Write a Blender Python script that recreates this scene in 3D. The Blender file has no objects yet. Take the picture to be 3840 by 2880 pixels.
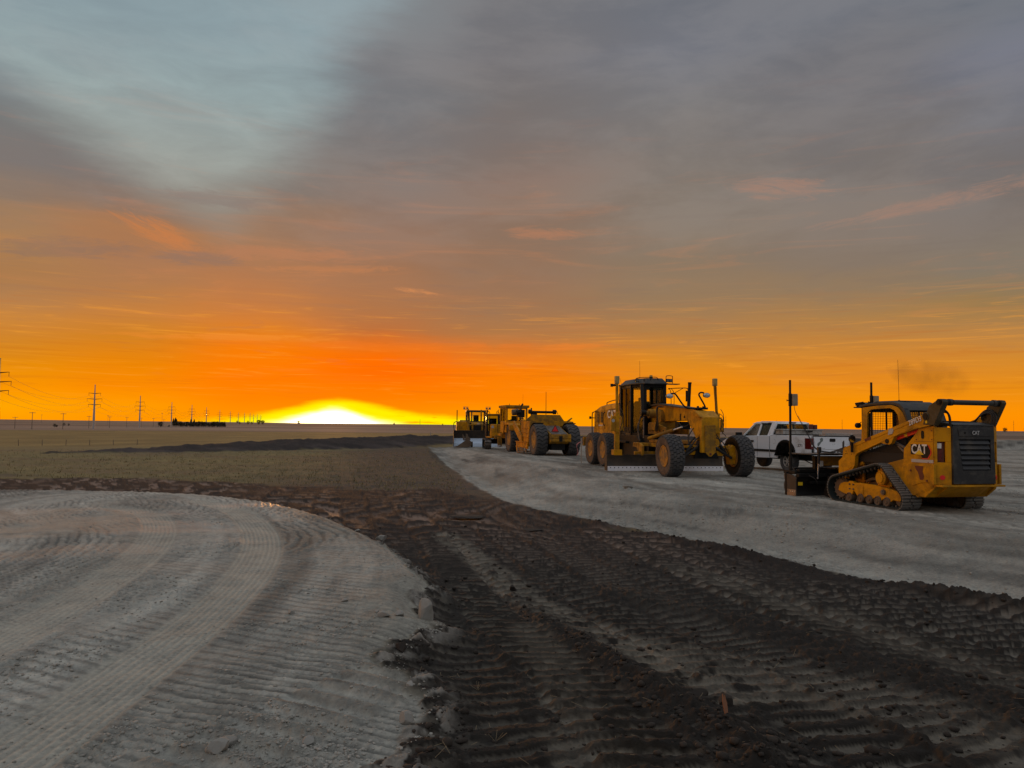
import bpy, math, random
import numpy as np
from mathutils import Vector, Matrix
random.seed(7)
SC = bpy.context.scene
COL = SC.collection
R_ = math.radians

# ---------------------------------------------------------------- node maths
class NX:
    """a socket with arithmetic"""
    nt = None
    def __init__(s, sock): s.s = sock
    @staticmethod
    def op(o, *a, clamp=False):
        n = NX.nt.nodes.new('ShaderNodeMath'); n.operation = o; n.use_clamp = clamp
        for i, v in enumerate(a):
            if isinstance(v, NX): NX.nt.links.new(v.s, n.inputs[i])
            else: n.inputs[i].default_value = v
        return NX(n.outputs[0])
    def __add__(s, o): return NX.op('ADD', s, o)
    __radd__ = __add__
    def __sub__(s, o): return NX.op('SUBTRACT', s, o)
    def __rsub__(s, o): return NX.op('SUBTRACT', o, s)
    def __mul__(s, o): return NX.op('MULTIPLY', s, o)
    __rmul__ = __mul__
    def __truediv__(s, o): return NX.op('DIVIDE', s, o)
    def pw(s, o): return NX.op('POWER', s, o)
def sstep(x, a, b, lo=0., hi=1.):
    n = NX.nt.nodes.new('ShaderNodeMapRange'); n.interpolation_type = 'SMOOTHSTEP'
    NX.nt.links.new(x.s, n.inputs[0])
    for i, v in enumerate((a, b, lo, hi)):
        if isinstance(v, NX): NX.nt.links.new(v.s, n.inputs[i+1])
        else: n.inputs[i+1].default_value = v
    return NX(n.outputs[0])
def combine(x, y, z):
    n = NX.nt.nodes.new('ShaderNodeCombineXYZ')
    for i, v in enumerate((x, y, z)):
        if isinstance(v, NX): NX.nt.links.new(v.s, n.inputs[i])
        else: n.inputs[i].default_value = v
    return NX(n.outputs[0])
def noise(vec, scale, detail=4, rough=.5, dist=0., lac=2.):
    n = NX.nt.nodes.new('ShaderNodeTexNoise')
    if vec is not None: NX.nt.links.new(vec.s, n.inputs['Vector'])
    n.inputs['Scale'].default_value = scale; n.inputs['Detail'].default_value = detail
    n.inputs['Roughness'].default_value = rough; n.inputs['Distortion'].default_value = dist
    n.inputs['Lacunarity'].default_value = lac
    return NX(n.outputs[0])
def ramp(x, stops, interp='LINEAR'):
    n = NX.nt.nodes.new('ShaderNodeValToRGB'); NX.nt.links.new(x.s, n.inputs[0])
    cr = n.color_ramp; cr.interpolation = interp
    while len(cr.elements) > 1: cr.elements.remove(cr.elements[-1])
    for i, (p, c) in enumerate(stops):
        e = cr.elements[0] if i == 0 else cr.elements.new(p)
        e.position = p; e.color = (*c[:3], 1)
    return NX(n.outputs[0])
def mixc(f, a, b, mode='MIX'):
    n = NX.nt.nodes.new('ShaderNodeMix'); n.data_type = 'RGBA'; n.blend_type = mode
    for k, v in ((0, f), (6, a), (7, b)):
        if isinstance(v, NX): NX.nt.links.new(v.s, n.inputs[k])
        elif k == 0: n.inputs[k].default_value = v
        else: n.inputs[k].default_value = (*v[:3], 1)
    return NX(n.outputs[2])
def lin(c):
    return tuple((v/255/12.92 if v/255 <= .04045 else ((v/255+.055)/1.055)**2.4) for v in c)

# ---------------------------------------------------------------- camera
F_PX = 2885.; PITCH = math.atan(157/F_PX); ROLL = R_(.665); EYE = 1.6
camF = Vector((0, math.cos(PITCH), math.sin(PITCH)))
_u0 = Vector((0, -math.sin(PITCH), math.cos(PITCH))); _r0 = Vector((1, 0, 0))
camR = _r0*math.cos(ROLL) + _u0*math.sin(ROLL)
camU = -_r0*math.sin(ROLL) + _u0*math.cos(ROLL)
def pix_dir(px, py):
    return camF + camR*((px-1920)/F_PX) + camU*((1440-py)/F_PX)
def ground_at(px, py, z=0.):
    d = pix_dir(px, py); t = (z-EYE)/d.z
    return (d.x*t, d.y*t)
def azel(px, py):
    d = pix_dir(px, py).normalized()
    return math.degrees(math.atan2(d.x, d.y)), math.degrees(math.asin(d.z))
cam_d = bpy.data.cameras.new('camera'); cam = bpy.data.objects.new('camera', cam_d); COL.objects.link(cam)
cam_d.sensor_width = 36; cam_d.lens = F_PX/3840*36; cam_d.clip_start = .05; cam_d.clip_end = 40000
m3 = Matrix((camR, camU, -camF)).transposed()
cam.matrix_world = Matrix.Translation((0, 0, EYE)) @ m3.to_4x4()
SC.camera = cam
SC.view_settings.view_transform = 'Standard'; SC.view_settings.look = 'None'
SC.view_settings.exposure = 0; SC.view_settings.gamma = 1
SC.cycles.max_bounces = 5; SC.cycles.diffuse_bounces = 2; SC.cycles.glossy_bounces = 3
SC.cycles.transparent_max_bounces = 10; SC.cycles.transmission_bounces = 4
SC.cycles.sample_clamp_indirect = 4

# ---------------------------------------------------------------- materials
MATS = {}
def material(name, base, rough=.6, metal=0., var=.12, scale=6., dirt=None, dirt_amt=.0, bump=0., bscale=40., spec=.5, coat=0.):
    m = bpy.data.materials.new(name); m.use_nodes = True; nt = m.node_tree; nt.nodes.clear(); NX.nt = nt
    out = nt.nodes.new('ShaderNodeOutputMaterial'); b = nt.nodes.new('ShaderNodeBsdfPrincipled')
    nt.links.new(b.outputs[0], out.inputs[0])
    tc = nt.nodes.new('ShaderNodeTexCoord'); P = NX(tc.outputs['Object'])
    n1 = noise(P, scale, 5, .6)
    c0 = tuple(v*(1-var) for v in base); c1 = tuple(min(1, v*(1+var)) for v in base)
    col = mixc(n1, c0, c1)
    rg = n1*.25 + (rough-.12)
    if dirt:
        nd = noise(P, scale*.6, 7, .68, .3)
        f = sstep(nd, .62-dirt_amt*.5, .8-dirt_amt*.4) * min(1., .35+dirt_amt)
        col = mixc(f, col, dirt)
        rg = rg + f*.3
    nt.links.new(col.s, b.inputs['Base Color']); nt.links.new(rg.s, b.inputs['Roughness'])
    b.inputs['Metallic'].default_value = metal
    b.inputs['Specular IOR Level'].default_value = spec
    b.inputs['Coat Weight'].default_value = coat
    if bump:
        bn = nt.nodes.new('ShaderNodeBump'); bn.inputs['Strength'].default_value = bump; bn.inputs['Distance'].default_value = .01
        nb = noise(P, bscale, 5, .6); nt.links.new(nb.s, bn.inputs['Height']); nt.links.new(bn.outputs[0], b.inputs['Normal'])
    MATS[name] = m
    return m
def glass_mat(name, tint, gl=.35, grough=.05):
    m = bpy.data.materials.new(name); m.use_nodes = True; nt = m.node_tree; nt.nodes.clear(); NX.nt = nt
    out = nt.nodes.new('ShaderNodeOutputMaterial')
    t = nt.nodes.new('ShaderNodeBsdfTransparent'); t.inputs[0].default_value = (*tint, 1)
    g = nt.nodes.new('ShaderNodeBsdfGlossy'); g.inputs['Roughness'].default_value = grough
    fr = nt.nodes.new('ShaderNodeFresnel'); fr.inputs[0].default_value = 1.22
    f = NX(fr.outputs[0])*1.0
    mx = nt.nodes.new('ShaderNodeMixShader'); nt.links.new(f.s, mx.inputs[0])
    nt.links.new(t.outputs[0], mx.inputs[1]); nt.links.new(g.outputs[0], mx.inputs[2])
    nt.links.new(mx.outputs[0], out.inputs[0]); MATS[name] = m
    return m
DUST = (.20, .165, .12); MUD = (.075, .055, .04)
Y = material('machine_yellow', (.64, .285, .0005), .45, 0, .14, 3, (.24, .12, .012), .42, .05, 60, .22, .0)
YD = material('worn_shaded_yellow', (.46, .215, .004), .6, 0, .18, 4, (.17, .10, .03), .5, .12, 50, .25)  # worn paint, also the darker yellow that stands in for shading on some parts
YO = material('orange_yellow', (.66, .26, .001), .5, 0, .16, 3, (.28, .14, .03), .4, .08, 50, .25)
CH = material('charcoal_paint', (.013, .0145, .018), .45, 0, .2, 5, (.10, .09, .075), .35, .05, 60)
BK = material('black_steel', (.008, .008, .008), .55, 0, .3, 6, (.03, .026, .02), .25, .05, 60, .25)
RB = material('tyre_rubber', (.062, .062, .066), .85, 0, .2, 8, (.12, .11, .10), .35, .25, 90, .25)
RBS = material('dusty_sidewall', (.075, .062, .05), .85, 0, .2, 5, (.15, .115, .08), .55, .2, 60, .2)
TRB = material('track_rubber', (.17, .168, .16), .85, 0, .2, 8, (.16, .14, .12), .5, .25, 70, .2)
STL = material('polished_steel', (.62, .64, .68), .28, .85, .12, 7, (.3, .27, .22), .15, .06, 80)
EDG = material('blade_edge_steel', (.86, .87, .95), .5, .1, .10, 5, (.35, .32, .28), .2, .05, 60)
STD = material('dull_steel', (.16, .15, .14), .5, .6, .2, 8, MUD, .4, .1, 60)
BLD = material('blade_dark', (.035, .028, .022), .55, .2, .25, 4, (.09, .065, .045), .5, .15, 40)
TAN = material('worn_tan_steel', (.30, .21, .14), .55, .3, .2, 5, (.14, .1, .07), .4, .1, 50)
WH = material('white_paint', (.80, .82, .87), .33, 0, .05, 2.5, (.3, .27, .23), .28, .02, 60, .5, .3)
WHD = material('white_decal', (.72, .72, .70), .5, 0, .05, 8)
RED = material('red_paint', (.72, .03, .015), .4, 0, .12, 6, DUST, .2)
REDL = material('red_lens', (.11, .006, .006), .2, 0, .1, 6, None, 0, 0, 40, .6, .5)
REDR = material('red_reflector', (.75, .02, .02), .35, 0, .05, 6)
AMB = material('amber_plastic', (.45, .30, .05), .4, 0, .1, 8)
SEN = material('sensor_housing', (.42, .30, .10), .5, 0, .12, 8, MUD, .3)
SEAT = material('dark_vinyl', (.018, .018, .020), .6, 0, .2, 8)
CHR = material('chrome', (.75, .76, .78), .15, 1., .05, 8)
ALU = material('aluminium_box', (.50, .49, .47), .42, .5, .1, 6, DUST, .35)
GRY = material('grey_plastic', (.10, .10, .10), .6, 0, .15, 8, DUST, .3)
BROWN = material('brown_steel', (.11, .075, .05), .65, .2, .25, 5, (.16, .12, .085), .5, .2, 40)
WOOD = material('weathered_wood', (.16, .13, .10), .85, 0, .3, 9, None, 0, .3, 60)
LATH = material('lath_wood', (.42, .36, .30), .8, 0, .15, 9)
PINK = material('pink_ribbon', (.75, .30, .30), .6, 0, .1, 9)
GALV = material('galvanised_pole', (.42, .40, .40), .55, .4, .12, .6)
CABLE = material('cable_black', (.02, .018, .016), .6, 0, .1, 9)
GY = glass_mat('cab_glass_tinted', (.88, .88, .62), .3)
GD = glass_mat('dark_glass', (.5, .53, .46), .3)
GB = glass_mat('black_glass', (.16, .16, .13), .3)
GC = glass_mat('clear_glass', (.92, .94, .90), .3)

# ---------------------------------------------------------------- mesh builder
SPLIT = {'hydraulic_hose', 'pivot_pin', 'pin', 'handrail', 'fender', 'bowl_side', 'step', 'aerial', 'hood_slat', 'window_bar', 'lens', 'saddle', 'front_axle', 'radiator_guard', 'pressing', 'door_strut', 'side_detail', 'interior_dark', 'cylinder', 'jerry_can', 'chassis', 'edge_bolt', 'rivet', 'bolt', 'roof_rail', 'vent_slat', 'engine_bay_dark_fill', 'lamp_lens', 'drawbar', 'tandem_case'}
class MB:
    def __init__(s): s.v = []; s.f = []; s.m = []; s.cm = 0; s.M = Matrix.Identity(4)
    def mat(s, i): s.cm = i; return s
    def at(s, M): s.M = M; return s
    def add(s, vs, fs):
        o = len(s.v); s.v += [tuple(s.M @ Vector(v)) for v in vs]
        s.f += [tuple(o+i for i in f) for f in fs]; s.m += [s.cm]*len(fs); return s
    def box(s, c, d, rot=None):
        x, y, z = (k/2 for k in d); vs = [Vector((a*x, b*y, e*z)) for a in (-1, 1) for b in (-1, 1) for e in (-1, 1)]
        if rot is not None:
            if not isinstance(rot, Matrix): rot = Matrix.Rotation(rot[1], 3, rot[0])
            vs = [rot @ v for v in vs]
        return s.add([v+Vector(c) for v in vs], [(0,1,3,2),(4,6,7,5),(0,4,5,1),(2,3,7,6),(0,2,6,4),(1,5,7,3)])
    def bx(s, x0, x1, y0, y1, z0, z1): return s.box(((x0+x1)/2, (y0+y1)/2, (z0+z1)/2), (abs(x1-x0), abs(y1-y0), abs(z1-z0)))
    def prism(s, pts, a0, a1, axis='y'):
        """polygon in the plane normal to axis; y: (x,z); x: (y,z); z: (x,y)"""
        ar = sum(pts[i][0]*pts[(i+1) % len(pts)][1]-pts[(i+1) % len(pts)][0]*pts[i][1] for i in range(len(pts)))
        if ar < 0: pts = pts[::-1]
        n = len(pts)
        def mk(p, a):
            return {'y': (p[0], a, p[1]), 'x': (a, p[0], p[1]), 'z': (p[0], p[1], a)}[axis]
        vs = [mk(p, a0) for p in pts] + [mk(p, a1) for p in pts]
        # orientation
        flip = (a1 > a0) == (axis == 'y')
        fs = [tuple(range(n)), tuple(range(2*n-1, n-1, -1))] + [(i+n, (i+1) % n+n, (i+1) % n, i) for i in range(n)]
        if not flip: fs = [f[::-1] for f in fs]
        return s.add(vs, fs)
    def cyl(s, p0, p1, r, r1=None, n=20, cap=True):
        p0 = Vector(p0); p1 = Vector(p1); r1 = r if r1 is None else r1
        z = (p1-p0).normalized(); a = z.orthogonal().normalized(); b = z.cross(a)
        vs = []
        for p, rr in ((p0, r), (p1, r1)):
            vs += [p+(a*math.cos(2*math.pi*i/n)+b*math.sin(2*math.pi*i/n))*rr for i in range(n)]
        fs = [(i, (i+1) % n, (i+1) % n+n, i+n) for i in range(n)]
        if cap: fs += [tuple(range(n-1, -1, -1)), tuple(range(n, 2*n))]
        return s.add(vs, fs)
    def tube(s, path, r, n=8, closed=False):
        P = [Vector(p) for p in path]; N = len(P); rings = []
        up = None
        for i in range(N):
            if closed: t = (P[(i+1) % N]-P[i-1]).normalized()
            else: t = (P[min(i+1, N-1)]-P[max(i-1, 0)]).normalized()
            if up is None: a = t.orthogonal().normalized()
            else: a = (up - t*up.dot(t)); a = a.normalized() if a.length > 1e-6 else t.orthogonal().normalized()
            up = a; b = t.cross(a)
            rr = r[i] if isinstance(r, (list, tuple)) else r
            rings.append([P[i]+(a*math.cos(2*math.pi*k/n)+b*math.sin(2*math.pi*k/n))*rr for k in range(n)])
        vs = [v for q in rings for v in q]; fs = []
        for i in range(N if closed else N-1):
            j = (i+1) % N
            for k in range(n): fs.append((i*n+k, i*n+(k+1) % n, j*n+(k+1) % n, j*n+k))
        if not closed: fs += [tuple(range(n-1, -1, -1)), tuple((N-1)*n+k for k in range(n))]
        return s.add(vs, fs)
    def lathe(s, prof, c, axis='y', n=32):
        """prof: (offset along axis, radius); open surface of revolution closed at r=0 ends"""
        vs = []; fs = []
        for (a, r) in prof:
            for k in range(n):
                t = 2*math.pi*k/n; u, w = r*math.cos(t), r*math.sin(t)
                p = {'y': (u, a, w), 'x': (a, u, w), 'z': (u, w, a)}[axis]
                vs.append(Vector(p)+Vector(c))
        m = len(prof)
        for i in range(m-1):
            for k in range(n):
                q = (i*n+k, i*n+(k+1) % n, (i+1)*n+(k+1) % n, (i+1)*n+k)
                fs.append(q if axis != 'y' else q[::-1])
        if axis == 'y': fs += [tuple(range(n)), tuple(reversed(range((m-1)*n, m*n)))]
        else: fs += [tuple(reversed(range(n))), tuple(range((m-1)*n, m*n))]
        return s.add(vs, fs)
    def build(s, name, mats, parent=None, bevel=0, smooth=35, label=None, weld=False):
        if not isinstance(mats, (list, tuple)): mats = [mats]
        if name in SPLIT and len(s.f) > 1:
            gr = s.groups()
            if 1 < len(gr) <= 12:
                first = None
                for g in gr:
                    k = MB(); mp = {}
                    for fi in g:
                        for i in s.f[fi]:
                            if i not in mp: mp[i] = len(k.v); k.v.append(s.v[i])
                        k.f.append(tuple(mp[i] for i in s.f[fi])); k.m.append(s.m[fi])
                    o = k._build(name, mats, parent, bevel, smooth, label)
                    first = first or o
                return first
        return s._build(name, mats, parent, bevel, smooth, label)
    def groups(s):
        par = list(range(len(s.v)))
        def fd(a):
            while par[a] != a: par[a] = par[par[a]]; a = par[a]
            return a
        for f in s.f:
            r = fd(f[0])
            for i in f[1:]: par[fd(i)] = r
        comp = {}
        for i, v in enumerate(s.v): comp.setdefault(fd(i), []).append(v)
        keys = list(comp); bb = [[min(v[a] for v in comp[k]) for a in range(3)]+[max(v[a] for v in comp[k]) for a in range(3)] for k in keys]
        gp = list(range(len(keys)))
        def fg(a):
            while gp[a] != a: a = gp[a]
            return a
        if len(keys) < 80:
            for i in range(len(keys)):
                for j in range(i+1, len(keys)):
                    if all(bb[i][a] <= bb[j][a+3]+.004 and bb[j][a] <= bb[i][a+3]+.004 for a in range(3)): gp[fg(i)] = fg(j)
        idx = {k: fg(i) for i, k in enumerate(keys)}
        out = {}
        for fi, f in enumerate(s.f): out.setdefault(idx[fd(f[0])], []).append(fi)
        return list(out.values())
    def _build(s, name, mats, parent=None, bevel=0, smooth=35, label=None):
        me = bpy.data.meshes.new(name); me.from_pydata(s.v, [], s.f); me.update()
        for m in mats: me.materials.append(m)
        if len(mats) > 1: me.polygons.foreach_set('material_index', s.m)
        me.polygons.foreach_set('use_smooth', [True]*len(me.polygons))
        me.set_sharp_from_angle(angle=R_(smooth))
        o = bpy.data.objects.new(name, me); COL.objects.link(o)
        if parent is not None: o.parent = parent
        if bevel:
            b = o.modifiers.new('bevel', 'BEVEL'); b.width = bevel; b.segments = 2; b.limit_method = 'ANGLE'; b.angle_limit = R_(40)
            b.harden_normals = False
        if label: o['label'] = label
        return o
def thing(name, loc, fwd, label, cat, group=None):
    o = bpy.data.objects.new(name, None); COL.objects.link(o); o.empty_display_size = .3
    o.location = loc; o.rotation_euler = (0, 0, math.atan2(fwd[1], fwd[0]))
    return tag(o, label, cat, group)
def tag(o, label=None, cat=None, group=None, kind=None):
    if label: o['label'] = label
    if cat: o['category'] = cat
    if group: o['group'] = group
    if kind: o['kind'] = kind
    return o
def copy_tree(o, parent=None):
    c = o.copy(); COL.objects.link(c); c.parent = parent
    for ch in list(o.children): copy_tree(ch, c)
    return c
def text_mesh(name, txt, size, mat, parent, origin, xdir, ydir, thick=.004, bold=.0, xs=1., label=None, align='CENTER'):
    cu = bpy.data.curves.new('txt', 'FONT'); cu.body = txt; cu.size = size; cu.extrude = thick; cu.offset = bold
    cu.align_x = align; cu.align_y = 'CENTER'; cu.resolution_u = 4
    o = bpy.data.objects.new('txt', cu); COL.objects.link(o)
    dg = bpy.context.evaluated_depsgraph_get(); dg.update()
    me = bpy.data.meshes.new_from_object(o.evaluated_get(dg)); me.name = name
    bpy.data.objects.remove(o); bpy.data.curves.remove(cu)
    X = Vector(xdir).normalized(); Yv = Vector(ydir); Yv = (Yv - X*Yv.dot(X)).normalized(); Z = X.cross(Yv)
    M = Matrix((X*xs, Yv, Z)).transposed().to_4x4(); M.translation = Vector(origin)
    me.transform(M); me.materials.clear(); me.materials.append(mat)
    ob = bpy.data.objects.new(name, me); COL.objects.link(ob); ob.parent = parent
    if label: ob['label'] = label
    return ob
def rrect(x0, x1, z0, z1, r, n=4):
    p = []
    for cx, cz, a in ((x1-r, z1-r, 0), (x0+r, z1-r, 90), (x0+r, z0+r, 180), (x1-r, z0+r, 270)):
        for k in range(n+1):
            t = R_(a+90*k/n); p.append((cx+r*math.cos(t), cz+r*math.sin(t)))
    return p
def circ(cx, cz, r, n=20, a0=0, a1=360):
    return [(cx+r*math.cos(R_(a0+(a1-a0)*k/n)), cz+r*math.sin(R_(a0+(a1-a0)*k/n))) for k in range(n if a1-a0 == 360 else n+1)]
def smooth_path(pts, n=6):
    P = [Vector(p) for p in pts]; out = []
    for i in range(len(P)-1):
        p0 = P[max(i-1, 0)]; p1 = P[i]; p2 = P[i+1]; p3 = P[min(i+2, len(P)-1)]
        for k in range(n):
            t = k/n
            out.append(.5*((2*p1)+(p2-p0)*t+(2*p0-5*p1+4*p2-p3)*t*t+(3*p1-3*p2+p3-p0)*t**3))
    out.append(P[-1]); return out
SKY_OVER=(.47,.475,.49); SKY_REAR=(.26,.26,.27); SUN_E=.5; SIDE_L=(2.1,.78,.09)
# ================================================================ SKY
world = bpy.data.worlds.new("World"); SC.world = world; world.use_nodes = True
nt = world.node_tree; nt.nodes.clear(); NX.nt = nt
out = nt.nodes.new('ShaderNodeOutputWorld'); bg = nt.nodes.new('ShaderNodeBackground')
nt.links.new(bg.outputs[0], out.inputs[0])
tc = nt.nodes.new('ShaderNodeTexCoord'); sep = nt.nodes.new('ShaderNodeSeparateXYZ')
nt.links.new(tc.outputs['Generated'], sep.inputs[0])
dx, dy, dz = (NX(sep.outputs[i]) for i in range(3))
az = NX.op('ARCTAN2', dx, dy) * (180/math.pi)
el = NX.op('ARCSINE', dz) * (180/math.pi)
dvec = NX(tc.outputs['Generated'])
# organic warp of the layers: broad and streaky
wv = combine(az*.05, el*.16, 3.)
wa = noise(wv, 1.0, 5, .6)
wv2 = combine(az*.05+9., el*.22, 7.)
wb = noise(wv2, 1.3, 6, .62)
elw = el + (wa-.5)*5.*sstep(el, 1., 14.) + (wb-.5)*1.5*sstep(el, 0.5, 6.)*sstep(el, 24., 14., .35, 1.)
azw = az + (wb-.5)*9.*sstep(el, 3., 14.)
cols = {
 0:   [(0,(118,130,140)),(250,(112,122,130)),(420,(120,120,119)),(600,(126,118,114)),(750,(146,122,102)),(880,(172,126,82)),(1000,(168,120,76)),(1100,(178,126,78)),(1180,(200,132,60)),(1280,(210,132,34)),(1350,(228,140,12)),(1450,(250,150,0)),(1520,(255,165,0)),(1570,(255,158,0))],
 480: [(0,(122,138,146)),(250,(120,130,138)),(420,(124,123,122)),(560,(120,120,120)),(700,(126,116,110)),(800,(144,116,97)),(870,(172,120,80)),(950,(166,117,82)),(1050,(172,120,78)),(1150,(194,126,62)),(1250,(208,128,34)),(1350,(232,132,5)),(1450,(250,138,0)),(1520,(255,155,0)),(1575,(255,150,0))],
 960: [(0,(124,136,142)),(250,(120,128,134)),(420,(118,122,124)),(600,(122,119,116)),(700,(130,121,114)),(800,(148,120,100)),(900,(160,120,90)),(1050,(177,119,78)),(1150,(196,122,64)),(1250,(222,126,34)),(1310,(245,122,4)),(1430,(255,122,0)),(1500,(255,132,0)),(1580,(255,150,0))],
 1440:[(0,(120,127,132)),(200,(122,122,125)),(400,(116,117,120)),(600,(125,115,110)),(800,(136,113,100)),(1000,(156,113,84)),(1150,(172,114,72)),(1230,(184,110,60)),(1290,(228,110,20)),(1340,(250,108,2)),(1400,(255,106,0)),(1500,(255,128,0)),(1590,(255,150,0))],
 1920:[(0,(115,115,119)),(200,(115,113,116)),(400,(118,113,112)),(600,(128,113,105)),(700,(134,111,99)),(900,(140,113,94)),(1050,(150,113,86)),(1150,(157,115,82)),(1250,(174,118,70)),(1320,(216,120,42)),(1390,(246,124,6)),(1500,(255,132,0)),(1570,(255,160,0))],
 2560:[(0,(110,113,121)),(200,(116,118,126)),(400,(120,118,119)),(600,(126,118,112)),(800,(133,120,108)),(1000,(139,119,98)),(1150,(152,121,88)),(1250,(178,126,70)),(1350,(216,136,36)),(1450,(242,141,8)),(1530,(252,150,0)),(1590,(255,150,0))],
 3200:[(0,(112,115,123)),(200,(110,110,115)),(400,(115,113,116)),(600,(120,113,109)),(800,(129,116,106)),(1000,(135,118,102)),(1100,(145,120,92)),(1200,(170,126,75)),(1300,(202,132,52)),(1400,(226,136,30)),(1500,(246,146,6)),(1595,(255,146,0))],
 3840:[(0,(104,110,120)),(200,(111,115,129)),(400,(116,116,122)),(600,(117,111,109)),(800,(124,113,105)),(1000,(130,118,103)),(1150,(150,121,78)),(1250,(184,130,70)),(1350,(210,136,46)),(1450,(232,141,20)),(1550,(254,146,2)),(1605,(255,142,0))],
}
ELMAX = 45.
prev = None
for px in sorted(cols):
    st = []
    for py, c in cols[px]:
        a, e = azel(px, py)
        st.append((max(0, e/ELMAX), lin(c)))
    st.sort(); st.append((1., tuple(v*1.0 for v in st[-1][1])))
    # up towards the zenith the cloud deck is a little brighter
    rc = ramp(NX.op('MULTIPLY', elw, 1/ELMAX, clamp=True), st)
    a0 = azel(px, 1000)[0]
    if prev is None: colr = rc
    else: colr = mixc(sstep(azw, pa, a0), colr, rc)
    prev = rc; pa = a0
# --- clear blue-grey opening in the cloud, an inverted wedge
def linep(p, q):
    (a1, e1), (a2, e2) = azel(*p), azel(*q)
    nx, ny = (e2-e1), -(a2-a1); L = math.hypot(nx, ny)
    return nx/L, ny/L, (a1*nx+e1*ny)/L
l1 = linep((-60, 330), (690, 850)); l2 = linep((940, 860), (1560, -60))
ev = el + (wa-.5)*4.; av = az + (wb-.5)*8.
d1 = av*l1[0] + ev*l1[1] - l1[2]
d2 = av*l2[0] + ev*l2[1] - l2[2]
# sign check with a point inside
pi_ = azel(750, 300)
if pi_[0]*l1[0]+pi_[1]*l1[1]-l1[2] < 0: d1 = d1*-1.
if pi_[0]*l2[0]+pi_[1]*l2[1]-l2[2] < 0: d2 = d2*-1.
wedge = sstep(d1, -1.0, 3.0)*sstep(d2, -1.5, 4.0)
wtex = noise(combine(az*.10, el*.34, 1.), 1.6, 7, .65, .6)
wcol = ramp(NX.op('MULTIPLY', el, 1/ELMAX, clamp=True), [(azel(700,790)[1]/ELMAX, lin((150,146,136))), (azel(800,600)[1]/ELMAX, lin((160,166,160))), (azel(800,350)[1]/ELMAX, lin((153,170,171))), (azel(800,100)[1]/ELMAX, lin((143,162,168))), (1., lin((134,152,164)))])
colr = mixc(wedge*(.88+(wtex-.5)*.9), colr, wcol)
# --- streaks lit from below
s1 = noise(combine(az*.06+5., el*.62, 2.), 1.25, 8, .66, 1.1)
band = sstep(el, 1.5, 6.)*sstep(el, 26., 12.)
st_l = sstep(s1, .52, .74)*band
colr = mixc(st_l*.15, colr, lin((235, 140, 78)))
st_d = sstep(s1, .46, .30)*band
colr = mixc(st_d*.16, colr, lin((120, 105, 98)))
s2 = noise(combine(az*.09+2., el*1.9, 6.), 1.4, 8, .65, 1.2)
b2 = sstep(el, 1., 3.)*sstep(el, 11., 6.)
colr = mixc(sstep(s2, .53, .72)*b2*.40, colr, lin((255, 165, 50)))
colr = mixc(sstep(s2, .47, .32)*b2*.22, colr, lin((190, 95, 25)))
s3 = noise(combine(az*.03, el*.09, 11.), 2.2, 7, .62, .3)
colr = mixc(sstep(el, 8., 16.)*sstep(s3, .40, .66)*.08, colr, lin((84, 84, 92)))
colr = mixc(sstep(el, 8., 16.)*sstep(s3, .60, .40)*.10, colr, lin((176, 168, 164)))
# --- separate pink wisps
def wisp(px, py, wx, wy, col, amt, tilt=0.):
    global colr
    a, e = azel(px, py); sa = 1./(wx/F_PX*57.3); se = 1./(wy/F_PX*57.3)
    ua = (az-a); ue = (el-e) - ua*tilt
    q = (ua*sa).pw(2.) + (ue*se).pw(2.)
    wn = noise(combine(az*.16, (el-ua*tilt)*.9, px*.01), 2., 8, .72, 1.2)
    colr = mixc(sstep(q+(wn-.5)*4.2, 1.1, -.2)*amt, colr, lin(col))
wisp(2930, 705, 190, 42, (172, 130, 110), .55, -.10)
wisp(3560, 745, 440, 30, (166, 128, 110), .55, .12)
wisp(2030, 878, 170, 26, (182, 124, 92), .55, -.03)
wisp(1560, 1092, 90, 12, (215, 140, 85), .7, -.12)
wisp(610, 880, 150, 48, (208, 125, 68), .6, -.35)
wisp(260, 930, 260, 40, (135, 110, 96), .5, .1)
wisp(1470, 1300, 700, 22, (245, 120, 35), .35, .01)
wisp(900, 1265, 420, 16, (240, 140, 50), .5, .02)
wisp(1050, 955, 420, 30, (186, 124, 88), .5, .03)
wisp(1250, 1010, 300, 16, (200, 128, 80), .45, .06)
wisp(2150, 1300, 160, 16, (235, 128, 45), .6, .06)
wisp(760, 975, 170, 30, (138, 112, 98), .6, .0)
wisp(820, 750, 230, 34, (132, 116, 110), .5, -.02)
# --- the glow where the sun is coming up
sa_, se_ = azel(1262, 1590)
ga = (az - (sa_))*1.
def gau(x, w): return NX.op('EXPONENT', (x*(1/w)).pw(2.)*-1.)
jag = (noise(combine(az*.22, el*1.1, 4.), 2.2, 6, .6)-.5)
hy = gau(ga, 4.0)*1.12 + gau(ga-4.0, 9.5)*.70 + gau(ga+6., 5.)*.18 + jag*.40
e_top = hy + .05
yel = sstep(el, e_top+.24, e_top-.42)*sstep(NX.op('ABSOLUTE', ga-2.0), 14., 7.)
dark_low = sstep(noise(combine(az*.35, el*3.2, 14.), 1.4, 5, .6), .56, .70)*sstep(NX.op('ABSOLUTE', ga), 3., 6.)
colr = mixc(yel*(1.-dark_low*.8), colr, (1.0, .86, .0))
hy2 = gau(ga, 2.3)*1.00 + gau(ga+2.6, 1.6)*.22 + jag*.35 + .02
wht = sstep(el, hy2+.30, hy2-.70)*sstep(NX.op('ABSOLUTE', ga), 5.5, 2.4)
colr = mixc(sstep(el, hy2+.5, hy2-.1)*sstep(NX.op('ABSOLUTE', ga), 6.5, 2.)*.75, colr, (1.25, 1.1, .06))
colr = mixc(wht, colr, (7.0, 5.2, 2.6))
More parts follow.
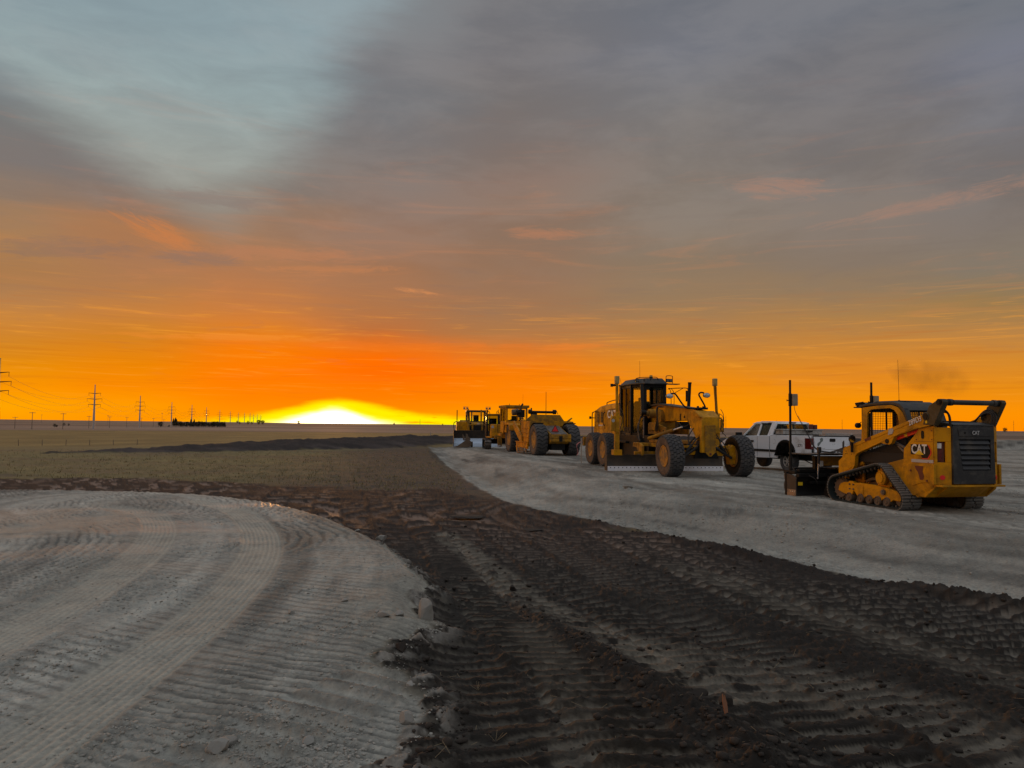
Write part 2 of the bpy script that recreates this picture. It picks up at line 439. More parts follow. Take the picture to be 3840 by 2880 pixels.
# --- the rest of the sky dome: overhead and behind the camera, evenly overcast blue-grey
nz = noise(dvec, 1.6, 5, .55)
over = mixc(nz, (SKY_OVER[0]*.8, SKY_OVER[1]*.8, SKY_OVER[2]*.82), (SKY_OVER[0]*1.2, SKY_OVER[1]*1.2, SKY_OVER[2]*1.2))
colr = mixc(sstep(el, 33., 52.), colr, over)
rear = mixc(sstep(el, 4., 50.), SKY_REAR, over)
colr = mixc(sstep(NX.op('ABSOLUTE', az), 55., 100.), colr, rear)
# sunrise bands added out of frame, strong at left to light the machines
sideL = sstep(az, -36., -46.)*sstep(az, -150., -95.)*sstep(el, 22., 3.)
colr = mixc(sideL, colr, SIDE_L)
sideR = sstep(az, 40., 55.)*sstep(az, 125., 80.)*sstep(el, 16., 3.)
colr = mixc(sideR*.8, colr, (.75, .36, .06))
colr = mixc(sstep(el, 0., -3.), colr, (.05, .045, .04))
# a thin share of physical sky at sunrise under the cloud colours
sky = nt.nodes.new('ShaderNodeTexSky'); sky.sky_type = 'NISHITA'; sky.sun_disc = False
sky.sun_elevation = R_(1.2); sky.sun_rotation = R_(sa_); sky.air_density = 1.4; sky.dust_density = 3.
skc = NX(nt.nodes.new('ShaderNodeMix').outputs[2]); mxn = skc.s.node; mxn.data_type = 'RGBA'; mxn.blend_type = 'ADD'
mxn.inputs[0].default_value = .004
nt.links.new(colr.s, mxn.inputs[6]); nt.links.new(sky.outputs[0], mxn.inputs[7])
nt.links.new(mxn.outputs[2], bg.inputs[0]); bg.inputs[1].default_value = 1.
world.cycles.sampling_method = 'MANUAL'; world.cycles.sample_map_resolution = 1024
# low sun behind the horizon cloud
sl = bpy.data.lights.new('sun', 'SUN'); sl.energy = SUN_E; sl.angle = R_(2.5); sl.color = (1., .42, .10)
so = bpy.data.objects.new('sun', sl); COL.objects.link(so)
sd = Vector((math.sin(R_(sa_))*math.cos(R_(1.6)), math.cos(R_(sa_))*math.cos(R_(1.6)), math.sin(R_(1.6))))
so.rotation_euler = sd.to_track_quat('Z', 'Y').to_euler()
GRID_COLS=1150; GRID_STEP=.95
SC_G=15000; SC_S=3000; SMOKE=.95
# ================================================================ GROUND
def _hash(ix, iy, s):
    h = (ix.astype(np.int64)*374761393 + iy.astype(np.int64)*668265263 + s*1442695041) & 0xffffffff
    h = ((h ^ (h >> 13))*1274126177) & 0xffffffff
    h = h ^ (h >> 16)
    return (h & 0xffffff).astype(np.float32)/np.float32(0xffffff)
def vnoise(x, y, s=0):
    ix = np.floor(x); iy = np.floor(y); fx = (x-ix).astype(np.float32); fy = (y-iy).astype(np.float32)
    ux = fx*fx*(3-2*fx); uy = fy*fy*(3-2*fy)
    a = _hash(ix, iy, s); b = _hash(ix+1, iy, s); c = _hash(ix, iy+1, s); d = _hash(ix+1, iy+1, s)
    return (a*(1-ux)+b*ux)*(1-uy)+(c*(1-ux)+d*ux)*uy
def fbm(x, y, o=4, s=0, g=.5):
    t = 0; a = 1; n = 0
    for i in range(o):
        t = t + a*vnoise(x, y, s+i*17); n += a; a *= g
        x, y = (x*1.64-y*1.15)+3.1, (x*1.15+y*1.64)+1.7
    return t/n
def ss(x, a, b):
    t = np.clip((x-a)/(b-a), 0, 1); return t*t*(3-2*t)
K2 = 3840/2212
def gpts(pts, z): return [ground_at(a*K2, b*K2, z) for a, b in pts]
def sdist(x, y, poly):
    """signed distance to polygon, + inside"""
    d2 = np.full(x.shape, 1e12); ins = np.zeros(x.shape, bool); n = len(poly)
    for i in range(n):
        ax, ay = poly[i]; bx, by = poly[(i+1) % n]; ex, ey = bx-ax, by-ay
        t = np.clip(((x-ax)*ex+(y-ay)*ey)/(ex*ex+ey*ey+1e-12), 0, 1)
        d2 = np.minimum(d2, (x-ax-t*ex)**2+(y-ay-t*ey)**2)
        if ay != by:
            c = ((ay > y) != (by > y)) & (x < (bx-ax)*(y-ay)/(by-ay)+ax); ins ^= c
    d = np.sqrt(d2); return np.where(ins, d, -d)
def pathco(x, y, P):
    """signed lateral offset v and along-length u to a polyline"""
    best = np.full(x.shape, 1e12); V = np.zeros(x.shape); Uu = np.zeros(x.shape); L = 0
    for i in range(len(P)-1):
        ax, ay = P[i]; ex, ey = P[i+1][0]-ax, P[i+1][1]-ay; l = math.hypot(ex, ey)+1e-9
        t = np.clip(((x-ax)*ex+(y-ay)*ey)/(l*l), 0, 1)
        d = (x-ax-t*ex)**2+(y-ay-t*ey)**2
        m = d < best; best = np.where(m, d, best)
        sg = np.sign((x-ax)*ey-(y-ay)*ex)
        V = np.where(m, np.sqrt(d)*sg, V); Uu = np.where(m, L+t*l, Uu); L += l
    return V, Uu
def spl(pts, n=6): return [(p[0], p[1]) for p in smooth_path([(a, b, 0) for a, b in pts], n)]
# outlines seen in the photograph, put down on the ground plane
padL = spl(gpts([(-500,1062),(0,1058),(200,1060),(400,1066),(560,1081),(680,1106),(760,1136),(830,1170),(880,1210),(922,1250),(893,1278),(903,1325),(945,1334),(905,1362),(862,1395),(842,1430),(880,1460),(906,1500),(905,1560),(880,1600),(835,1650),(800,1720)], -.06), 4)
padL = padL + [(-.9, 1.5), (-1.2, -6), (-70, -6), (-70, 19.5)]
toe = spl(gpts([(926,962),(950,985),(1000,1028),(1045,1060),(1100,1083),(1150,1096),(1250,1116),(1350,1137),(1450,1158),(1550,1178),(1650,1198),(1750,1222),(1830,1242),(1900,1252),(1960,1262),(2050,1277),(2130,1292),(2212,1311),(2400,1352),(2700,1420)], -.34), 3)
crest = gpts([(955,957),(1080,972),(1245,1008),(1400,1038),(1560,1062),(1800,1120),(2000,1150),(2212,1190),(2500,1250),(2900,1330)], 0.)
padR = toe + [(14, 3), (60, -10), (160, -10), (160, 98), (60, 95), (30, 90), (8, 84), (-3, 78)]
soilP = gpts([(-500,1030),(0,1034),(300,1035),(600,1046),(850,1054),(960,1050),(1030,1062),(1100,1080)], -.28)[:] + toe[12:] + [(14, 3), (20, -8), (-4, -8), (-3, 1.0)] + gpts([(835,1660)], -.1)
soilP = soilP + gpts([(905,1500),(890,1300),(700,1130),(300,1075),(-500,1070)], -.1)
bermL = gpts([(95,979.5),(400,978),(640,971),(850,965),(965,958),(1300,958),(1800,961)], -.3)
bermA = [(p[0], p[1]) for p in bermL] + [(60, 88)]
bermB = []
for i, w in enumerate((.8, 6, 9, 11, 11, 10, 9, 6)):
    a, b = bermA[max(i-1, 0)], bermA[min(i+1, len(bermA)-1)]; tx, ty = b[0]-a[0], b[1]-a[1]; l = math.hypot(tx, ty)
    bermB.append((bermA[i][0]-ty/l*w, bermA[i][1]+tx/l*w))
bermP = bermA + bermB[::-1]
ccl = [((a[0]+b[0])/2, (a[1]+b[1])/2) for a, b in zip(bermA, bermB)]
_fp = [(0,0),(40,-.25),(60,-.42),(120,-.75),(200,-1.15),(300,-1.6),(330,-1.9),(400,-3.2),(550,-3.9),(800,-4.6),(1200,-4.6),(2000,-2.6),(3000,0.),(5000,2.4),(9000,5.),(14000,5.)]
_fd = [a for a, b in _fp]; _fz = [b for a, b in _fp]
def prof(d): return np.interp(d, _fd, _fz)
trackA = spl(gpts([(430,1085),(505,1104),(552,1140),(566,1185),(536,1248),(432,1350),(300,1450),(150,1560),(0,1665),(-300,1850)], -.06), 5)
trackB = spl(gpts([(250,1100),(318,1112),(344,1142),(330,1180),(272,1232),(150,1310),(0,1392),(-300,1540)], -.06), 5)
trackC = spl(gpts([(905,1440),(800,1495),(650,1565),(500,1640),(330,1730)], -.06), 4)
def terrain(x, y, fine=True):
    """height and surface description at plan position x, y (numpy arrays)"""
    d = np.hypot(x, y)
    base = prof(d)
    # distant relief
    far = ss(d, 350, 2500)
    base = base + far*(fbm(x/900., y/900., 3, 5)-.5)*(2+d/1600.)
    w1 = (fbm(x*1.1, y*1.1, 4, 1)-.5); w2 = (fbm(x*4.3, y*4.3, 4, 2)-.5)
    near = ss(d, 120, 60)
    sL0 = sdist(x, y, padL); sL = sL0 + (w1*.35 + w2*.22)*ss(d, 60, 14)
    sR = sdist(x, y, padR) + w1*.35*ss(d, 5, 9) + w2*.18
    sS = sdist(x, y, soilP) + (w1*1.6 + w2*.4)
    sB = sdist(x, y, bermP) + w1*1.1
    gL = ss(sL, -.05, .05); gR = ss(sR, -.08, .10)*(1-gL)
    soil = np.maximum(ss(sS, -.5, .5), ss(d, 14.5, 12.5))*(1-gL)*(1-gR)
    berm = ss(sB, -.4, .5)*(1-gR)
    grass = np.clip(1-gL-gR-soil-berm, 0, 1)
    # --- pad on the right, its bank, the low ground between
    scr, ucr = pathco(x, y, crest)
    slope = ss(sR, 4.2, -.1)
    zR = -.22*ss(y, 26, 47)-.08*ss(y, 55, 75)
    vt, ut = pathco(x, y, toe)
    drop = np.clip(sR/3.4, 0, 1)
    zbank = zR - .50*(1-drop*drop*(3-2*drop))*ss(d, 110, 60) + .14*ss(sR, .9, -.1)
    zlow = -.30*ss(d, 3, 9) - .06 + .10*ss(x, -2, -12)
    zpadL = -.04 + .02*vnoise(x*.3, y*.3, 9)
    z = np.where(d > 60, base, 0.)*1.0
    zl = zpadL*ss(sL0, -.45, .30) + (1-ss(sL0, -.45, .30))*zlow
    zl = zl*(1-ss(d, 38, 75)) + base*ss(d, 38, 75)
    zr = zbank*(1-ss(d, 85, 130)) + base*ss(d, 85, 130)
    t = ss(sR, -.6, .25)
    z = zl*(1-t) + zr*t
    # --- spoil bank far behind
    bx = np.clip(sB, 0, None)
    vb, ub = pathco(x, y, ccl)
    wid = np.interp(ub, [0, 8, 18, 29, 45, 110], [.4, 3.2, 4.7, 5.6, 5.6, 5.])
    hb = np.interp(ub, [0, 8, 18, 29, 45, 60, 110], [.04, .30, .60, .80, .95, 1.1, 1.1])
    z = z + hb*np.clip(1-(np.abs(vb)/wid)**1.7, 0, 1)*(.75+.5*fbm(x*.25, y*.6, 4, 31))
    if not fine: return z
    fa = ss(d, 45, 12)
    # ---------- heights of the small forms
    # soil: track lanes with cross bars, windrows, clods
    ux, uy = -.215, .9766
    u = x*ux + y*uy + .25*w1; v = x*uy - y*ux + .035*(y-6)**2*ss(y, 6, 2)*.3 + .12*(fbm(x*.5, y*.5, 2, 40)-.5)
    lw = .62; li = np.floor(v/lw); lf = v/lw-li
    lr = _hash(li, li*0+3, 77); lr2 = _hash(li, li*0+5, 78)
    per = .19+.06*lr; uu = u + lr*.7 + (lf-.5)*(lr2-.5)*.35 + .05*w2
    bar = np.abs(((uu/per) % 1.)-.5)*2
    bar = ss(bar+.08*(fbm(x*6, y*6, 3, 230)-.5), .34, .70)
    edge = ss(np.abs(lf-.5), .34, .5)
    press = ss(fbm(x*.55+3, y*.18, 3, 50), .24, .44)*(1-edge*.8)
    lump = fbm(x*2.3, y*2.3, 5, 60, .6); clod = fbm(x*9., y*9., 4, 62, .62)
    clodb = np.maximum(clod-.48, 0)
    bil = 1-np.abs(fbm(x*24, y*24, 3, 240, .6)-.5)*4; bil2 = 1-np.abs(fbm(x*8.5, y*8.5, 3, 242, .6)-.5)*4
    hs = bar*.046*press*(.5+.7*lr2)*(.75+.5*clod)*(1-edge) + (1-press)*(lump-.5)*.075 + clodb*(.075*(1-press)+.03)
    lb_ = np.floor(v/lw+.5); ridge = ss(fbm(lb_*1.7+.5, u*.28, 3, 70), .47, .68)*edge*(1-edge*.0)
    hs = hs + ridge*(.025+.04*clod)
    # windrow along the toe of the bank, another through the middle
    wr = np.exp(-((sR+.30)/.20)**2)*ss(d, 22, 9)
    hs = hs + wr*(.06+.09*lump+.030*bil2+.010*bil)*ss(fbm(ut*.9, ut*0, 3, 71), .15, .55)
    wm, um = pathco(x, y, WIN)
    wr2 = np.exp(-((wm+.08*w1)/.15)**2)*(.35+.65*ss(um, 0, 3))
    wm2, um2 = pathco(x, y, WIN2); wr3 = np.exp(-((wm2+.5*w1)/.34)**2)*ss(um2, 0, 1.5)
    hs = hs*(1-np.clip(wr2+wr3*.8, 0, .9)) + wr2*(.05+.06*clod+.030*bil2+.012*bil) + wr3*(.03+.05*clod+.030*bil2+.010*bil)
    wl = np.exp(-((sL+.18)/.16)**2)*ss(d, 20, 10)*ss(fbm(x*1.4, y*1.4, 3, 73), .42, .6)
    hs = hs + wl*(.01+.02*clod+.02*bil2+.01*bil)
    hs = hs + (.0035+.008*(1-press))*bil
    z = z + soil*hs*fa
    # left pad
    vA, uA = pathco(x, y, trackA); vB, uB = pathco(x, y, trackB); vC, uC = pathco(x, y, trackC)
    def rut(v, w): return ss(np.abs(v), w*.5+.04, w*.5-.03)
    tA = rut(vA, .52); tB = rut(vB, .50); tA2 = rut(vA-1.75, .5)*.6; tC = rut(vC, .62)
    groo = lambda v: .5+.5*np.sin(v*2*math.pi/.058)
    sec = np.abs(((uC/.215) % 1)-.5)*2
    stone = fbm(x*14, y*14, 4, 80, .65); st2 = np.maximum(fbm(x*30, y*30, 3, 83, .6)-.55, 0)
    hl = (fbm(x*2.2, y*2.2, 4, 84)-.5)*.022
    # faint machine-track marks everywhere, across the direction of travel
    ul = y*.96 + x*.28; vl = x*.96 - y*.28; lil = np.floor(vl/.5)
    mk = (.5+.5*np.sin((ul + _hash(lil, lil*0, 90)*.3 + .06*w2)*2*math.pi/.085))
    mkm = ss(fbm(x*.7, y*.35, 3, 91), .36, .54)*(1-tA)*(1-tB)*(1-tC)
    rough_l = (1-np.maximum(tA, tB)*.8)
    gz = ss(fbm(x*.8+7, y*.8, 4, 95), .40, .62)
    hl = hl + mk*.012*mkm + rough_l*(stone-.5)*(.008+.016*gz) + rough_l*st2*(.02+.04*gz)
    hl = hl - (tA+tB)*.012 + (tA*groo(vA)+tB*groo(vB))*.007
    hl = hl + tC*(ss(sec, .3, .75)*.032*ss(x, -3.4, -2.0) - .012)
    z = z + gL*hl*fa
    # right pad
    vb_h = ss(np.abs(((ut+.15*w1+.05*w2)/.17 % 1)-.5)*2, .4, .9)*(ss(np.abs(sR-.55), .42, .3))
    ur = x*.35 + y*.94; vr = x*.94-y*.35
    mr = (.5+.5*np.sin((ur+.2*w2)*2*math.pi/.16))*ss(fbm(x*.5, y*.25, 3, 101), .45, .65)
    scr_ = fbm(vr*.8, ur*.22, 4, 102)
    hr = (fbm(x*1.6, y*1.6, 4, 103)-.5)*.05 - np.clip(vb_h, 0, 1)*.018 + (fbm(x*.35, y*.35, 3, 255)-.5)*.16*ss(sR, .2, 1.5)*ss(sR, 5.5, 3.) + (stone-.5)*.018 + st2*.05*ss(fbm(x*.5, y*.5, 3, 104), .45, .6) + mr*.010
    hr = hr + np.exp(-((sR-3.3)/.25)**2)*(.01+.06*clodb*3)*ss(fbm(x*.6, y*.6, 2, 105), .4, .6)
    z = z + gR*hr*ss(d, 60, 14)
    z = z + grass*((fbm(x*2.5, y*2.5, 4, 110)-.5)*.10)*ss(d, 90, 20)
    z = z + berm*((fbm(x*1.2, y*1.2, 5, 115)-.5)*.35)
    # ---------- colours (ground tones, with some shading and sheen put into them)
    C = np.zeros(x.shape+(3,), np.float32); RO = np.full(x.shape, .9, np.float32)
    def col(c): return np.array(c, np.float32)
    def mixin(w, c):
        nonlocal C
        C = C*(1-w[..., None]) + np.asarray(c, np.float32)*w[..., None]
    # grass
    ga_ = fbm(x*.15, y*.35, 4, 120); gb = fbm(x*1.4, y*3., 4, 121)
    cg = col((.180, .150, .066))[None]*(.65+.7*gb[..., None])
    cg = cg*(1-ss(ga_, .45, .65)[..., None]) + (col((.165, .125, .065))[None]*(.7+.6*gb[..., None]))*ss(ga_, .45, .65)[..., None]
    dirt_ = ss(sR+.35*w1*8, -9.5, -3.0)*ss(y, 13, 17)
    bare = ss(fbm(x*.35, y*.8, 4, 122), .52, .66)*ss(sdist(x, y, soilP), -7., -.5)
    cg = cg*(1-bare[..., None]*.75) + col((.085, .068, .055))[None]*bare[..., None]*.75
    dirt_ = np.maximum(dirt_, ss(fbm(x*.10, y*.30, 4, 221), .50, .62)*ss(x, -16, -4)*.75)
    cg = cg*(1-dirt_[..., None]*.85) + (col((.070, .052, .042))[None]*(.7+.6*gb[..., None]))*dirt_[..., None]*.85
    C = cg
    # the fields further out
    fx = np.floor(x/420.+.35*fbm(x/800., y/800., 2, 130)); fy = np.floor(y/260.+.3*(x/420.))
    fr = _hash(fx, fy, 131); fr2 = _hash(fx, fy, 137)
    cf = col((.20, .145, .105))[None]*(.55+.85*fr[..., None])
    cf = cf*(1-(fr2 > .62)[..., None]*.55) + col((.17, .115, .085))[None]*((fr2 > .62)[..., None]*.55)
    cf = cf*(.82+.36*fbm(x*.02, y*.03, 3, 133))[..., None]
    mixin(ss(d, 300, 360), cf)
    tallg = ss(d, 60, 85)*ss(d, 320, 250)
    ct = col((.215, .155, .055))[None]*(.6+.75*fbm(x*.25, y*.09, 5, 134))[..., None]
    mixin(tallg*(1-gR), ct)
    mixin(ss(np.abs(d-312-4*w1), 16, 5)*.75, col((.05, .035, .025)))
    mixin(ss(d, 330, 420)*ss(fbm(x/300., y/70., 3, 135), .5, .62)*.45, col((.10, .065, .05)))
    mixin(ss(d, 330, 420)*ss(fbm(x/500.+7, y/110., 3, 136), .54, .62)*.6, col((.27, .19, .15)))
    # soil
    q2 = fbm(x*5, y*5, 4, 151, .6)
    dk = col((.0125, .0098, .0072))[None]*(.72+.6*lump[..., None])
    damp_sheen = col((.155, .140, .112))[None]*(.8+.4*clod[..., None])  # pale tone of the pressed flats, wet sheen put into the colour
    gate = ss(fbm(x*.7+4, y*.3, 3, 140), .24, .46)*(.45+.55*ss(lr2, .2, .6))
    pl = (1-np.clip(wr2*1.3+wr3*1.2+wr*1.3+ridge*.8, 0, 1))*press*ss(bar, .42, .12)*gate*ss(clod+.25*w2, .66, .50)
    lane_l = ss(_hash(li, li*0+9, 79), .55, .8)*press
    cs = dk*(1-np.clip(pl*.80+lane_l*.16*(1-bar), 0, 1)[..., None]) + damp_sheen*np.clip(pl*.80+lane_l*.16*(1-bar), 0, 1)[..., None]
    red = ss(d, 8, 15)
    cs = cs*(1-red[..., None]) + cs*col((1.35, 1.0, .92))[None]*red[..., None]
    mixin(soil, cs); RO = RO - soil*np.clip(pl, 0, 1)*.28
    mixin(berm, (col((.026, .018, .016))[None]*(.6+.8*fbm(x*.4, y*.9, 4, 141))[..., None]) + (ss(fbm(x*.05, y*.5, 3, 142), .50, .64)*ss(sB, 3.0, .5))[..., None]*col((.035, .028, .027))[None])
    # left pad
    q = fbm(x*.55, y*.22, 4, 150)
    sA = fbm(vA*1.9+11, uA*.16, 5, 201, .58); sA2 = fbm(vA*7., uA*.5, 3, 203)
    cl = col((.315, .318, .290))[None]*np.clip(.26+1.2*sA+.45*(sA2-.5)+.24*q2, .28, 1.6)[..., None]
    brn = ss(fbm(x*.42+9, y*.25, 3, 152), .50, .66)*.5
    cl = cl*(1-brn[..., None]) + col((.215, .205, .170))[None]*(.8+.4*q2)[..., None]*brn[..., None]
    cl = cl*(1+.18*(stone-.5)*2)[..., None]
    cl = cl*(1-(mkm*ss(mk, .50, .0)*.42)[..., None])  # hollows of the cleat marks darkened, shading put into the colour
    cl = cl*(1-(tC*ss(sec, .35, .85)*.35)[..., None])
    mk2 = ss(np.abs(((ul*.97+vl*.15+.10*w1+.03*w2)/.135 % 1)-.5)*2, .45, .9); mm2 = ss(fbm(x*.45+20, y*.30, 3, 205), .47, .60)*(1-tA)*(1-tB)*ss(d, 14, 8)
    cl = cl*(1-(mk2*mm2*.38)[..., None])
    lt = np.clip(tA+tB+tA2*.6, 0, 1)
    cl = cl*(1-lt[..., None]*.68) + col((.42, .41, .355))[None]*(.76+.24*(tA*groo(vA)+tB*groo(vB)))[..., None]*(.85+.3*fbm(vA*3, uA*1.2, 3, 207))[..., None]*lt[..., None]*.68
    dkp = ss(fbm(x*.3+2, y*.3+5, 4, 155), .56, .66)*ss(x, -5, -9)*.45
    cl = cl*(1-dkp[..., None])
    mixin(gL, cl)
    wet = ss(x, -2.5, -5.5)*ss(d, 8.5, 11)*ss(d, 19, 16)*ss(fbm(x*.6, y*1.3, 4, 156), .36, .60)*gL
    RO = RO - wet*.52
    # right pad
    sR2 = fbm(sR*.75+3, ut*.10, 5, 211, .58); sR3 = fbm(sR*2.8, ut*.35, 4, 213)
    cr_ = col((.300, .300, .272))[None]*np.clip(.06+1.25*sR2+.95*(sR3-.5)+.34*q2, .25, 1.6)[..., None]
    vb_ = ss(np.abs(((ut+.15*w1+.05*w2)/.17 % 1)-.5)*2, .4, .9)*(ss(np.abs(sR-.55), .42, .3)+ss(np.abs(sR-4.6-1.2*fbm(ut*.1, ut*0, 2, 215)), .34, .25)*.7)*ss(fbm(ut*.35, sR*.3, 3, 216), .36, .52)
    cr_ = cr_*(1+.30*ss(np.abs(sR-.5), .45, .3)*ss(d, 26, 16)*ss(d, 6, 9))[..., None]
    cr_ = cr_*(1-np.clip(vb_, 0, 1)*.50)[..., None]  # hollows of the prints darkened in the colour as shading
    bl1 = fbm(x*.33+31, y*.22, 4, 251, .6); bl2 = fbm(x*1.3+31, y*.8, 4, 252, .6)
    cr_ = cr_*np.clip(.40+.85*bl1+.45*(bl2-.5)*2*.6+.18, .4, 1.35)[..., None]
    cr_ = cr_*(1-.26*ss(sR, 3.6, 2.2)*ss(sR, .2, 1.6))[..., None]  # slope shading of the bank painted into the gravel colour
    gvp = ss(bl2, .50, .62)*ss(fbm(x*.5, y*.5, 3, 104), .48, .60)
    cr_ = cr_*(1-.30*gvp*(stone > .5))[..., None]
    cr_ = cr_*(1+.14*(stone-.5)*2)[..., None]
    st_ = ss(fbm(sR*1.3, ut*.10, 4, 160), .50, .60)*.45
    cr_ = cr_*(1-st_[..., None]) + col((.40, .395, .355))[None]*st_[..., None]
    dks = ss(fbm(sR*.9+5, ut*.09, 4, 161), .54, .66)*.55
    cr_ = cr_*(1-dks[..., None]) + col((.14, .132, .112))[None]*dks[..., None]
    edr = np.exp(-((sR-3.3)/.5)**2)*ss(fbm(x*.9, y*.9, 3, 162), .35, .6)*.35
    cr_ = cr_*(1-edr[..., None]) + col((.13, .115, .095))[None]*edr[..., None]
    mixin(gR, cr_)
    # two long smooth pale lanes pressed into the soil
    for P_, w_, k_ in ((LANE1, .26, .85), (LANE2, .52, .55), (LANE3, .30, .5), (LANE4, .18, .45)):
        vq, uq = pathco(x, y, P_)
        q_ = ss(np.abs(vq)+.10*w1+.05*w2, w_+.05, w_-.08)*(gL < .5)*(gR < .5)*k_*1.15
        q_ = np.clip(q_*(.42+.58*ss(bar, .60, .15)), 0, 1)*ss(clod, .72, .50)
        q_ = q_*(1-np.clip(wr2*1.3+wr3, 0, 1))
        mixin(q_, col((.160, .143, .114))[None]*(.8+.4*q2)[..., None])
    # gravel that has spilled over the soil edge
    sp = np.exp(-((sL+.05)/.16)**2)*ss(clod, .50, .62)*ss(d, 20, 8)
    mixin(np.clip(sp, 0, 1)*(1-gL)*soil, col((.22, .21, .19)))
    zone = np.argmax(np.stack([grass, gL, gR, soil, berm]), 0)
    zone = np.where((zone == 0) & (d > 75), 5, zone)
    return z, C, RO, zone
LANE1 = spl(gpts([(960,1138),(1040,1195),(1129,1262),(1302,1354),(1486,1457),(1600,1520)], -.2), 4)
LANE2 = spl(gpts([(1400,1400),(1670,1469),(2016,1561),(2300,1640)], -.2), 4)
LANE4 = spl(gpts([(1140,1330),(1200,1440),(1230,1560),(1260,1700)], -.15), 4)
LANE3 = spl(gpts([(1480,1215),(1650,1270),(1850,1340),(2050,1420),(2250,1500)], -.25), 4)
WIN = spl(gpts([(1100,1265),(1180,1325),(1256,1388),(1350,1470),(1450,1550),(1578,1640),(1650,1720)], -.2), 4)
WIN2 = spl(gpts([(1250,1225),(1394,1284),(1560,1318),(1728,1358),(2016,1492),(2250,1580)], -.22), 4)
def height(x, y):
    a = np.array([float(x)]); b = np.array([float(y)]); return float(terrain(a, b)[0][0])
def height_s(x, y):
    a = np.array([float(x)]); b = np.array([float(y)]); return float(terrain(a, b, False)[0])
# --- the sheet
azs = np.concatenate([np.arange(-180, -52, 4.), np.arange(-52, -38, .5), np.linspace(-38, 38, GRID_COLS), np.arange(38.5, 52, .5), np.arange(52, 180, 4.)])
rows = [.6, .9, 1.2, 1.5, 1.8, 2.1, 2.3, 2.5]
k = 769*1.6/2.6
while 769*1.6/k < 42: rows.append(769*1.6/k); k -= GRID_STEP
dd = 42.
while dd < 125: rows.append(dd); dd *= 1.009
while dd < 14000: rows.append(dd); dd *= 1.035
ds = np.array(rows)
AZ, DS = np.meshgrid(np.radians(azs), ds)
GRX = DS*np.sin(AZ); GRY_ = DS*np.cos(AZ)
Z, CC, RO, ZN = terrain(GRX.ravel(), GRY_.ravel())
nr, nc = GRX.shape
idx = np.arange(nr*nc).reshape(nr, nc)
quads = np.stack([idx[:-1, :], np.roll(idx, -1, 1)[:-1, :], np.roll(idx, -1, 1)[1:, :], idx[1:, :]], -1).reshape(-1, 4)
quads = quads[:, ::-1]
P3 = np.stack([GRX.ravel(), GRY_.ravel(), Z], -1).astype(np.float32)
gm = bpy.data.materials.new('earth'); gm.use_nodes = True; nt = gm.node_tree; NX.nt = nt
b = nt.nodes['Principled BSDF']
at = nt.nodes.new('ShaderNodeAttribute'); at.attribute_name = 'Col'
tcn = nt.nodes.new('ShaderNodeTexCoord'); PO = NX(tcn.outputs['Object'])
nf = noise(PO, 26., 6, .68); nf2 = noise(PO, 3.2, 6, .65)
cc = mixc(1., NX(at.outputs['Color']), ramp(nf*.6+nf2*.4, [(.30, (.42,.42,.42)), (.47, (.9,.9,.9)), (.62, (1.22,1.2,1.16)), (.75, (1.7,1.66,1.6))]), 'MULTIPLY')
nt.links.new(cc.s, b.inputs['Base Color'])
nt.links.new(at.outputs['Alpha'], b.inputs['Roughness']); b.inputs['Specular IOR Level'].default_value = .35
bn = nt.nodes.new('ShaderNodeBump'); bn.inputs['Strength'].default_value = .55; bn.inputs['Distance'].default_value = .03
hb_ = noise(PO, 34., 5, .7)*.6 + noise(PO, 7., 6, .66)*1.2
nt.links.new(hb_.s, bn.inputs['Height']); nt.links.new(bn.outputs[0], b.inputs['Normal'])
zq = ZN[quads]
zf = np.sort(zq, 1)[:, 1]
def sheet(name, mask):
    q = quads[mask]; used, inv = np.unique(q, return_inverse=True)
    me = bpy.data.meshes.new(name); me.vertices.add(len(used)); me.vertices.foreach_set('co', P3[used].ravel())
    me.loops.add(q.size); me.loops.foreach_set('vertex_index', inv.ravel().astype(np.int32))
    me.polygons.add(len(q)); me.polygons.foreach_set('loop_start', np.arange(0, q.size, 4, dtype=np.int32))
    me.polygons.foreach_set('loop_total', np.full(len(q), 4, np.int32))
    me.polygons.foreach_set('use_smooth', np.ones(len(q), bool))
    me.update(calc_edges=True)
    ca = me.color_attributes.new('Col', 'FLOAT_COLOR', 'POINT')
    ca.data.foreach_set('color', np.concatenate([CC[used], RO[used, None]], 1).astype(np.float32).ravel())
    me.materials.append(gm); o = bpy.data.objects.new(name, me); COL.objects.link(o)
    return tag(o, kind='structure')
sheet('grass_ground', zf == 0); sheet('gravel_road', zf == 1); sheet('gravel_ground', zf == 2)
sheet('dirt_road', zf == 3); sheet('earth_bank', zf == 4); sheet('field', zf == 5)
# ================================================================ SHARED MACHINE PARTS
def ring_prism(mb, outer, inner, a0, a1, axis='y'):
    n = len(outer); assert len(inner) == n
    def mk(p, a): return {'y': (p[0], a, p[1]), 'x': (a, p[0], p[1]), 'z': (p[0], p[1], a)}[axis]
    vs = [mk(p, a0) for p in outer]+[mk(p, a0) for p in inner]+[mk(p, a1) for p in outer]+[mk(p, a1) for p in inner]
    fs = []
    for i in range(n):
        j = (i+1) % n
        fs += [(i, j, n+j, n+i), (2*n+i, 3*n+i, 3*n+j, 2*n+j), (i, 2*n+i, 2*n+j, j), (n+i, n+j, 3*n+j, 3*n+i)]
    return mb.add(vs, fs)
def hull(pts):
    pts = sorted(set(pts))
    def half(ps):
        h = []
        for p in ps:
            while len(h) > 1 and (h[-1][0]-h[-2][0])*(p[1]-h[-2][1])-(h[-1][1]-h[-2][1])*(p[0]-h[-2][0]) <= 0: h.pop()
            h.append(p)
        return h
    a = half(pts); b = half(pts[::-1]); return a[:-1]+b[:-1]
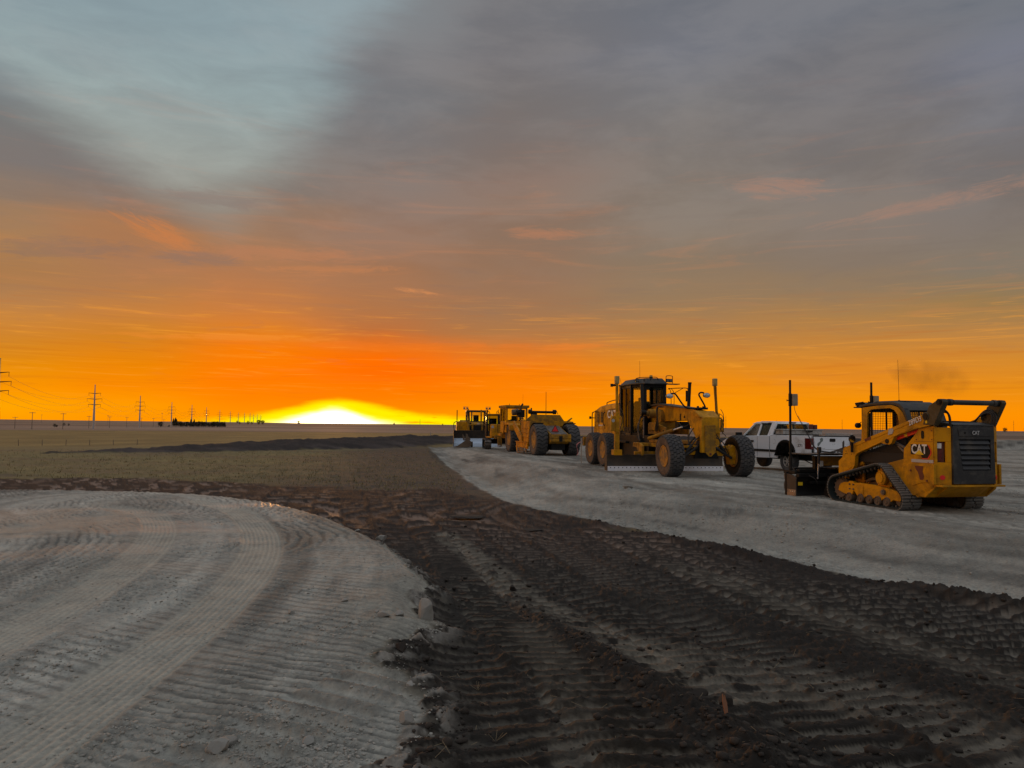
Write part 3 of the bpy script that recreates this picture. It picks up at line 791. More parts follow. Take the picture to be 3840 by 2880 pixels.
def belt_points(circles, n):
    P = []
    for (x, z, r) in circles: P += circ(x, z, r, 72)
    H = hull(P); L = [0]
    for i in range(len(H)): L.append(L[-1]+math.dist(H[i], H[(i+1) % len(H)]))
    T = L[-1]; out = []
    j = 0
    for k in range(n):
        t = T*k/n
        while L[j+1] < t: j += 1
        f = (t-L[j])/(L[j+1]-L[j]); a = H[j]; b = H[(j+1) % len(H)]
        tx, tz = (b[0]-a[0]), (b[1]-a[1]); l = math.hypot(tx, tz)
        out.append((a[0]+tx*f, a[1]+tz*f, tx/l, tz/l))
    return out, T
def belt(name, circles, y0, y1, n, parent, mats, th=.03, lug=.03, split=True, fill=.62, steel=False):
    """closed track: band with cross lugs; y0 outer side, y1 inner side"""
    mb = MB(); pts, T = belt_points(circles, n*3)
    vs = []; fs = []; m = len(pts)
    for (x, z, tx, tz) in pts:
        nx, nz = tz, -tx
        for (yy, h) in ((y0, 0), (y1, 0), (y1, -th), (y0, -th)): vs.append((x+nx*h, yy, z+nz*h))
    for i in range(m):
        j = (i+1) % m
        for k in range(4): fs.append((i*4+k, i*4+(k+1) % 4, j*4+(k+1) % 4, j*4+k))
    mb.add(vs, fs)
    if len(mats) > 1: mb.mat(1)
    pts, T = belt_points([(a, b, c) for a, b, c in circles], n)
    p = T/n
    lo, hi = min(y0, y1), max(y0, y1); w = hi-lo
    for i, (x, z, tx, tz) in enumerate(pts):
        nx, nz = tz, -tx
        M = Matrix(((tx, 0, nx, x), (0, 1, 0, 0), (tz, 0, nz, z), (0, 0, 0, 1)))
        mb.at(M)
        if split:
            c = lo + w*(.36 if (i//2) % 2 else .64) ; g = .035*w
            c = lo + w*(.62, .50, .38, .50)[i % 4]
            mb.box(((0), (lo+c-g)/2, lug/2), (p*fill, c-g-lo, lug)); mb.box((0, (c+g+hi)/2, lug/2), (p*fill, hi-c-g, lug))
        else:
            mb.box((0, (lo+hi)/2, lug*.3), (p*.9, w, lug*.6)); mb.box((p*.3, (lo+hi)/2, lug*.7), (p*.16, w*.98, lug*1.2))
        # guide lugs inside
        if i % 2 == 0 and not steel:
            mb.box((0, (lo+hi)/2+w*.12, -th-.018), (p*.5, .03, .045)); mb.box((0, (lo+hi)/2-w*.12, -th-.018), (p*.5, .03, .045))
    mb.at(Matrix.Identity(4))
    return mb.build(name, mats, parent, 0, 40)
def tyre(R, W, rr, kind, n=34, side=1):
    """tyre centred at origin, axle along y"""
    mb = MB(); dR = R-rr
    prof = [(-W*.36, rr), (-W*.40, rr+.02), (-W*.47, rr+dR*.28), (-W*.50, rr+dR*.55), (-W*.485, rr+dR*.78), (-W*.44, rr+dR*.92), (-W*.34, R-dR*.035), (-W*.15, R-.004), (W*.15, R-.004), (W*.34, R-dR*.035), (W*.44, rr+dR*.92), (W*.485, rr+dR*.78), (W*.50, rr+dR*.55), (W*.47, rr+dR*.28), (W*.40, rr+.02), (W*.36, rr)]
    mb.mat(1); mb.lathe(prof, (0, 0, 0), 'y', 56)
    nf = 56
    # sidewalls keep material 1, tread band material 0
    for i in range(len(mb.m)):
        seg = i//56
        if 4 <= seg <= 10 and i < 56*15: mb.m[i] = 2
    mb.mat(0)
    def S(v, t, h):
        av = abs(v); rad = R - dR*(.0+.20*max(0, av-.55)**2/.2025*.6) + h
        a = v*W*.47
        if av > .95: a = math.copysign(W*.485, v)
        return (rad*math.cos(t), a, rad*math.sin(t))
    def block(v0, v1, f0, f1, t0, t1, h, hb=-.03):
        q = [(v0, f0(t0)), (v1, f1(t0)), (v1, f1(t1)), (v0, f0(t1))]
        vs = [S(v, t, hb) for v, t in q]+[S(v, t, h) for v, t in q]
        mb.add(vs, [(4, 5, 6, 7), (0, 1, 5, 4), (1, 2, 6, 5), (2, 3, 7, 6), (3, 0, 4, 7), (3, 2, 1, 0)])
    if kind == 'block':
        lanes = [(-1, -.66, 0), (-.62, -.24, .5), (-.20, .20, .15), (.24, .62, .6), (.66, 1, .1)]
        for i in range(n):
            for (a, b_, ph) in lanes:
                t0 = 2*math.pi*(i+ph)/n; t1 = 2*math.pi*(i+ph+.80)/n
                sk = .25*2*math.pi/n
                block(a, b_, (lambda t: t), (lambda t, s=sk*(1 if a < 0 else -1)*.5: t+s), t0, t1, .022)
    else:
        for i in range(n):
            K = 10
            for k in range(K):
                va = -1+2*k/K; vb = -1+2*(k+1)/K
                w = lambda v: .26*math.cos(v*math.pi*1.5)+.12*v
                t = 2*math.pi*i/n; dt = 2*math.pi/n
                block(va, vb, (lambda s, q=w(va)*dt: s+q), (lambda s, q=w(vb)*dt: s+q), t, t+dt*.78, .045)
    return mb
def rim(R, W, depth, hub, side, bolts=10, hubr=.35, hubout=.0):
    """dish rim; side=+1 outer face toward +y"""
    mb = MB(); s = side
    pr = [(s*W*.40, R*1.03), (s*W*.44, R*1.05), (s*W*.44, R*.97), (s*W*.38, R*.90), (s*(W*.38-depth), R*.84), (s*(W*.38-depth), R*.55), (s*(W*.38-depth*.9), R*.50)]
    if hub: pr += [(s*(W*.38-depth*.3+hubout), R*.42), (s*(W*.40-depth*.2+hubout), R*.34), (s*(W*.40-depth*.2+hubout), .001)]
    else: pr += [(s*(W*.38-depth), R*.3), (s*(W*.38-depth), .001)]
    mb.lathe(pr, (0, 0, 0), 'y', 40)
    for k in range(bolts):
        t = 2*math.pi*k/bolts; r = R*.64 if not hub else R*.50
        y = s*(W*.38-depth)
        mb.cyl((r*math.cos(t), y, r*math.sin(t)), (r*math.cos(t), y+s*.03, r*math.sin(t)), R*.045, n=8)
    return mb
def screen(mb, x0, x1, z0, z1, y, step, r=.004, clip=None):
    """welded mesh of bars in the plane y"""
    def seg(p, q):
        mb.cyl((p[0], y, p[1]), (q[0], y, q[1]), r, n=4, cap=False)
    def inside(x, z):
        if clip is None: return True
        c = False; n = len(clip)
        for i in range(n):
            ax, az_ = clip[i]; bx_, bz = clip[(i+1) % n]
            if (az_ > z) != (bz > z) and x < (bx_-ax)*(z-az_)/(bz-az_)+ax: c = not c
        return c
    x = x0
    while x <= x1:
        zz = [z0+(z1-z0)*k/40 for k in range(41) if inside(x, z0+(z1-z0)*k/40)]
        if len(zz) > 1: seg((x, zz[0]), (x, zz[-1]))
        x += step
    z = z0
    while z <= z1:
        xx = [x0+(x1-x0)*k/40 for k in range(41) if inside(x0+(x1-x0)*k/40, z)]
        if len(xx) > 1: seg((xx[0], z), (xx[-1], z))
        z += step
def coil(p0, p1, r, turns, n=10):
    p0 = Vector(p0); p1 = Vector(p1); z = (p1-p0).normalized(); a = z.orthogonal().normalized(); b = z.cross(a); N = int(turns*n)
    return [p0+(p1-p0)*(k/N)+(a*math.cos(2*math.pi*k/n)+b*math.sin(2*math.pi*k/n))*r for k in range(N+1)]
def cat_logo(parent, origin, xd, w, full=True):
    """three white letters over a yellow wedge on a dark hexagon with a red border"""
    X = Vector(xd); U = Vector((0, 0, 1)); Zn = X.cross(U); O = Vector(origin)
    M = Matrix((X, U, Zn)).transposed().to_4x4(); M.translation = O
    h = w*.46
    mb = MB().at(M)
    if full:
        hexo = [(w*.10, -h*.5), (w*.18, -h*1.02), (w*.58, -h*1.02), (w*.80, -h*.42), (w*.80, -h*.1), (w*.64, h*.52), (w*.1, h*.52)]
        hexi = [(x*.90+.012*w, y*.90) for x, y in hexo]
        mb.mat(0).prism(hexo, 0, .004, 'z'); mb.mat(1).prism(hexi, .004, .007, 'z')
        mb.mat(1).prism([(-w*.58, -h*.56), (w*.55, -h*.56), (w*.55, h*.56), (-w*.58, h*.56)], .0035, .0075, 'z')
        mb.mat(2).prism([(-w*.28, -h*.56), (w*.34, -h*.56), (w*.03, -h*.02)], .0155, .017, 'z')
        bd = mb.build('badge', [RED, BK, MATS['signal_yellow']], parent)
    else:
        mb.mat(0).prism([(w*.1, -h*.9), (w*.5, -h*.9), (w*.78, -h*.3), (w*.6, h*.5), (w*.1, h*.5)], 0, .004, 'z')
        bd = mb.build('badge', [CH], parent)
    for ch, cx, wd in (('C', -w*.38, .36), ('A', 0.02*w, .40), ('T', w*.38, .36)):
        pass
    text_mesh('lettering', 'CAT', w*.66, WHD if full else MATS['grey_decal'], parent, O+Zn*.0105, xd, (0, 0, 1), .003, w*.014, .80)
    return bd
material('signal_yellow', (.75, .50, .01), .5, 0, .05, 8)
material('grey_decal', (.42, .42, .42), .5, 0, .05, 8)
material('tower_dark', (.045, .033, .012), .55, 0, .2, 5, DUST, .25, .05)  # dark brown tone for the arm towers, scraper exhaust and dozer cab
material('tan_box', (.34, .27, .18), .6, 0, .12, 6, DUST, .3)
material('rust_red', (.12, .025, .012), .6, 0, .2, 8)
material('interior_dark', (.02, .018, .016), .8, 0, .2, 8)
material('sidewall_brown', (.085, .065, .052), .85, 0, .22, 4, (.16, .12, .09), .6, .2, 50, .2)

material('track_band', (.010, .018, .018), .8, 0, .2, 8)
# ================================================================ COMPACT TRACK LOADER
def build_loader():
    t = thing('track_loader', (8.76, 15.77, 0), (-.242, .970), 'yellow compact track loader with dark louvred rear door and mesh cab windows, farthest right machine', 'track loader')
    for s in (1, -1):
        yo, yi = s*.99, s*.54
        bl = belt('track', [(1.97, .285, .285), (.66, .62, .27), (.13, .20, .20)], yo, yi, 92, t, [MATS['track_band'], TRB], .028, .022, fill=.74)
        m = MB()
        fr = [(2.02, .24), (1.99, .34), (1.93, .40), (1.80, .44), (1.68, .435), (1.66, .47), (1.52, .47), (1.50, .44), (1.30, .45), (.85, .44), (.62, .42), (.30, .38), (.06, .33), (.03, .20), (.13, .16), (.30, .17)]
        for cx in (.47, .74, 1.0, 1.27): fr += [(cx-.08, .115), (cx, .085), (cx+.08, .115), (cx+.13, .175)]
        fr += [(1.50, .28), (1.56, .18), (1.66, .10), (1.74, .17), (1.86, .19)]
        m.prism(fr, s*.80, s*.885, 'y')
        m.bx(1.18, 1.38, s*.885, s*.90, .22, .38)
        m.bx(.4, 1.6, s*.62, s*.80, .20, .36)
        m.build('track_frame', [Y], bl, .008)
        m = MB()
        for z in (.30, .40):
            m.cyl((1.62, s*.885, z), (1.62, s*.91, z), .018, n=8); m.cyl((1.50, s*.885, z), (1.50, s*.91, z), .018, n=8)
        m.cyl((.56, s*.885, .31), (.56, s*.93, .31), .055, n=16); m.cyl((.56, s*.92, .31), (.56, s*.94, .31), .03, n=10)
        m.build('bolt', [STD], bl)
        m = MB(); m.lathe([(s*.70, .10), (s*.70, .22), (s*.74, .24), (s*.80, .24), (s*.84, .20), (s*.86, .20), (s*.86, .001)], (1.97, 0, .285), 'y', 32); m.build('idler', [BROWN], bl, 0)
        m = MB(); m.lathe([(s*.68, .08), (s*.68, .155), (s*.84, .155), (s*.86, .12), (s*.86, .001)], (.14, 0, .20), 'y', 28); m.build('idler', [BROWN], bl, 0)
        for cx in (1.64, 1.27, 1.0, .74, .47):
            m = MB(); m.lathe([(s*.66, .06), (s*.66, .10), (s*.90, .10), (s*.92, .085), (s*.905, .07), (s*.905, .03), (s*.92, .028), (s*.92, .001)], (cx, 0, .118), 'y', 24); m.build('roller', [BROWN], bl, 0)
        m = MB(); m.lathe([(s*.56, .13), (s*.80, .13), (s*.83, .15), (s*.90, .15), (s*.92, .125), (s*.91, .105), (s*.935, .10), (s*.935, .001)], (.64, 0, .60), 'y', 32)
        for k in range(18):
            a = 2*math.pi*k/18; m.box((.64+.235*math.cos(a), s*.765, .60+.235*math.sin(a)), (.05, .06, .035), ('Y', -a))
        m.lathe([(s*.74, .12), (s*.74, .225), (s*.79, .225), (s*.79, .12)], (.64, 0, .60), 'y', 36)
        m.build('sprocket', [Y], bl, 0)
        m = MB(); m.prism([(1.5, .37), (1.2, .55), (.75, .75), (.5, .7), (.35, .45), (.7, .45)], s*.56, s*.60, 'y'); m.tube(smooth_path([(1.35, s*.66, .48), (1.1, s*.68, .55), (.85, s*.68, .50), (.6, s*.66, .45)]), .035)
        m.build('drive_guard', [BROWN], bl, .005)
    # body ---------------------------------------------------------------
    m = MB()
    side = [(-.66, .56), (-.66, 1.685), (-.29, 1.68), (-.21, 1.57), (.15, 1.23), (.16, 1.02), (.75, .88), (.62, .72), (-.06, .31), (-.40, .29), (-.62, .46)]
    for s in (1, -1): m.prism(side, s*.68, s*.74, 'y')
    m.prism([(-.80, .56), (-.40, .29), (1.95, .29), (1.95, .50), (.75, .50), (-.66, .90)], -.50, .50, 'y')
    m.prism([(-.40, .29), (.0, .34), (.35, .60), (-.66, .60)], -.68, .68, 'y')
    for s in (1, -1):
        # rear corner post with a slot for the tail light, in three pieces
        for z0, z1 in ((.56, .99), (1.39, 1.665)):
            m.prism([(-.66, s*.74), (-.82, s*.50), (-.78, s*.50), (-.62, s*.74)], z0, z1, 'z')
        for a, b in ((0., .17), (.70, 1.)):
            p = lambda q: (-.66-.16*q, s*(.74-.24*q))
            q = lambda q: (-.62-.16*q, s*(.74-.24*q))
            m.prism([p(a), p(b), q(b), q(a)], .99, 1.39, 'z')
        m.bx(-.70, -.60, s*.745, s*.80, .56, .955)
    m.bx(-.88, -.64, -.70, .76, .525, .56)
    m.prism([(-.74, .55), (-.20, .27), (-.12, .32), (-.60, .555)], .42, .74, 'y')
    m.build('body', [Y], t, .006)
    m = MB()
    m.prism([(-.15, .85), (-.6, .95), (-.6, 1.62), (-.28, 1.66), (-.05, 1.40), (.14, 1.2)], .05, .66, 'y'); m.prism([(-.15, .85), (-.6, .95), (-.6, 1.62), (-.28, 1.66), (-.05, 1.40), (.14, 1.2)], -.66, -.05, 'y')
    m.bx(-.1, 1.7, -.60, .60, .85, 1.12); m.bx(.3, 1.9, -.53, .53, .50, .86); m.prism([(.1, 1.12), (1.75, 1.12), (1.7, .9), (.1, .9)], .6, .64, 'y')  # black fill under the lift arms, shade built as dark solids
    for s in (1, -1): m.prism([(.30, 1.0), (.30, 1.45), (1.6, 1.10), (1.78, 1.0)], s*.50, s*.56, 'y')
    m.build('engine_bay_dark_fill', [MATS['interior_dark']], t)
    # rear door ---------------------------------------------------------
    m = MB()
    ring_prism(m, [(.495, .58), (.495, 1.70), (-.475, 1.70), (-.495, .58)], [(.27, .84), (.36, 1.44), (-.39, 1.44), (-.385, .84)], -.855, -.79, 'x')
    m.bx(-.80, -.70, -.47, .47, .60, 1.66)
    m.prism([(.36, 1.50), (.38, 1.655), (-.395, 1.655), (-.39, 1.50)], -.868, -.855, 'x')
    d = m.build('rear_door', [CH], t, .008)
    m = MB()
    for k in range(6):
        z = .90+.098*k
        m.prism([(-.862, z-.038), (-.848, z-.045), (-.80, z+.045), (-.812, z+.052)], -.372, .268+.014*k, 'y')
    m.build('louvre', [CH], d, .002)
    m = MB(); m.cyl((-.862, .12+.105, 1.565), (-.876, .12+.105, 1.565), .022, n=14); m.build('latch', [BK], d)
    cat_logo(d, (-.870, -.02, 1.565), (0, -1, 0), .16, False)
    m = MB(); m.prism([(-.86, 1.70), (-.86, 1.725), (-.62, 1.775), (.15, 1.79), (.15, 1.72), (-.7, 1.69)], -.48, .485, 'y')
    hd = m.build('engine_hood', [CH], t, .012)
    m = MB()
    for k in range(5): m.bx(-.62+.11*k, -.56+.11*k, -.34, .36, 1.775+.004*k, 1.79+.004*k)
    m.build('hood_slat', [BK], hd, .004)
    for s in (1, -1):
        m = MB()
        p = lambda q, o: (-.66-.16*q+o, s*(.74-.24*q))
        m.prism([p(.17, .06), p(.70, .06), p(.70, .08), p(.17, .08)], .98, 1.40, 'z'); lg = m.build('tail_light', [MATS['rust_red']], t)
        m = MB(); m.prism([p(.20, .035), p(.50, .035), p(.50, .06), p(.20, .06)], 1.26, 1.36, 'z'); m.build('reversing_lens', [WHD], lg)
        m = MB(); m.prism([p(.20, .035), p(.50, .035), p(.50, .06), p(.20, .06)], 1.02, 1.22, 'z'); m.build('lens', [REDL], lg)
        c = Vector((-.66-.16*.45, s*(.74-.24*.45), .70)); nrm = Vector((-.24, s*.16, 0)).normalized()*1.
        nrm = Vector((-.832, s*.555, 0))
        m = MB(); m.cyl(c-nrm*.002, c+nrm*.008, .046, n=24); m.build('reflector', [REDR], t)
    # side details, left
    cat_logo(t, (-.275, .742, 1.225), (-1, 0, 0), .39)
    m = MB(); m.bx(-.68+.05, -.06, .742, .746, .97, 1.03); m.build('decal_strip', [MATS['grey_decal']], t)
    m = MB(); m.prism(rrect(-.40, -.33, 1.44, 1.60, .033), .741, .748, 'y'); m.build('door_handle', [BK], t)
    m = MB(); m.prism([(-.62, .60), (-.60, .93), (-.02, .93), (.20, .85), (.02, .55), (-.10, .50), (-.30, .57)], .741, .753, 'y'); m.build('tie_down_plate', [Y], t, .004)
    m = MB(); m.prism([(-.16, .90), (-.38, .90), (-.38, .87), (-.36, .80), (-.40, .70), (-.37, .63), (-.29, .63), (-.27, .70), (-.24, .78), (-.18, .84)], .754, .758, 'y')
    m.cyl((-.05, .753, .80), (-.05, .765, .80), .022, n=10); m.cyl((-.47, .753, .62), (-.47, .765, .62), .02, n=10)
    m.build('tie_down_slot', [MATS['rust_red']], t)
    m = MB()
    for (x, z) in ((-.60, 1.43), (-.60, 1.6), (-.12, 1.2), (-.2, 1.42), (-.5, .98)): m.cyl((x, .74, z), (x, .748, z), .012, n=8)
    m.bx(-.645, -.638, .741, .744, 1.40, 1.405); m.bx(-.62, -.13, .7405, .743, 1.385, 1.39)
    m.build('rivet', [MATS['rust_red']], t)
    # lift arms ----------------------------------------------------------
    arm = [(1.95, 1.19), (-.53, 1.945), (-.60, 1.70), (-.22, 1.63), (.36, 1.475), (.44, 1.33), (.50, 1.30), (.66, 1.31), (.75, 1.335), (1.50, 1.08), (1.56, 1.02), (1.58, .82), (1.66, .72), (1.86, .62), (1.90, .42), (2.13, .36), (2.12, .89), (1.99, .98)]
    tower = [(-.43, 1.72), (-.53, 1.945), (-.60, 2.09), (-.80, 2.19), (-.87, 2.215), (-.94, 2.205), (-.965, 2.15), (-.95, 2.11), (-.72, 1.70)]
    for s, TY, TY0 in ((1, .80, .68), (-1, .68, .58)):
        m = MB(); m.prism(arm, s*.70, s*.79, 'y')
        m.prism([(1.55, 1.27), (-.40, 1.865), (-.41, 1.835), (1.54, 1.24)], s*.79, s*.80, 'y')
        m.prism([(1.45, 1.125), (.78, 1.36), (-.15, 1.665), (-.16, 1.64), (.76, 1.335), (1.44, 1.10)], s*.79, s*.798, 'y')
        m.prism([(1.93, .96), (1.70, .88), (1.66, .78), (1.86, .68)], s*.785, s*.80, 'y')
        a = m.build('lift_arm', [Y], t, .01)
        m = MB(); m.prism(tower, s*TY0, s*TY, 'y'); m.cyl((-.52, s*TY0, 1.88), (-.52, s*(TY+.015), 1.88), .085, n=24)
        tw = m.build('arm_tower', [MATS['tower_dark']], a, .012)
        m = MB(); m.cyl((-.86, s*.50, 2.15), (-.86, s*(TY+.015), 2.15), .062, n=24); m.cyl((-.86, s*(TY+.015), 2.15), (-.86, s*(TY+.025), 2.15), .040, n=24); m.cyl((-.52, s*(TY+.015), 1.88), (-.52, s*(TY+.025), 1.88), .06, n=24)
        m.build('pivot_pin', [BK], a)
        m = MB(); m.cyl((.56, s*.70, 1.37), (.56, s*.805, 1.37), .05, n=18); m.cyl((2.0, s*.68, .52), (2.0, s*.81, .52), .035, n=14)
        for q in ((1.86, 1.12), (1.83, 1.07), (1.88, 1.06), (1.68, 1.06)): m.cyl((q[0], s*.79, q[1]), (q[0], s*.795, q[1]), .012, n=8)
        m.build('pin', [BK], a)
        m = MB(); m.cyl((.56, s*.64, 1.37), (-.1, s*.60, 1.1), .03, n=12); m.cyl((-.1, s*.60, 1.1), (-.45, s*.6, .95), .045, n=12); m.build('lift_cylinder', [STD], t)
        m = MB()
        for k in range(3):
            o = .03*k
            m.tube(smooth_path([(-.30, s*(.50-.03*k), 1.70), (-.52, s*(.56-.02*k), 1.98-o), (-.70, s*(.56-.02*k), 2.02-o), (-.84+o, s*(.55-.02*k), 1.90), (-.84+o, s*(.52-.02*k), 1.68)]), .016, 8)
        m.build('hydraulic_hose', [CABLE], t)
    m = MB(); m.cyl((-.86, -.62, 2.15), (-.86, .62, 2.15), .050, n=24)
    for y in (.56, -.48): m.cyl((-.86, y-.03, 2.15), (-.86, y+.03, 2.15), .066, n=24)
    m.build('cross_tube', [CH], t)
    m = MB(); m.prism([(.50, 1.44), (-.24, 1.635), (-.26, 1.575), (.48, 1.375)], .655, .695, 'y'); b = m.build('arm_brace', [RED], t, .003)
    m = MB(); m.bx(.10, .18, .696, .699, 1.475, 1.53); m.build('warning_label', [MATS['signal_yellow']], b)
    m = MB(); m.cyl((.42, .63, 1.28), (.02, .63, .98), .028, n=12); m.build('door_strut', [STD], t)
    # lettering and stickers on the arm
    sl = math.atan2(.302, 1.0)*0+math.atan2(1.945-1.19, 1.95+.53)
    xd = (-math.cos(sl), 0, math.sin(sl)); up = (math.sin(sl), 0, math.cos(sl))
    text_mesh('model_number', '289D3', .15, WHD, t, (-.24, .806, 1.79), xd, up, .003, .0, .86)
    m = MB(); m.prism([(1.22, 1.345), (1.03, 1.405), (1.04, 1.435), (1.06, 1.46), (1.24, 1.40)], .791, .8035, 'y'); lb = m.build('sticker', [MATS['rust_red']], t)
    for k, (tx) in enumerate(('THIS MACHINE', 'KEEP CLEAR OFF')[:0]): pass
    m = MB(); m.prism([(.52, 1.50), (.40, 1.53), (.36, 1.60), (.40, 1.64), (.50, 1.62)], .791, .803, 'y'); m.build('sticker', [MATS['grey_decal']], t)
    m = MB(); m.bx(-.555, -.505, .801, .804, 1.745, 1.82); m.build('warning_label', [MATS['signal_yellow']], t)
    # cab -----------------------------------------------------------------
    outer = [(1.78, 1.0), (1.70, 2.10), (1.2, 2.135), (.80, 2.14), (.62, 2.09), (.47, 1.97), (.37, 1.78), (.32, 1.0)]
    inner = [(1.60, 1.12), (1.535, 1.98), (1.42, 2.055), (.85, 2.075), (.72, 2.03), (.62, 1.93), (.585, 1.80), (.60, 1.12)]
    for s in (1, -1):
        m = MB(); ring_prism(m, outer, inner, s*.43, s*.475)
        m.cyl((1.15, s*.475, 2.105), (1.15, s*.48, 2.105), .012, n=8); m.cyl((.9, s*.475, 2.105), (.9, s*.48, 2.105), .012, n=8)
        c = m.build('cab_side', [Y], t, .008)
        m = MB(); screen(m, .60, 1.60, 1.12, 2.08, s*.44, .052, .0042, inner); m.build('window_mesh', [BK], c)
        m = MB(); m.bx(1.0, 1.03, s*.415, s*.43, 1.1, 2.07); m.prism([(1.60, 1.12), (1.535, 1.98), (1.51, 1.98), (1.56, 1.12)], s*.41, s*.432, 'y'); m.build('window_bar', [BK], c)
    m = MB(); m.bx(1.0, 1.05, -.43, -.425, .99, 1.0); 
    m = MB()
    so_ = [(1.82, 2.10), (1.82, 2.15), (1.55, 2.19), (1.1, 2.215), (.75, 2.215), (.55, 2.16), (.40, 2.03), (.31, 1.82), (.27, 1.55)]
    si_ = [(.33, 1.55), (.37, 1.80), (.46, 1.98), (.60, 2.10), (.78, 2.15), (1.1, 2.15), (1.55, 2.13)]
    # shell as strips either side of the rear window
    m.prism([(1.82, 2.10), (1.82, 2.15), (1.55, 2.19), (1.1, 2.215), (.75, 2.215), (.55, 2.16), (.44, 2.07), (.40, 2.02), (.46, 1.98), (.60, 2.10), (.78, 2.15), (1.1, 2.15), (1.55, 2.13)], -.48, .48, 'y')
    for a, b in ((.36, .485), (-.485, -.36)):
        m.prism([(.44, 2.07), (.40, 2.02), (.31, 1.80), (.27, 1.45), (.33, 1.45), (.37, 1.80), (.46, 1.98)], a, b, 'y')
    m.bx(.75, 1.5, -.30, .30, 2.213, 2.24)
    m.build('roof', [MATS['charcoal_paint']], t, .02)
    m = MB(); m.bx(.26, .32, -.37, .37, 1.42, 1.50); 
    rot = Matrix.Rotation(-.28, 4, 'Y')
    w = MB()
    for k in range(13): y = -.34+.057*k; w.cyl((.30, y, 1.5), (.42, y, 2.02), .004, n=4, cap=False)
    for k in range(9): f = k/8; w.cyl((.30+.12*f, -.36, 1.5+.52*f), (.30+.12*f, .36, 1.5+.52*f), .004, n=4, cap=False)
    w.build('rear_window_mesh', [BK], t)
    m.build('window_sill', [CH], t)
    m = MB(); m.prism([(.33, 1.5), (.45, 2.0), (.455, 2.0), (.335, 1.5)], -.36, .36, 'y'); m.build('rear_window', [GD], t)
    m = MB(); ring_prism(m, [(-.45, .9), (.45, .9), (.45, 2.1), (-.45, 2.1)], [(-.36, 1.0), (.36, 1.0), (.36, 2.0), (-.36, 2.0)], 1.72, 1.76, 'x'); m.build('cab_front_frame', [BK], t)
    m = MB(); m.prism(rrect(.50, .95, 1.0, 1.12, .04), -.24, .24, 'y'); m.prism([(.52, 1.1), (.62, 1.1), (.60, 1.75), (.52, 1.78), (.46, 1.70)], -.24, .24, 'y'); m.build('seat', [SEAT], t, .02)
    for s in (1, -1):
        m = MB(); m.box((1.15, s*.28, 1.25), (.06, .07, .30), ('Y', .1)); m.cyl((1.15, s*.28, 1.35), (1.17, s*.28, 1.52), .03, .038, n=10); m.build('joystick', [BK], t, .01)
    # cab-top bracket, whip aerial, mirrors, lamps
    m = MB(); m.bx(1.78, 1.98, .02, .44, 2.15, 2.19); m.bx(1.70, 2.02, .0, .46, 2.10, 2.125); m.bx(1.95, 2.0, .06, .40, 2.125, 2.15)
    m.cyl((1.74, .05, 2.22), (2.0, .05, 2.20), .02, n=8); m.cyl((1.74, .42, 2.22), (2.0, .42, 2.20), .02, n=8); m.bx(1.80, 1.9, .05, .42, 2.19, 2.225)
    br = m.build('lamp_bracket', [BK], t, .006)
    m = MB(); m.bx(1.975, 1.985, .12, .19, 2.155, 2.175); m.bx(1.755, 1.765, .30, .36, 2.19, 2.205); m.build('lamp_lens', [STL], br)
    m = MB(); m.cyl((1.12, 0, 2.235), (1.12, 0, 2.265), .018, n=10); m.tube([(1.12, 0, 2.26), (1.125, .0, 2.7), (1.14, .0, 3.15)], [.0045, .004, .003], 6); m.build('aerial', [BK], t)
    m = MB(); m.cyl((1.58, .84, 1.40), (1.60, .84, 1.40), .088, n=28); mi = m.build('mirror', [CH], t, .004)
    m = MB(); m.cyl((1.572, .84, 1.40), (1.579, .84, 1.40), .078, n=28); m.build('mirror_glass', [CHR], mi)
    m = MB(); m.bx(1.585, 1.605, .81, .87, 1.10, 1.33); m.build('mirror_stand', [BK], mi)
    m = MB(); m.cyl((1.78, .50, 1.70), (1.86, .50, 1.70), .06, n=16); m.cyl((1.76, .46, 1.78), (1.80, .5, 1.72), .01, n=6); m.build('work_lamp', [BK], t, .01)
    m = MB(); m.tube(smooth_path([(1.95, .78, 1.20), (2.05, .70, 1.30), (2.16, .62, 1.34), (2.22, .60, 1.26), (2.20, .60, 1.05)]), .012); m.tube(smooth_path([(1.95, .6, 1.05), (2.1, .5, 1.15), (2.3, .4, 1.1), (2.4, .3, .9)]), .018); m.tube(smooth_path([(1.9, .5, 1.0), (2.1, .4, 1.05), (2.35, .25, .95), (2.5, .2, .8)]), .018)
    m.build('hydraulic_hose', [CABLE], t)
    m = MB(); m.bx(1.96, 2.10, -.70, .70, .40, .56); m.bx(2.08, 2.18, -.52, .52, .18, .70); m.bx(1.90, 2.05, -.78, .78, .44, .52); m.build('coupler', [BK], t, .01)
    m = MB(); m.prism([(1.78, .95), (1.60, .95), (1.50, .62), (1.62, .40), (1.95, .45)], .48, .53, 'y'); m.bx(1.52, 1.58, .55, .60, .5, .92); m.box((1.55, .60, .86), (.10, .08, .07), ('Y', .4)); m.build('front_step', [Y], t, .008)
    return t
loader = build_loader()
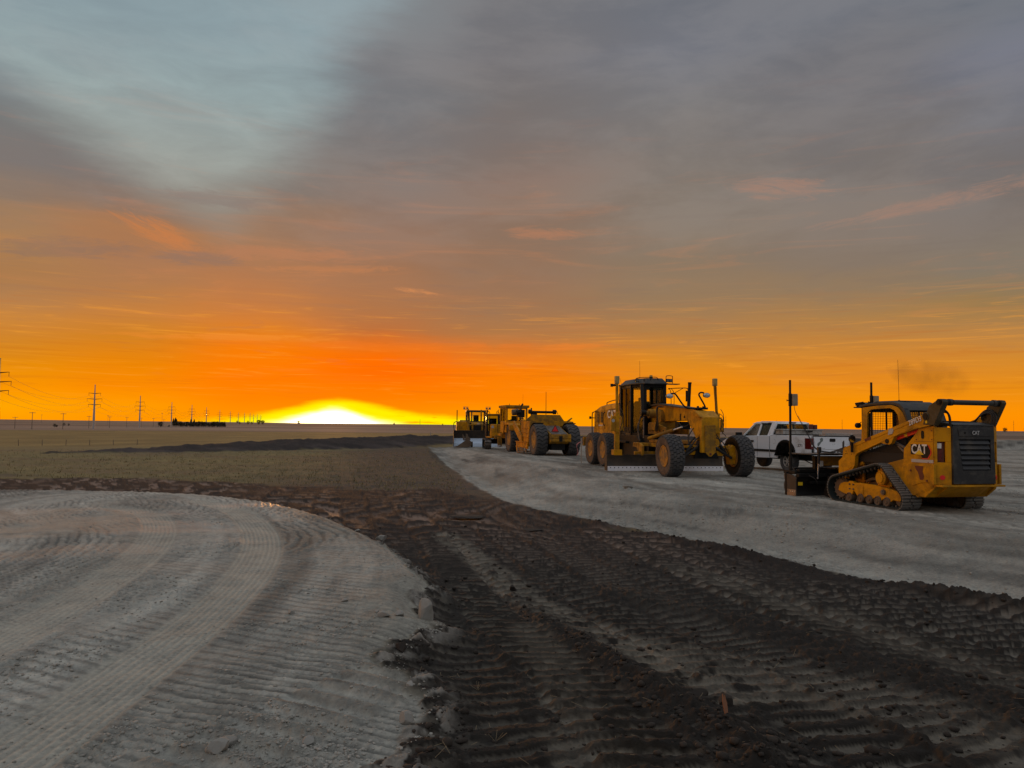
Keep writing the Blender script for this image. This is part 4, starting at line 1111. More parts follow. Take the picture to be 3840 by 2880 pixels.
# ---------------------------------------------------------------- grading attachment carried in front of the loader
def build_attachment():
    t = thing('grading_attachment', (8.76-.242*3.1, 15.77+.970*3.1, 0), (-.242, .970), 'black blade attachment with two sensor masts on the front of the track loader', 'grading attachment')
    D = -3.1   # coordinates below are given in the loader's frame and shifted
    def P(x, y, z): return (x+D, y, z)
    T = Matrix.Translation((D, 0, 0))
    m = MB().at(T); m.prism([(3.05, .02), (3.10, .02), (3.22, .12), (3.24, .30), (3.14, .50), (3.08, .50), (3.17, .30), (3.15, .14)], -1.22, 1.22, 'y'); m.bx(3.0, 3.12, -1.22, 1.22, .46, .54)
    m.build('blade', [BK], t, .005)
    for s in (1, -1):
        m = MB().at(T); m.prism([(3.08, .03), (3.08, .44), (3.22, .50), (3.46, .52), (3.50, .50), (3.50, .03)], s*1.22, s*1.25, 'y'); e = m.build('end_plate', [BLD], t, .004)
        m = MB().at(T); m.bx(3.08, 3.42, s*1.25, s*1.262, .0, .155); m.build('cutting_edge', [TAN], e, .003)
        m = MB().at(T)
        for x in (3.12, 3.19, 3.26): m.cyl((x, s*1.262, .11), (x, s*1.275, .11), .016, n=8)
        m.build('bolt', [STL], e)
        m = MB().at(T); m.bx(3.46, 3.52, s*1.16, s*1.26, .0, .56); m.bx(3.2, 3.66, s*1.10, s*1.2, .52, .60); m.build('post', [BK], e, .004)
        m = MB().at(T); m.prism([(3.60, .60), (3.80, .58), (3.84, .44), (3.76, .20), (3.70, .16), (3.62, .22), (3.58, .40)], s*1.04, s*1.07, 'y'); m.build('caster_arm', [BROWN], e, .004)
        m = MB().at(T); m.lathe([(s*.90, .17), (s*.91, .20), (s*1.01, .20), (s*1.02, .17), (s*1.02, .001)], (3.74, 0, .20), 'y', 28); m.build('caster_wheel', [RB], e, .004)
        m = MB().at(T); m.cyl((3.42, s*1.16, .50), (3.42, s*1.16, 2.80), .028, n=14); m.cyl((3.42, s*1.16, .50), (3.42, s*1.16, .95), .040, n=14)
        ma = m.build('mast', [BK], t)
        m = MB().at(T); m.bx(3.34, 3.50, s*1.16-.16, s*1.16-.03, 2.17, 2.46); m.prism(rrect(3.35, 3.49, 2.19, 2.44, .02), s*1.16-.17, s*1.16-.16, 'y'); sn = m.build('sensor', [MATS['tan_box']], ma, .012)
        m = MB().at(T); m.bx(3.39, 3.45, s*1.16-.03, s*1.16+.03, 2.16, 2.47); m.cyl((3.42, s*1.16+.03, 2.30), (3.42, s*1.16+.09, 2.30), .012, n=8); m.box((3.42, s*1.16+.09, 2.30), (.02, .01, .05)); m.build('clamp', [BK], sn, .004)
    m = MB().at(T)
    m.bx(3.16, 3.26, -1.1, 1.1, .56, .64); m.bx(2.3, 3.8, .28, .40, .44, .56); m.bx(2.3, 3.8, -.40, -.28, .44, .56); m.bx(3.5, 3.62, -1.1, 1.1, .50, .60)
    m.bx(2.22, 2.30, -.52, .52, .18, .78); m.bx(2.3, 2.6, -.4, .4, .3, .42); m.prism([(2.3, .75), (2.7, .66), (3.5, .66), (3.5, .60), (2.5, .55), (2.3, .4)], -.08, .08, 'y')
    m.bx(3.55, 3.75, -.7, .95, .62, .66); m.prism([(2.9, .12), (3.0, .05), (2.7, .0), (2.55, .2), (2.62, .5), (2.75, .5)], .55, .62, 'y')
    m.bx(3.3, 3.42, .5, .56, .6, .95); m.bx(3.0, 3.3, -.9, .9, .30, .36)
    m.build('frame', [BK], t, .006)
    m = MB().at(T); m.bx(3.22, 3.50, -.35, .50, .72, .95); vb = m.build('valve_box', [MATS['worn_shaded_yellow']], t, .01)
    m = MB().at(T); m.bx(3.216, 3.222, .40, .50, .70, .84); m.prism(circ(0, 0, .06, 16), .551, .556, 'y') if False else None; m.build('sticker', [WHD], vb)
    m = MB().at(T); m.bx(3.0, 3.9, -.7, .9, .985, 1.01); m.bx(2.6, 3.3, -.5, .5, 1.02, 1.035); m.build('top_cover', [CH], t, .004)
    m = MB().at(T); m.cyl((2.95, .70, 1.15), (2.98, .70, .78), .034, n=14); m.cyl((2.95, .70, 1.18), (2.95, .70, 1.05), .05, n=14); hc = m.build('hydraulic_cylinder', [CH], t)
    m = MB().at(T); m.cyl((2.98, .70, .78), (3.02, .70, .42), .02, n=12); m.build('rod', [STL], hc)
    m = MB().at(T)
    m.tube(smooth_path([(3.44, 1.04, 2.20), (3.43, 1.02, 2.05), (3.38, .98, 1.90)]), .006)
    m.tube(coil((3.38, .98, 1.92), (3.16, .80, 1.38), .014, 26, 7), .005, 5)
    m.tube(smooth_path([(3.16, .80, 1.38), (3.08, .74, 1.18), (3.0, .60, 1.08), (2.8, .4, 1.05)]), .017)
    for k in range(6): m.tube(smooth_path([(3.3, .3-.12*k, .98), (3.0+.05*k, .25-.1*k, 1.08+.02*k), (2.6, .2-.08*k, 1.02), (2.35, .1-.05*k, .7)]), .013, 6)
    m.tube(smooth_path([(3.5, .5, .75), (3.7, .7, .85), (3.75, .9, .7), (3.5, 1.0, .6)]), .012, 6)
    m.tube(smooth_path([(3.0, .95, .5), (2.9, .85, .42), (2.95, .75, .30), (3.1, .7, .36)]), .012, 6)
    m.build('cable', [CABLE], t)
    m = MB().at(T); m.bx(3.06, 3.066, 1.08, 1.2, .26, .34); m.build('warning_label', [MATS['signal_yellow']], t)
    return t
attachment = build_attachment()
# ================================================================ MOTOR GRADER
def build_grader():
    t = thing('motor_grader', (6.39, 25.5, 0), (.195, -.98), 'big yellow six-wheeled motor grader with a black cab and a long blade across its middle', 'motor grader')
    mt = tyre(.68, .50, .34, 'block', 30)
    def wheel(x, y, side, rear, spin=0., lean=0.):
        m = tyre(.68, .50, .34, 'block', 30)
        w = m.build('wheel', [RB, MATS['sidewall_brown'] if side < 0 else BK, MATS['track_band']], t, 0, 40)
        w.location = (x, y, .68 if not rear else .66); w.rotation_euler = (R_(lean), spin, 0)
        if rear: r = rim(.335, .50, .30, False, side, 12)
        else: r = rim(.335, .50, .16, True, side, 10, hubout=.04)
        r.build('rim', [MATS['rim_yellow']], w, 0, 35)
        if not rear:
            r = rim(.335, .50, .10, False, -side, 8); r.build('rim', [MATS['rim_yellow']], w, 0, 35)
        return w
    wheel(0, -1.22, -1, False, .1, 2); wheel(0, 1.22, 1, False, .3, 2)
    for s in (-1, 1):
        wheel(-7.05, s*1.02, s, True, .2); wheel(-8.78, s*1.02, s, True, .5)
    # --- engine end
    m = MB()
    ev = [(-10.2, 1.15), (-10.2, 2.22), (-10.0, 2.36), (-9.4, 2.50), (-8.5, 2.56), (-7.2, 2.60), (-6.4, 2.55), (-6.4, 1.0), (-9.9, 1.0)]
    m.prism(ev, -.62, .62, 'y')
    hood = m.build('engine_housing', [Y], t, .05)
    m = MB()
    m.prism([(-10.05, 2.355), (-9.4, 2.515), (-8.5, 2.58), (-7.2, 2.62), (-6.5, 2.60), (-6.5, 2.55), (-7.2, 2.57), (-8.5, 2.53), (-9.4, 2.47), (-10.05, 2.31)], -.56, .56, 'y'); m.build('hood_cover', [CH], hood, .01)
    for s in (-1,):
        m = MB(); ring_prism(m, rrect(-10.0, -8.62, 1.52, 2.36, .06), rrect(-9.94, -8.68, 1.58, 2.30, .05), s*.62, s*.64, 'y'); m.build('access_door', [Y], hood, .003)
        for x0 in (-9.70, -9.20):
            m = MB(); m.prism(rrect(x0, x0+.32, 1.80, 2.26, .04), s*.62, s*.632, 'y'); v = m.build('vent', [BK], hood)
            m = MB()
            for k in range(6): m.bx(x0+.01, x0+.31, s*.63, s*.642, 1.84+.07*k, 1.86+.07*k)
            m.build('vent_slat', [YD], v)
        m = MB(); m.bx(-9.5, -8.9, s*.62, s*.628, 1.64, 1.70); m.build('decal_strip', [MATS['grey_decal']], hood)
        m = MB(); m.prism([(-8.25, 1.70), (-8.25, 2.36), (-6.9, 2.40), (-6.9, 1.70)], s*.62, s*.632, 'y'); m.build('side_panel', [YD], hood, .003)
        text_mesh('lettering', 'CAT', .46, WHD, hood, (-7.62, s*.645, 2.13), (1, 0, 0), (0, 0, 1), .003, .008, 1.3)
        m = MB(); m.prism([(-7.82, 1.95), (-7.42, 1.95), (-7.62, 2.16)], s*.648, s*.652, 'y'); m.build('badge', [MATS['signal_yellow']], hood)
        m = MB(); m.tube(smooth_path([(-10.02, s*.72, 1.30), (-10.10, s*.74, 1.40), (-10.10, s*.74, 2.16), (-10.0, s*.72, 2.26), (-9.7, s*.70, 2.30)]), .022); m.tube(smooth_path([(-8.42, s*.70, 1.66), (-8.48, s*.74, 1.74), (-8.48, s*.74, 2.16), (-8.36, s*.70, 2.24)]), .02); m.build('handrail', [BK], hood)
    m = MB(); m.tube(smooth_path([(-9.0, -.4, 2.56), (-9.0, -.4, 2.66), (-8.9, -.38, 2.70), (-7.9, -.38, 2.76), (-7.8, -.38, 2.60)]), .02); m.tube(smooth_path([(-9.0, .4, 2.56), (-9.0, .4, 2.66), (-8.9, .38, 2.70), (-7.9, .38, 2.76), (-7.8, .38, 2.60)]), .02); m.build('handrail', [BK], hood)
    m = MB(); m.bx(-10.32, -10.2, -.60, .60, .95, 1.60); m.bx(-10.75, -10.2, -.9, .9, .92, 1.12); m.bx(-10.75, -10.6, -1.0, -.85, .72, 1.14); m.build('rear_bumper', [YD], t, .01)
    m = MB(); m.cyl((-10.28, -.78, 1.96), (-10.28, -.78, 2.08), .05, n=12); m.bx(-10.30, -10.2, -.80, -.6, 1.99, 2.03); m.build('work_lamp', [BK], t)
    m = MB(); m.prism([(-9.35, .42), (-9.25, .92), (-6.6, .92), (-6.45, .42)], -.72, -.60, 'y'); m.prism([(-9.35, .42), (-9.25, .92), (-6.6, .92), (-6.45, .42)], .60, .72, 'y'); m.bx(-9.2, -6.4, -.5, .5, .62, 1.02); m.build('tandem_case', [Y], t, .02)
    # side step and ladder in front of the tandem, then black masses under the cab
    m = MB(); m.bx(-6.35, -5.1, -.92, -.6, .98, 1.06); m.bx(-6.30, -5.9, -.95, -.90, .42, 1.0)
    for z in (.45, .62, .80): m.bx(-6.30, -5.9, -1.0, -.88, z, z+.03)
    m.prism([(-6.4, 1.0), (-4.4, 1.0), (-4.3, 1.32), (-6.4, 1.36)], -.62, .62, 'y'); m.bx(-6.4, -4.6, -.5, .5, .55, 1.0)
    m.bx(-4.3, -3.4, -.62, .62, .70, 1.30); m.prism([(-6.3, 1.3), (-4.3, 1.3), (-3.7, .9), (-3.7, .45), (-6.3, .45)], -.78, -.62, 'y')  # solid black masses put in for the backlit darkness under the cab
    m.build('step', [BK], t, .01)
    # --- cab: a narrow-nosed black frame
    plan = [(-6.15, -.72), (-4.92, -.74), (-4.25, -.46), (-4.25, .34), (-4.92, .54), (-6.15, .56)]
    z0, z1 = 1.30, 3.26
    m = MB()
    for (x, y) in plan: m.box((x, y, (z0+z1)/2), (.13, .13, z1-z0))
    m.bx(-6.15, -6.08, -.70, .54, 1.3, 2.45); m.bx(-5.9, -5.0, -.66, .50, 1.3, 1.95); m.bx(-5.0, -4.35, -.45, -.1, 1.3, 2.25)  # black wall and blocks added inside so the cab reads unlit
    m.box((-5.55, -.735, (z0+z1)/2), (.06, .06, z1-z0)); m.box((-5.55, .55, (z0+z1)/2), (.06, .06, z1-z0))
    def beam(p, q, z, h, w=.07):
        p = Vector((*p, z)); q = Vector((*q, z)); d = q-p
        m.box((p+q)/2, (d.length, w, h), ('Z', math.atan2(d.y, d.x)))
    for i in range(6): beam(plan[i], plan[(i+1) % 6], z1-.05, .14); beam(plan[i], plan[(i+1) % 6], z0+.03, .12)
    beam(plan[0], plan[5], 2.05, .10); beam(plan[0], plan[1], 1.45, .3, .04); beam(plan[4], plan[5], 1.45, .3, .04)
    m.prism([(p[0]*1., p[1]) for p in plan], z0-.02, z0+.02, 'z')
    cab = m.build('cab_frame', [BK], t, .012)
    for i in range(6):
        a, b_ = Vector((*plan[i], 0)), Vector((*plan[(i+1) % 6], 0)); d = (b_-a).normalized()
        a += d*.05; b_ -= d*.05; n_ = Vector((d.y, -d.x, 0))*.012
        lo = 1.42 if i in (0, 4) else (2.12 if i == 5 else 1.38)
        m = MB(); m.add([a+Vector((0, 0, lo)), b_+Vector((0, 0, lo)), b_+Vector((0, 0, 3.14)), a+Vector((0, 0, 3.14)), a+n_+Vector((0, 0, lo)), b_+n_+Vector((0, 0, lo)), b_+n_+Vector((0, 0, 3.14)), a+n_+Vector((0, 0, 3.14))],
                     [(3, 2, 1, 0), (4, 5, 6, 7), (0, 1, 5, 4), (1, 2, 6, 5), (2, 3, 7, 6), (3, 0, 4, 7)])
        m.build('cab_window', [GB if i in (0, 4) else GY], cab)  # side panes tinted near black to carry the dark cab interior
    m = MB(); roofp = [(-6.42, -.62), (-6.2, -.84), (-4.7, -.84), (-4.02, -.54), (-4.02, .40), (-4.7, .60), (-6.2, .62), (-6.42, .50)]
    m.prism(roofp, 3.26, 3.31, 'z')
    top = [(x*.86-.74, y*.66-.03) for x, y in roofp]
    n = len(roofp); vs = [(x*.97-.155, y*.93, 3.31) for x, y in roofp]+[(x, y, 3.50) for x, y in top]
    m.add(vs, [(i, (i+1) % n, (i+1) % n+n, i+n) for i in range(n)]+[tuple(range(n, 2*n))])
    rf = m.build('roof', [CH], cab, .01)
    m = MB(); m.cyl((-4.9, .05, 3.5), (-4.9, .05, 3.56), .075, n=20); m.build('beacon_base', [BK], rf)
    m = MB(); m.cyl((-4.9, .05, 3.56), (-4.9, .05, 3.66), .07, .06, n=20); m.build('beacon', [AMB], rf, .01)
    m = MB()
    m.tube(smooth_path([(-4.5, -.74, 3.32), (-4.5, -.74, 3.46), (-4.4, -.62, 3.52), (-4.2, -.3, 3.53), (-4.15, .0, 3.52), (-4.15, .05, 3.34)]), .014, 6)
    m.tube(smooth_path([(-4.12, .36, 3.32), (-4.12, .36, 3.55), (-4.15, .42, 3.60), (-4.25, .66, 3.60), (-4.3, .70, 3.50), (-4.3, .70, 3.32)]), .014, 6)
    m.bx(-4.4, -4.05, .30, .90, 3.27, 3.30); m.build('roof_rail', [BK], rf)
    for (x, y) in ((-4.42, -.70), (-4.2, -.45), (-4.16, -.2), (-4.18, .44), (-4.22, .58)):
        m = MB(); m.box((x, y, 3.42), (.09, .13, .13)); l_ = m.build('roof_lamp', [BK], rf, .015)
        m = MB(); m.box((x+.048, y, 3.42), (.006, .10, .10)); m.build('lamp_lens', [GRY], l_)
    m = MB(); m.tube([(-5.2, -.3, 3.50), (-5.2, -.3, 3.9), (-5.22, -.3, 4.25)], [.008, .006, .005], 6); m.tube([(-6.2, -.7, 3.3), (-6.26, -.76, 3.6)], .006, 6); m.build('aerial', [BK], rf)
    m = MB(); m.bx(-5.75, -5.20, -.30, .30, 1.72, 1.96); m.prism([(-5.80, 1.8), (-5.62, 1.8), (-5.68, 2.66), (-5.88, 2.62)], -.30, .30, 'y'); m.bx(-5.82, -5.72, -.14, .14, 2.58, 2.80); m.bx(-5.7, -5.2, -.36, -.28, 1.9, 2.0); m.bx(-5.7, -5.2, .28, .36, 1.9, 2.0); m.bx(-5.6, -5.3, -.2, .2, 1.3, 1.72); m.build('driver_seat', [SEAT], cab, .03)
    m = MB(); m.prism([(-4.75, 1.3), (-4.55, 1.3), (-4.70, 2.0), (-4.82, 2.0)], -.12, .12, 'y'); m.lathe([(-.01, .15), (.01, .15), (.01, .19), (-.01, .19)], (-4.85, 0, 2.08), 'x', 20); m.bx(-4.9, -4.6, -.45, -.3, 1.7, 2.2); m.build('steering_column', [BK], cab, .01)
    m = MB(); m.tube(smooth_path([(-4.96, -.80, 1.4), (-4.96, -.84, 1.5), (-4.96, -.84, 2.5), (-4.96, -.80, 2.6)]), .016, 6); m.tube(smooth_path([(-5.9, -.78, 2.5), (-5.9, -.90, 2.5), (-5.9, -.92, 2.9), (-5.9, -.80, 3.0)]), .014, 6)
    m.tube(smooth_path([(-4.3, .52, 3.1), (-4.25, .60, 3.0), (-4.25, .62, 2.3), (-4.3, .55, 2.1)]), .012, 6); m.tube(smooth_path([(-4.3, .66, 3.1), (-4.2, .72, 2.9), (-4.22, .72, 2.2)]), .012, 6)
    m.build('handrail', [BK], cab)
    m = MB(); m.tube(smooth_path([(-4.35, .55, 3.12), (-4.0, .9, 3.13), (-3.9, 1.12, 3.12), (-3.88, 1.16, 3.02)]), .018, 6); m.tube([(-4.1, .72, 2.95), (-3.95, .98, 3.12)], .014, 6)
    m.box((-3.88, 1.16, 2.82), (.05, .20, .42), ('Z', .15)); m.build('side_mirror', [BK], cab, .012)
    # --- gooseneck frame
    m = MB()
    m.prism([(-4.5, 1.30), (-4.5, 1.62), (-4.0, 1.80), (-3.5, 1.82), (-2.5, 1.84), (-.55, 1.86), (-.30, 1.50), (.0, 1.30), (.30, 1.28), (.42, 1.40), (.42, 1.94), (.0, 2.16), (-.9, 2.26), (-3.3, 2.46), (-4.0, 2.47), (-4.5, 2.3), (-5.0, 1.30)], -.17, .17, 'y')
    m.prism([(-.62, 1.80), (-.28, 1.50), (.06, 1.18), (.26, 1.40), (.44, 1.45), (.44, 1.95), (.0, 2.15), (-.6, 2.10)], -.30, .30, 'y')
    m.prism([(-.45, 2.14), (.0, 2.17), (.42, 1.96), (.30, 1.93), (-.4, 2.08)], -.34, .34, 'y')
    fr = m.build('main_frame', [Y], t, .015)
    m = MB(); m.prism([(-4.3, 2.48), (-3.4, 2.50), (-.85, 2.285), (-.85, 2.255), (-3.4, 2.44), (-4.3, 2.40)], -.26, .26, 'y'); m.build('top_cover', [CH], fr, .008)
    # block where the blade linkage hangs, with a cross saddle
    m = MB(); m.cyl((-3.45, -.62, 2.12), (-3.45, .62, 2.12), .17, n=24); m.cyl((-3.25, -.32, 1.98), (-3.25, .32, 1.98), .29, n=28); m.bx(-3.7, -3.0, -.5, .5, 1.50, 1.80)
    m.prism([(-3.9, 1.36), (-2.2, 1.36), (-2.2, 1.60), (-3.0, 1.75), (-3.9, 1.75)], -.46, -.40, 'y'); m.prism([(-3.9, 1.36), (-2.2, 1.36), (-2.2, 1.60), (-3.0, 1.75), (-3.9, 1.75)], .40, .46, 'y')
    m.cyl((-3.45, -.80, 2.12), (-3.45, -.62, 2.12), .10, n=16); m.cyl((-3.45, .62, 2.12), (-3.45, .80, 2.12), .10, n=16)
    m.build('saddle', [YD], t, .01)  # darker yellow carries the shading on the saddle
    m = MB()
    for k in range(5): m.cyl((-3.7+.33*k, -.47, 1.48), (-3.7+.33*k, -.462, 1.48), .035, n=12)
    m.build('saddle_hole', [BK], t)
    for (x, y, tx, ty) in ((-3.35, -.86, -3.9, -.72), (-2.45, .50, -2.4, .56)):
        m = MB(); m.cyl((x+(tx-x)*.25, y+(ty-y)*.25, 2.05), (tx, ty, 3.24), .060, n=16); m.cyl((tx, ty, 3.20), (tx, ty, 3.26), .068, n=16); m.cyl((x, y-.1, 2.15), (x, y+.1, 2.15), .09, n=14)
        lc = m.build('lift_cylinder', [BK], t, 0)
        m = MB(); m.cyl((x+.05, y, 1.98), (x+.10, y-.02, 1.20), .026, n=12); m.build('rod', [STD], lc)
    # drawbar, circle, side-shift
    m = MB(); m.lathe([(-.07, .62), (.07, .62), (.07, .80), (-.07, .80), (-.07, .62)], (-2.55, -.1, .98), 'z', 40)
    m.prism([(-2.0, -.85), (-.1, -.12), (-.1, .12), (-2.0, .75), (-3.3, .55), (-3.3, -.65)], 1.06, 1.16, 'z'); m.bx(-.3, .1, -.1, .1, .95, 1.15)
    m.prism([(-2.35, .60), (-2.30, .95), (-2.6, 1.05), (-3.2, 1.05), (-3.3, .9), (-2.9, .88), (-2.7, .70), (-2.66, .60)], -1.30, -1.22, 'y'); m.prism([(-2.35, .60), (-2.30, .95), (-2.6, 1.05), (-3.2, 1.05), (-3.3, .9), (-2.9, .88), (-2.7, .70), (-2.66, .60)], .85, .93, 'y')
    m.bx(-3.2, -2.55, -1.30, .93, .93, 1.04); m.bx(-2.62, -2.5, -1.5, 1.1, .62, .74)
    m.build('drawbar', [YD], t, .012)
    m = MB(); m.cyl((-2.6, -.95, 1.20), (-1.75, -.35, 1.52), .065, n=16); sc = m.build('side_cylinder', [YD], t); m = MB(); m.cyl((-1.75, -.35, 1.52), (-1.45, -.15, 1.63), .03, n=12); m.build('rod', [STL], sc)
    # --- blade
    def arc(x0, r, z0, z1, n=8):
        return [(x0 - math.sqrt(max(r*r-((z0+z1)/2-(z0+(z1-z0)*k/n))**2, 0)) + math.sqrt(r*r-((z1-z0)/2)**2), z0+(z1-z0)*k/n) for k in range(n+1)]
    f_ = arc(-2.40, .45, .20, .62); m = MB(); m.prism(f_+[(x-.03, z) for x, z in f_[::-1]], -2.55, 1.86, 'y'); bl = m.build('moldboard', [BLD], t, 0)
    m = MB(); m.prism([(-2.385, .05), (-2.385, .215), (-2.41, .215), (-2.41, .05)], -2.55, 1.86, 'y'); ce = m.build('cutting_edge', [EDG], bl, .003)
    m = MB()
    for k in range(29): m.cyl((-2.384, -2.45+.15*k, .165), (-2.378, -2.45+.15*k, .165), .018, n=8)
    m.build('edge_bolt', [BK], ce)
    m = MB(); m.bx(-2.7, -2.44, -2.565, -2.54, .06, .60); m.build('end_bit', [BLD], bl)
    m = MB(); m.prism([(-2.46, .62), (-2.5, .64), (-2.65, .64), (-2.62, .60)], -1.4, .9, 'y'); m.build('dirt_on_blade', [BROWN], bl)
    # --- sensor masts on the blade ends
    for (y, hy, s, tilt) in ((-2.17, -2.17, 1, 0.), (1.70, 1.70, -1, -.09)):
        m = MB(); m.bx(-2.66, -2.40, y-.16, y+.16, .60, .80); m.bx(-2.6, -2.48, y-.085, y+.085, .78, 1.55); m.bx(-2.64, -2.44, y-.06, y+.06, 1.4, 2.12); m.cyl((-2.54, y, 1.9), (-2.54, y+tilt, 3.16), .052, n=14)
        m.bx(-2.58, -2.50, y-.22, y+.24, 1.46, 1.50)
        m.prism([(y-.24, 1.46), (y-.24, 1.86), (y-.16, 2.0), (y-.07, 2.0), (y-.07, 1.46)], -2.62, -2.46, 'x')
        m.prism([(y+.26, 1.46), (y+.22, 1.90), (y+.18, 1.96), (y+.14, 1.9), (y+.14, 1.46)], -2.60, -2.50, 'x')
        m.bx(-2.6, -2.45, y-.14, y+.14, 1.94, 2.0)
        ms = m.build('sensor_mast', [Y], t, .008)
        m = MB(); m.bx(-2.62, -2.46, y+tilt-.075, y+tilt+.075, 3.15, 3.43); m.build('sensor_head', [SEN], ms, .02)
        m = MB(); m.tube(coil((-2.46, y+.07*s, 3.12), (-2.48, y+.085*s, 2.2), .020, 30, 7), .006, 5)
        m.tube(smooth_path([(-2.48, y+.085*s, 2.2), (-2.44, y+.16, 2.05), (-2.44, y+.18, 1.8), (-2.44, y+.1, 1.55), (-2.44, y+.3, 1.3)]), .012, 6); m.tube(smooth_path([(-2.5, y+.12, 2.3), (-2.45, y+.20, 2.1), (-2.5, y+.24, 1.7), (-2.5, y+.18, 1.4)]), .012, 6)
        m.build('coiled_cable', [CABLE], ms)
        if y < 0:
            m = MB(); m.cyl((-2.54, y-.16, 3.10), (-2.54, y-.06, 3.10), .045, n=12); m.bx(-2.57, -2.51, y-.24, y-.15, 3.04, 3.15); m.build('lamp', [BK], ms, .01)
            m = MB(); m.prism(circ(y-.16, 1.83, .06, 14), -2.463, -2.458, 'x'); m.build('decal', [MATS['grey_decal']], ms)
    # --- front end
    m = MB(); m.prism([(-.32, .80), (-.32, 1.85), (-.22, 1.97), (.18, 1.97), (.28, 1.86), (.28, 1.45), (.18, 1.42), (.18, .80)], .30, .46, 'x'); m.build('nose_plate', [Y], t, .02)
    m = MB(); m.prism([(-.22, .82), (-.07, .68), (.0, .68), (.15, .82), (.15, 1.70), (-.22, 1.70)], .46, .50, 'x')
    pl = m.build('push_plate', [YD], t, .006)
    m = MB()
    for k in range(9):
        z = .86+.10*k
        m.cyl((.50, -.195, z), (.508, -.195, z), .012, n=8); m.cyl((.50, .125, z), (.508, .125, z), .012, n=8)
    for y in (-.13, -.06, .02, .08): m.cyl((.50, y, 1.66), (.508, y, 1.66), .012, n=8)
    m.cyl((.50, -.035, .76), (.515, -.035, .76), .038, n=14); m.build('bolt', [MATS['rust_red']], pl)
    m = MB(); m.bx(-.14, .10, -.95, .95, .72, .86); m.bx(-.1, .08, -.80, .80, .94, 1.02); 
    for s in (-1, 1):
        m.prism([(s*.85, .40), (s*1.02, .42), (s*1.02, 1.0), (s*.92, 1.06), (s*.80, .9)], -.16, .16, 'x'); m.lathe([(s*.90, .20), (s*1.12, .20), (s*1.12, .05)], (0, 0, .68), 'y', 20)
    m.build('front_axle', [Y], t, .015)
    m = MB(); m.prism([(-.45, .60), (.45, .60), (.20, 1.25), (-.20, 1.25)], -.13, .13, 'x'); m.bx(-.1, .1, -.7, .7, .86, .94); m.build('axle_housing', [BK], t, .02)
    m = MB()
    for s in (-1, 1):
        m.cyl((.12, s*.30, .98), (.16, s*.88, .62), .045, n=12); m.cyl((-.2, s*.25, 1.3), (-.2, s*.7, .8), .03, n=10); m.cyl((.1, s*.5, 1.05), (.1, s*.7, .78), .05, n=12)
        m.tube(smooth_path([(.2, s*.3, 1.3), (.28, s*.5, 1.15), (.26, s*.65, .9), (.15, s*.78, .75)]), .018, 6); m.tube(smooth_path([(-.2, s*.3, 1.6), (-.1, s*.5, 1.35), (.0, s*.55, 1.1), (.1, s*.42, .95)]), .018, 6)
    m.tube(smooth_path([(-1.6, -.2, 1.80), (-1.4, -.22, 1.68), (-1.0, -.22, 1.66), (-.5, -.22, 1.80)]), .015, 6); m.tube(smooth_path([(-1.6, .2, 1.80), (-1.3, .22, 1.62), (-.9, .22, 1.62), (-.5, .22, 1.80)]), .015, 6)
    for k in range(6): m.tube(smooth_path([(-3.0+.08*k, -.36, 2.35), (-2.7+.05*k, -.55-.03*k, 2.3), (-2.62+.03*k, -.62, 1.9-.05*k), (-3.0, -.52, 1.62-.03*k)]), .016, 6)
    for k in range(4): m.tube(smooth_path([(-4.3, -.4, 2.2), (-3.9, -.75-.04*k, 2.0-.1*k), (-3.6, -.95, 1.5-.1*k), (-3.3, -1.0, 1.1)]), .015, 6)
    m.tube(coil((-4.2, -.55, 1.6), (-3.9, -.9, .9), .02, 18, 7), .008, 5)
    m.build('hydraulic_hose', [CABLE], t)
    m = MB(); m.cyl((-1.2, -.172, 1.98), (-1.2, -.19, 1.98), .045, n=14); m.bx(-1.6, -1.5, -.18, -.17, 1.86, 2.1); m.bx(-1.9, -1.6, -.22, .22, 1.55, 1.82); m.build('side_fitting', [BK], fr)
    m = MB(); m.bx(-.55, -.15, -.16, .2, 2.22, 2.29); m.cyl((-.4, -.05, 2.29), (-.4, -.05, 2.34), .04, n=10); m.cyl((-.3, .10, 2.29), (-.3, .10, 2.33), .04, n=10); m.build('valve_bank', [BK], t, .01)
    for (pts, lp, s) in (([(-.3, -.1, 2.24), (-.3, -.45, 2.26), (-.3, -.62, 2.36), (-.3, -.88, 2.70), (-.3, -.95, 2.74), (-.3, -1.05, 2.73)], (-.28, -1.12, 2.65), -1),
                         ([(-.3, .0, 2.24), (-.3, .10, 2.25), (-.3, .16, 2.32), (-.3, .0, 2.60), (-.3, -.06, 2.72), (-.3, .0, 2.79), (-.3, .12, 2.78)], (-.28, .20, 2.70), 1)):
        m = MB(); m.tube(smooth_path(pts), .028, 8); hb = m.build('headlight_bracket', [BK], t)
        m = MB(); m.lathe([(-.08, .03), (-.05, .075), (.03, .085), (.03, .001)], lp, 'x', 24)
        for k in range(len(m.v)):
            v = m.v[k]; m.v[k] = (v[0], lp[1]+(v[1]-lp[1])*1.5, v[2])
        hl = m.build('headlight', [CH], hb, 0)
        m = MB(); m.lathe([(.03, .075), (.045, .06), (.05, .001)], lp, 'x', 24)
        for k in range(len(m.v)):
            v = m.v[k]; m.v[k] = (v[0], lp[1]+(v[1]-lp[1])*1.5, v[2])
        m.build('lens', [STL], hl)
    return t
material('rim_yellow', (.50, .22, .01), .5, 0, .15, 6, (.20, .12, .05), .55, .06)
grader = build_grader()
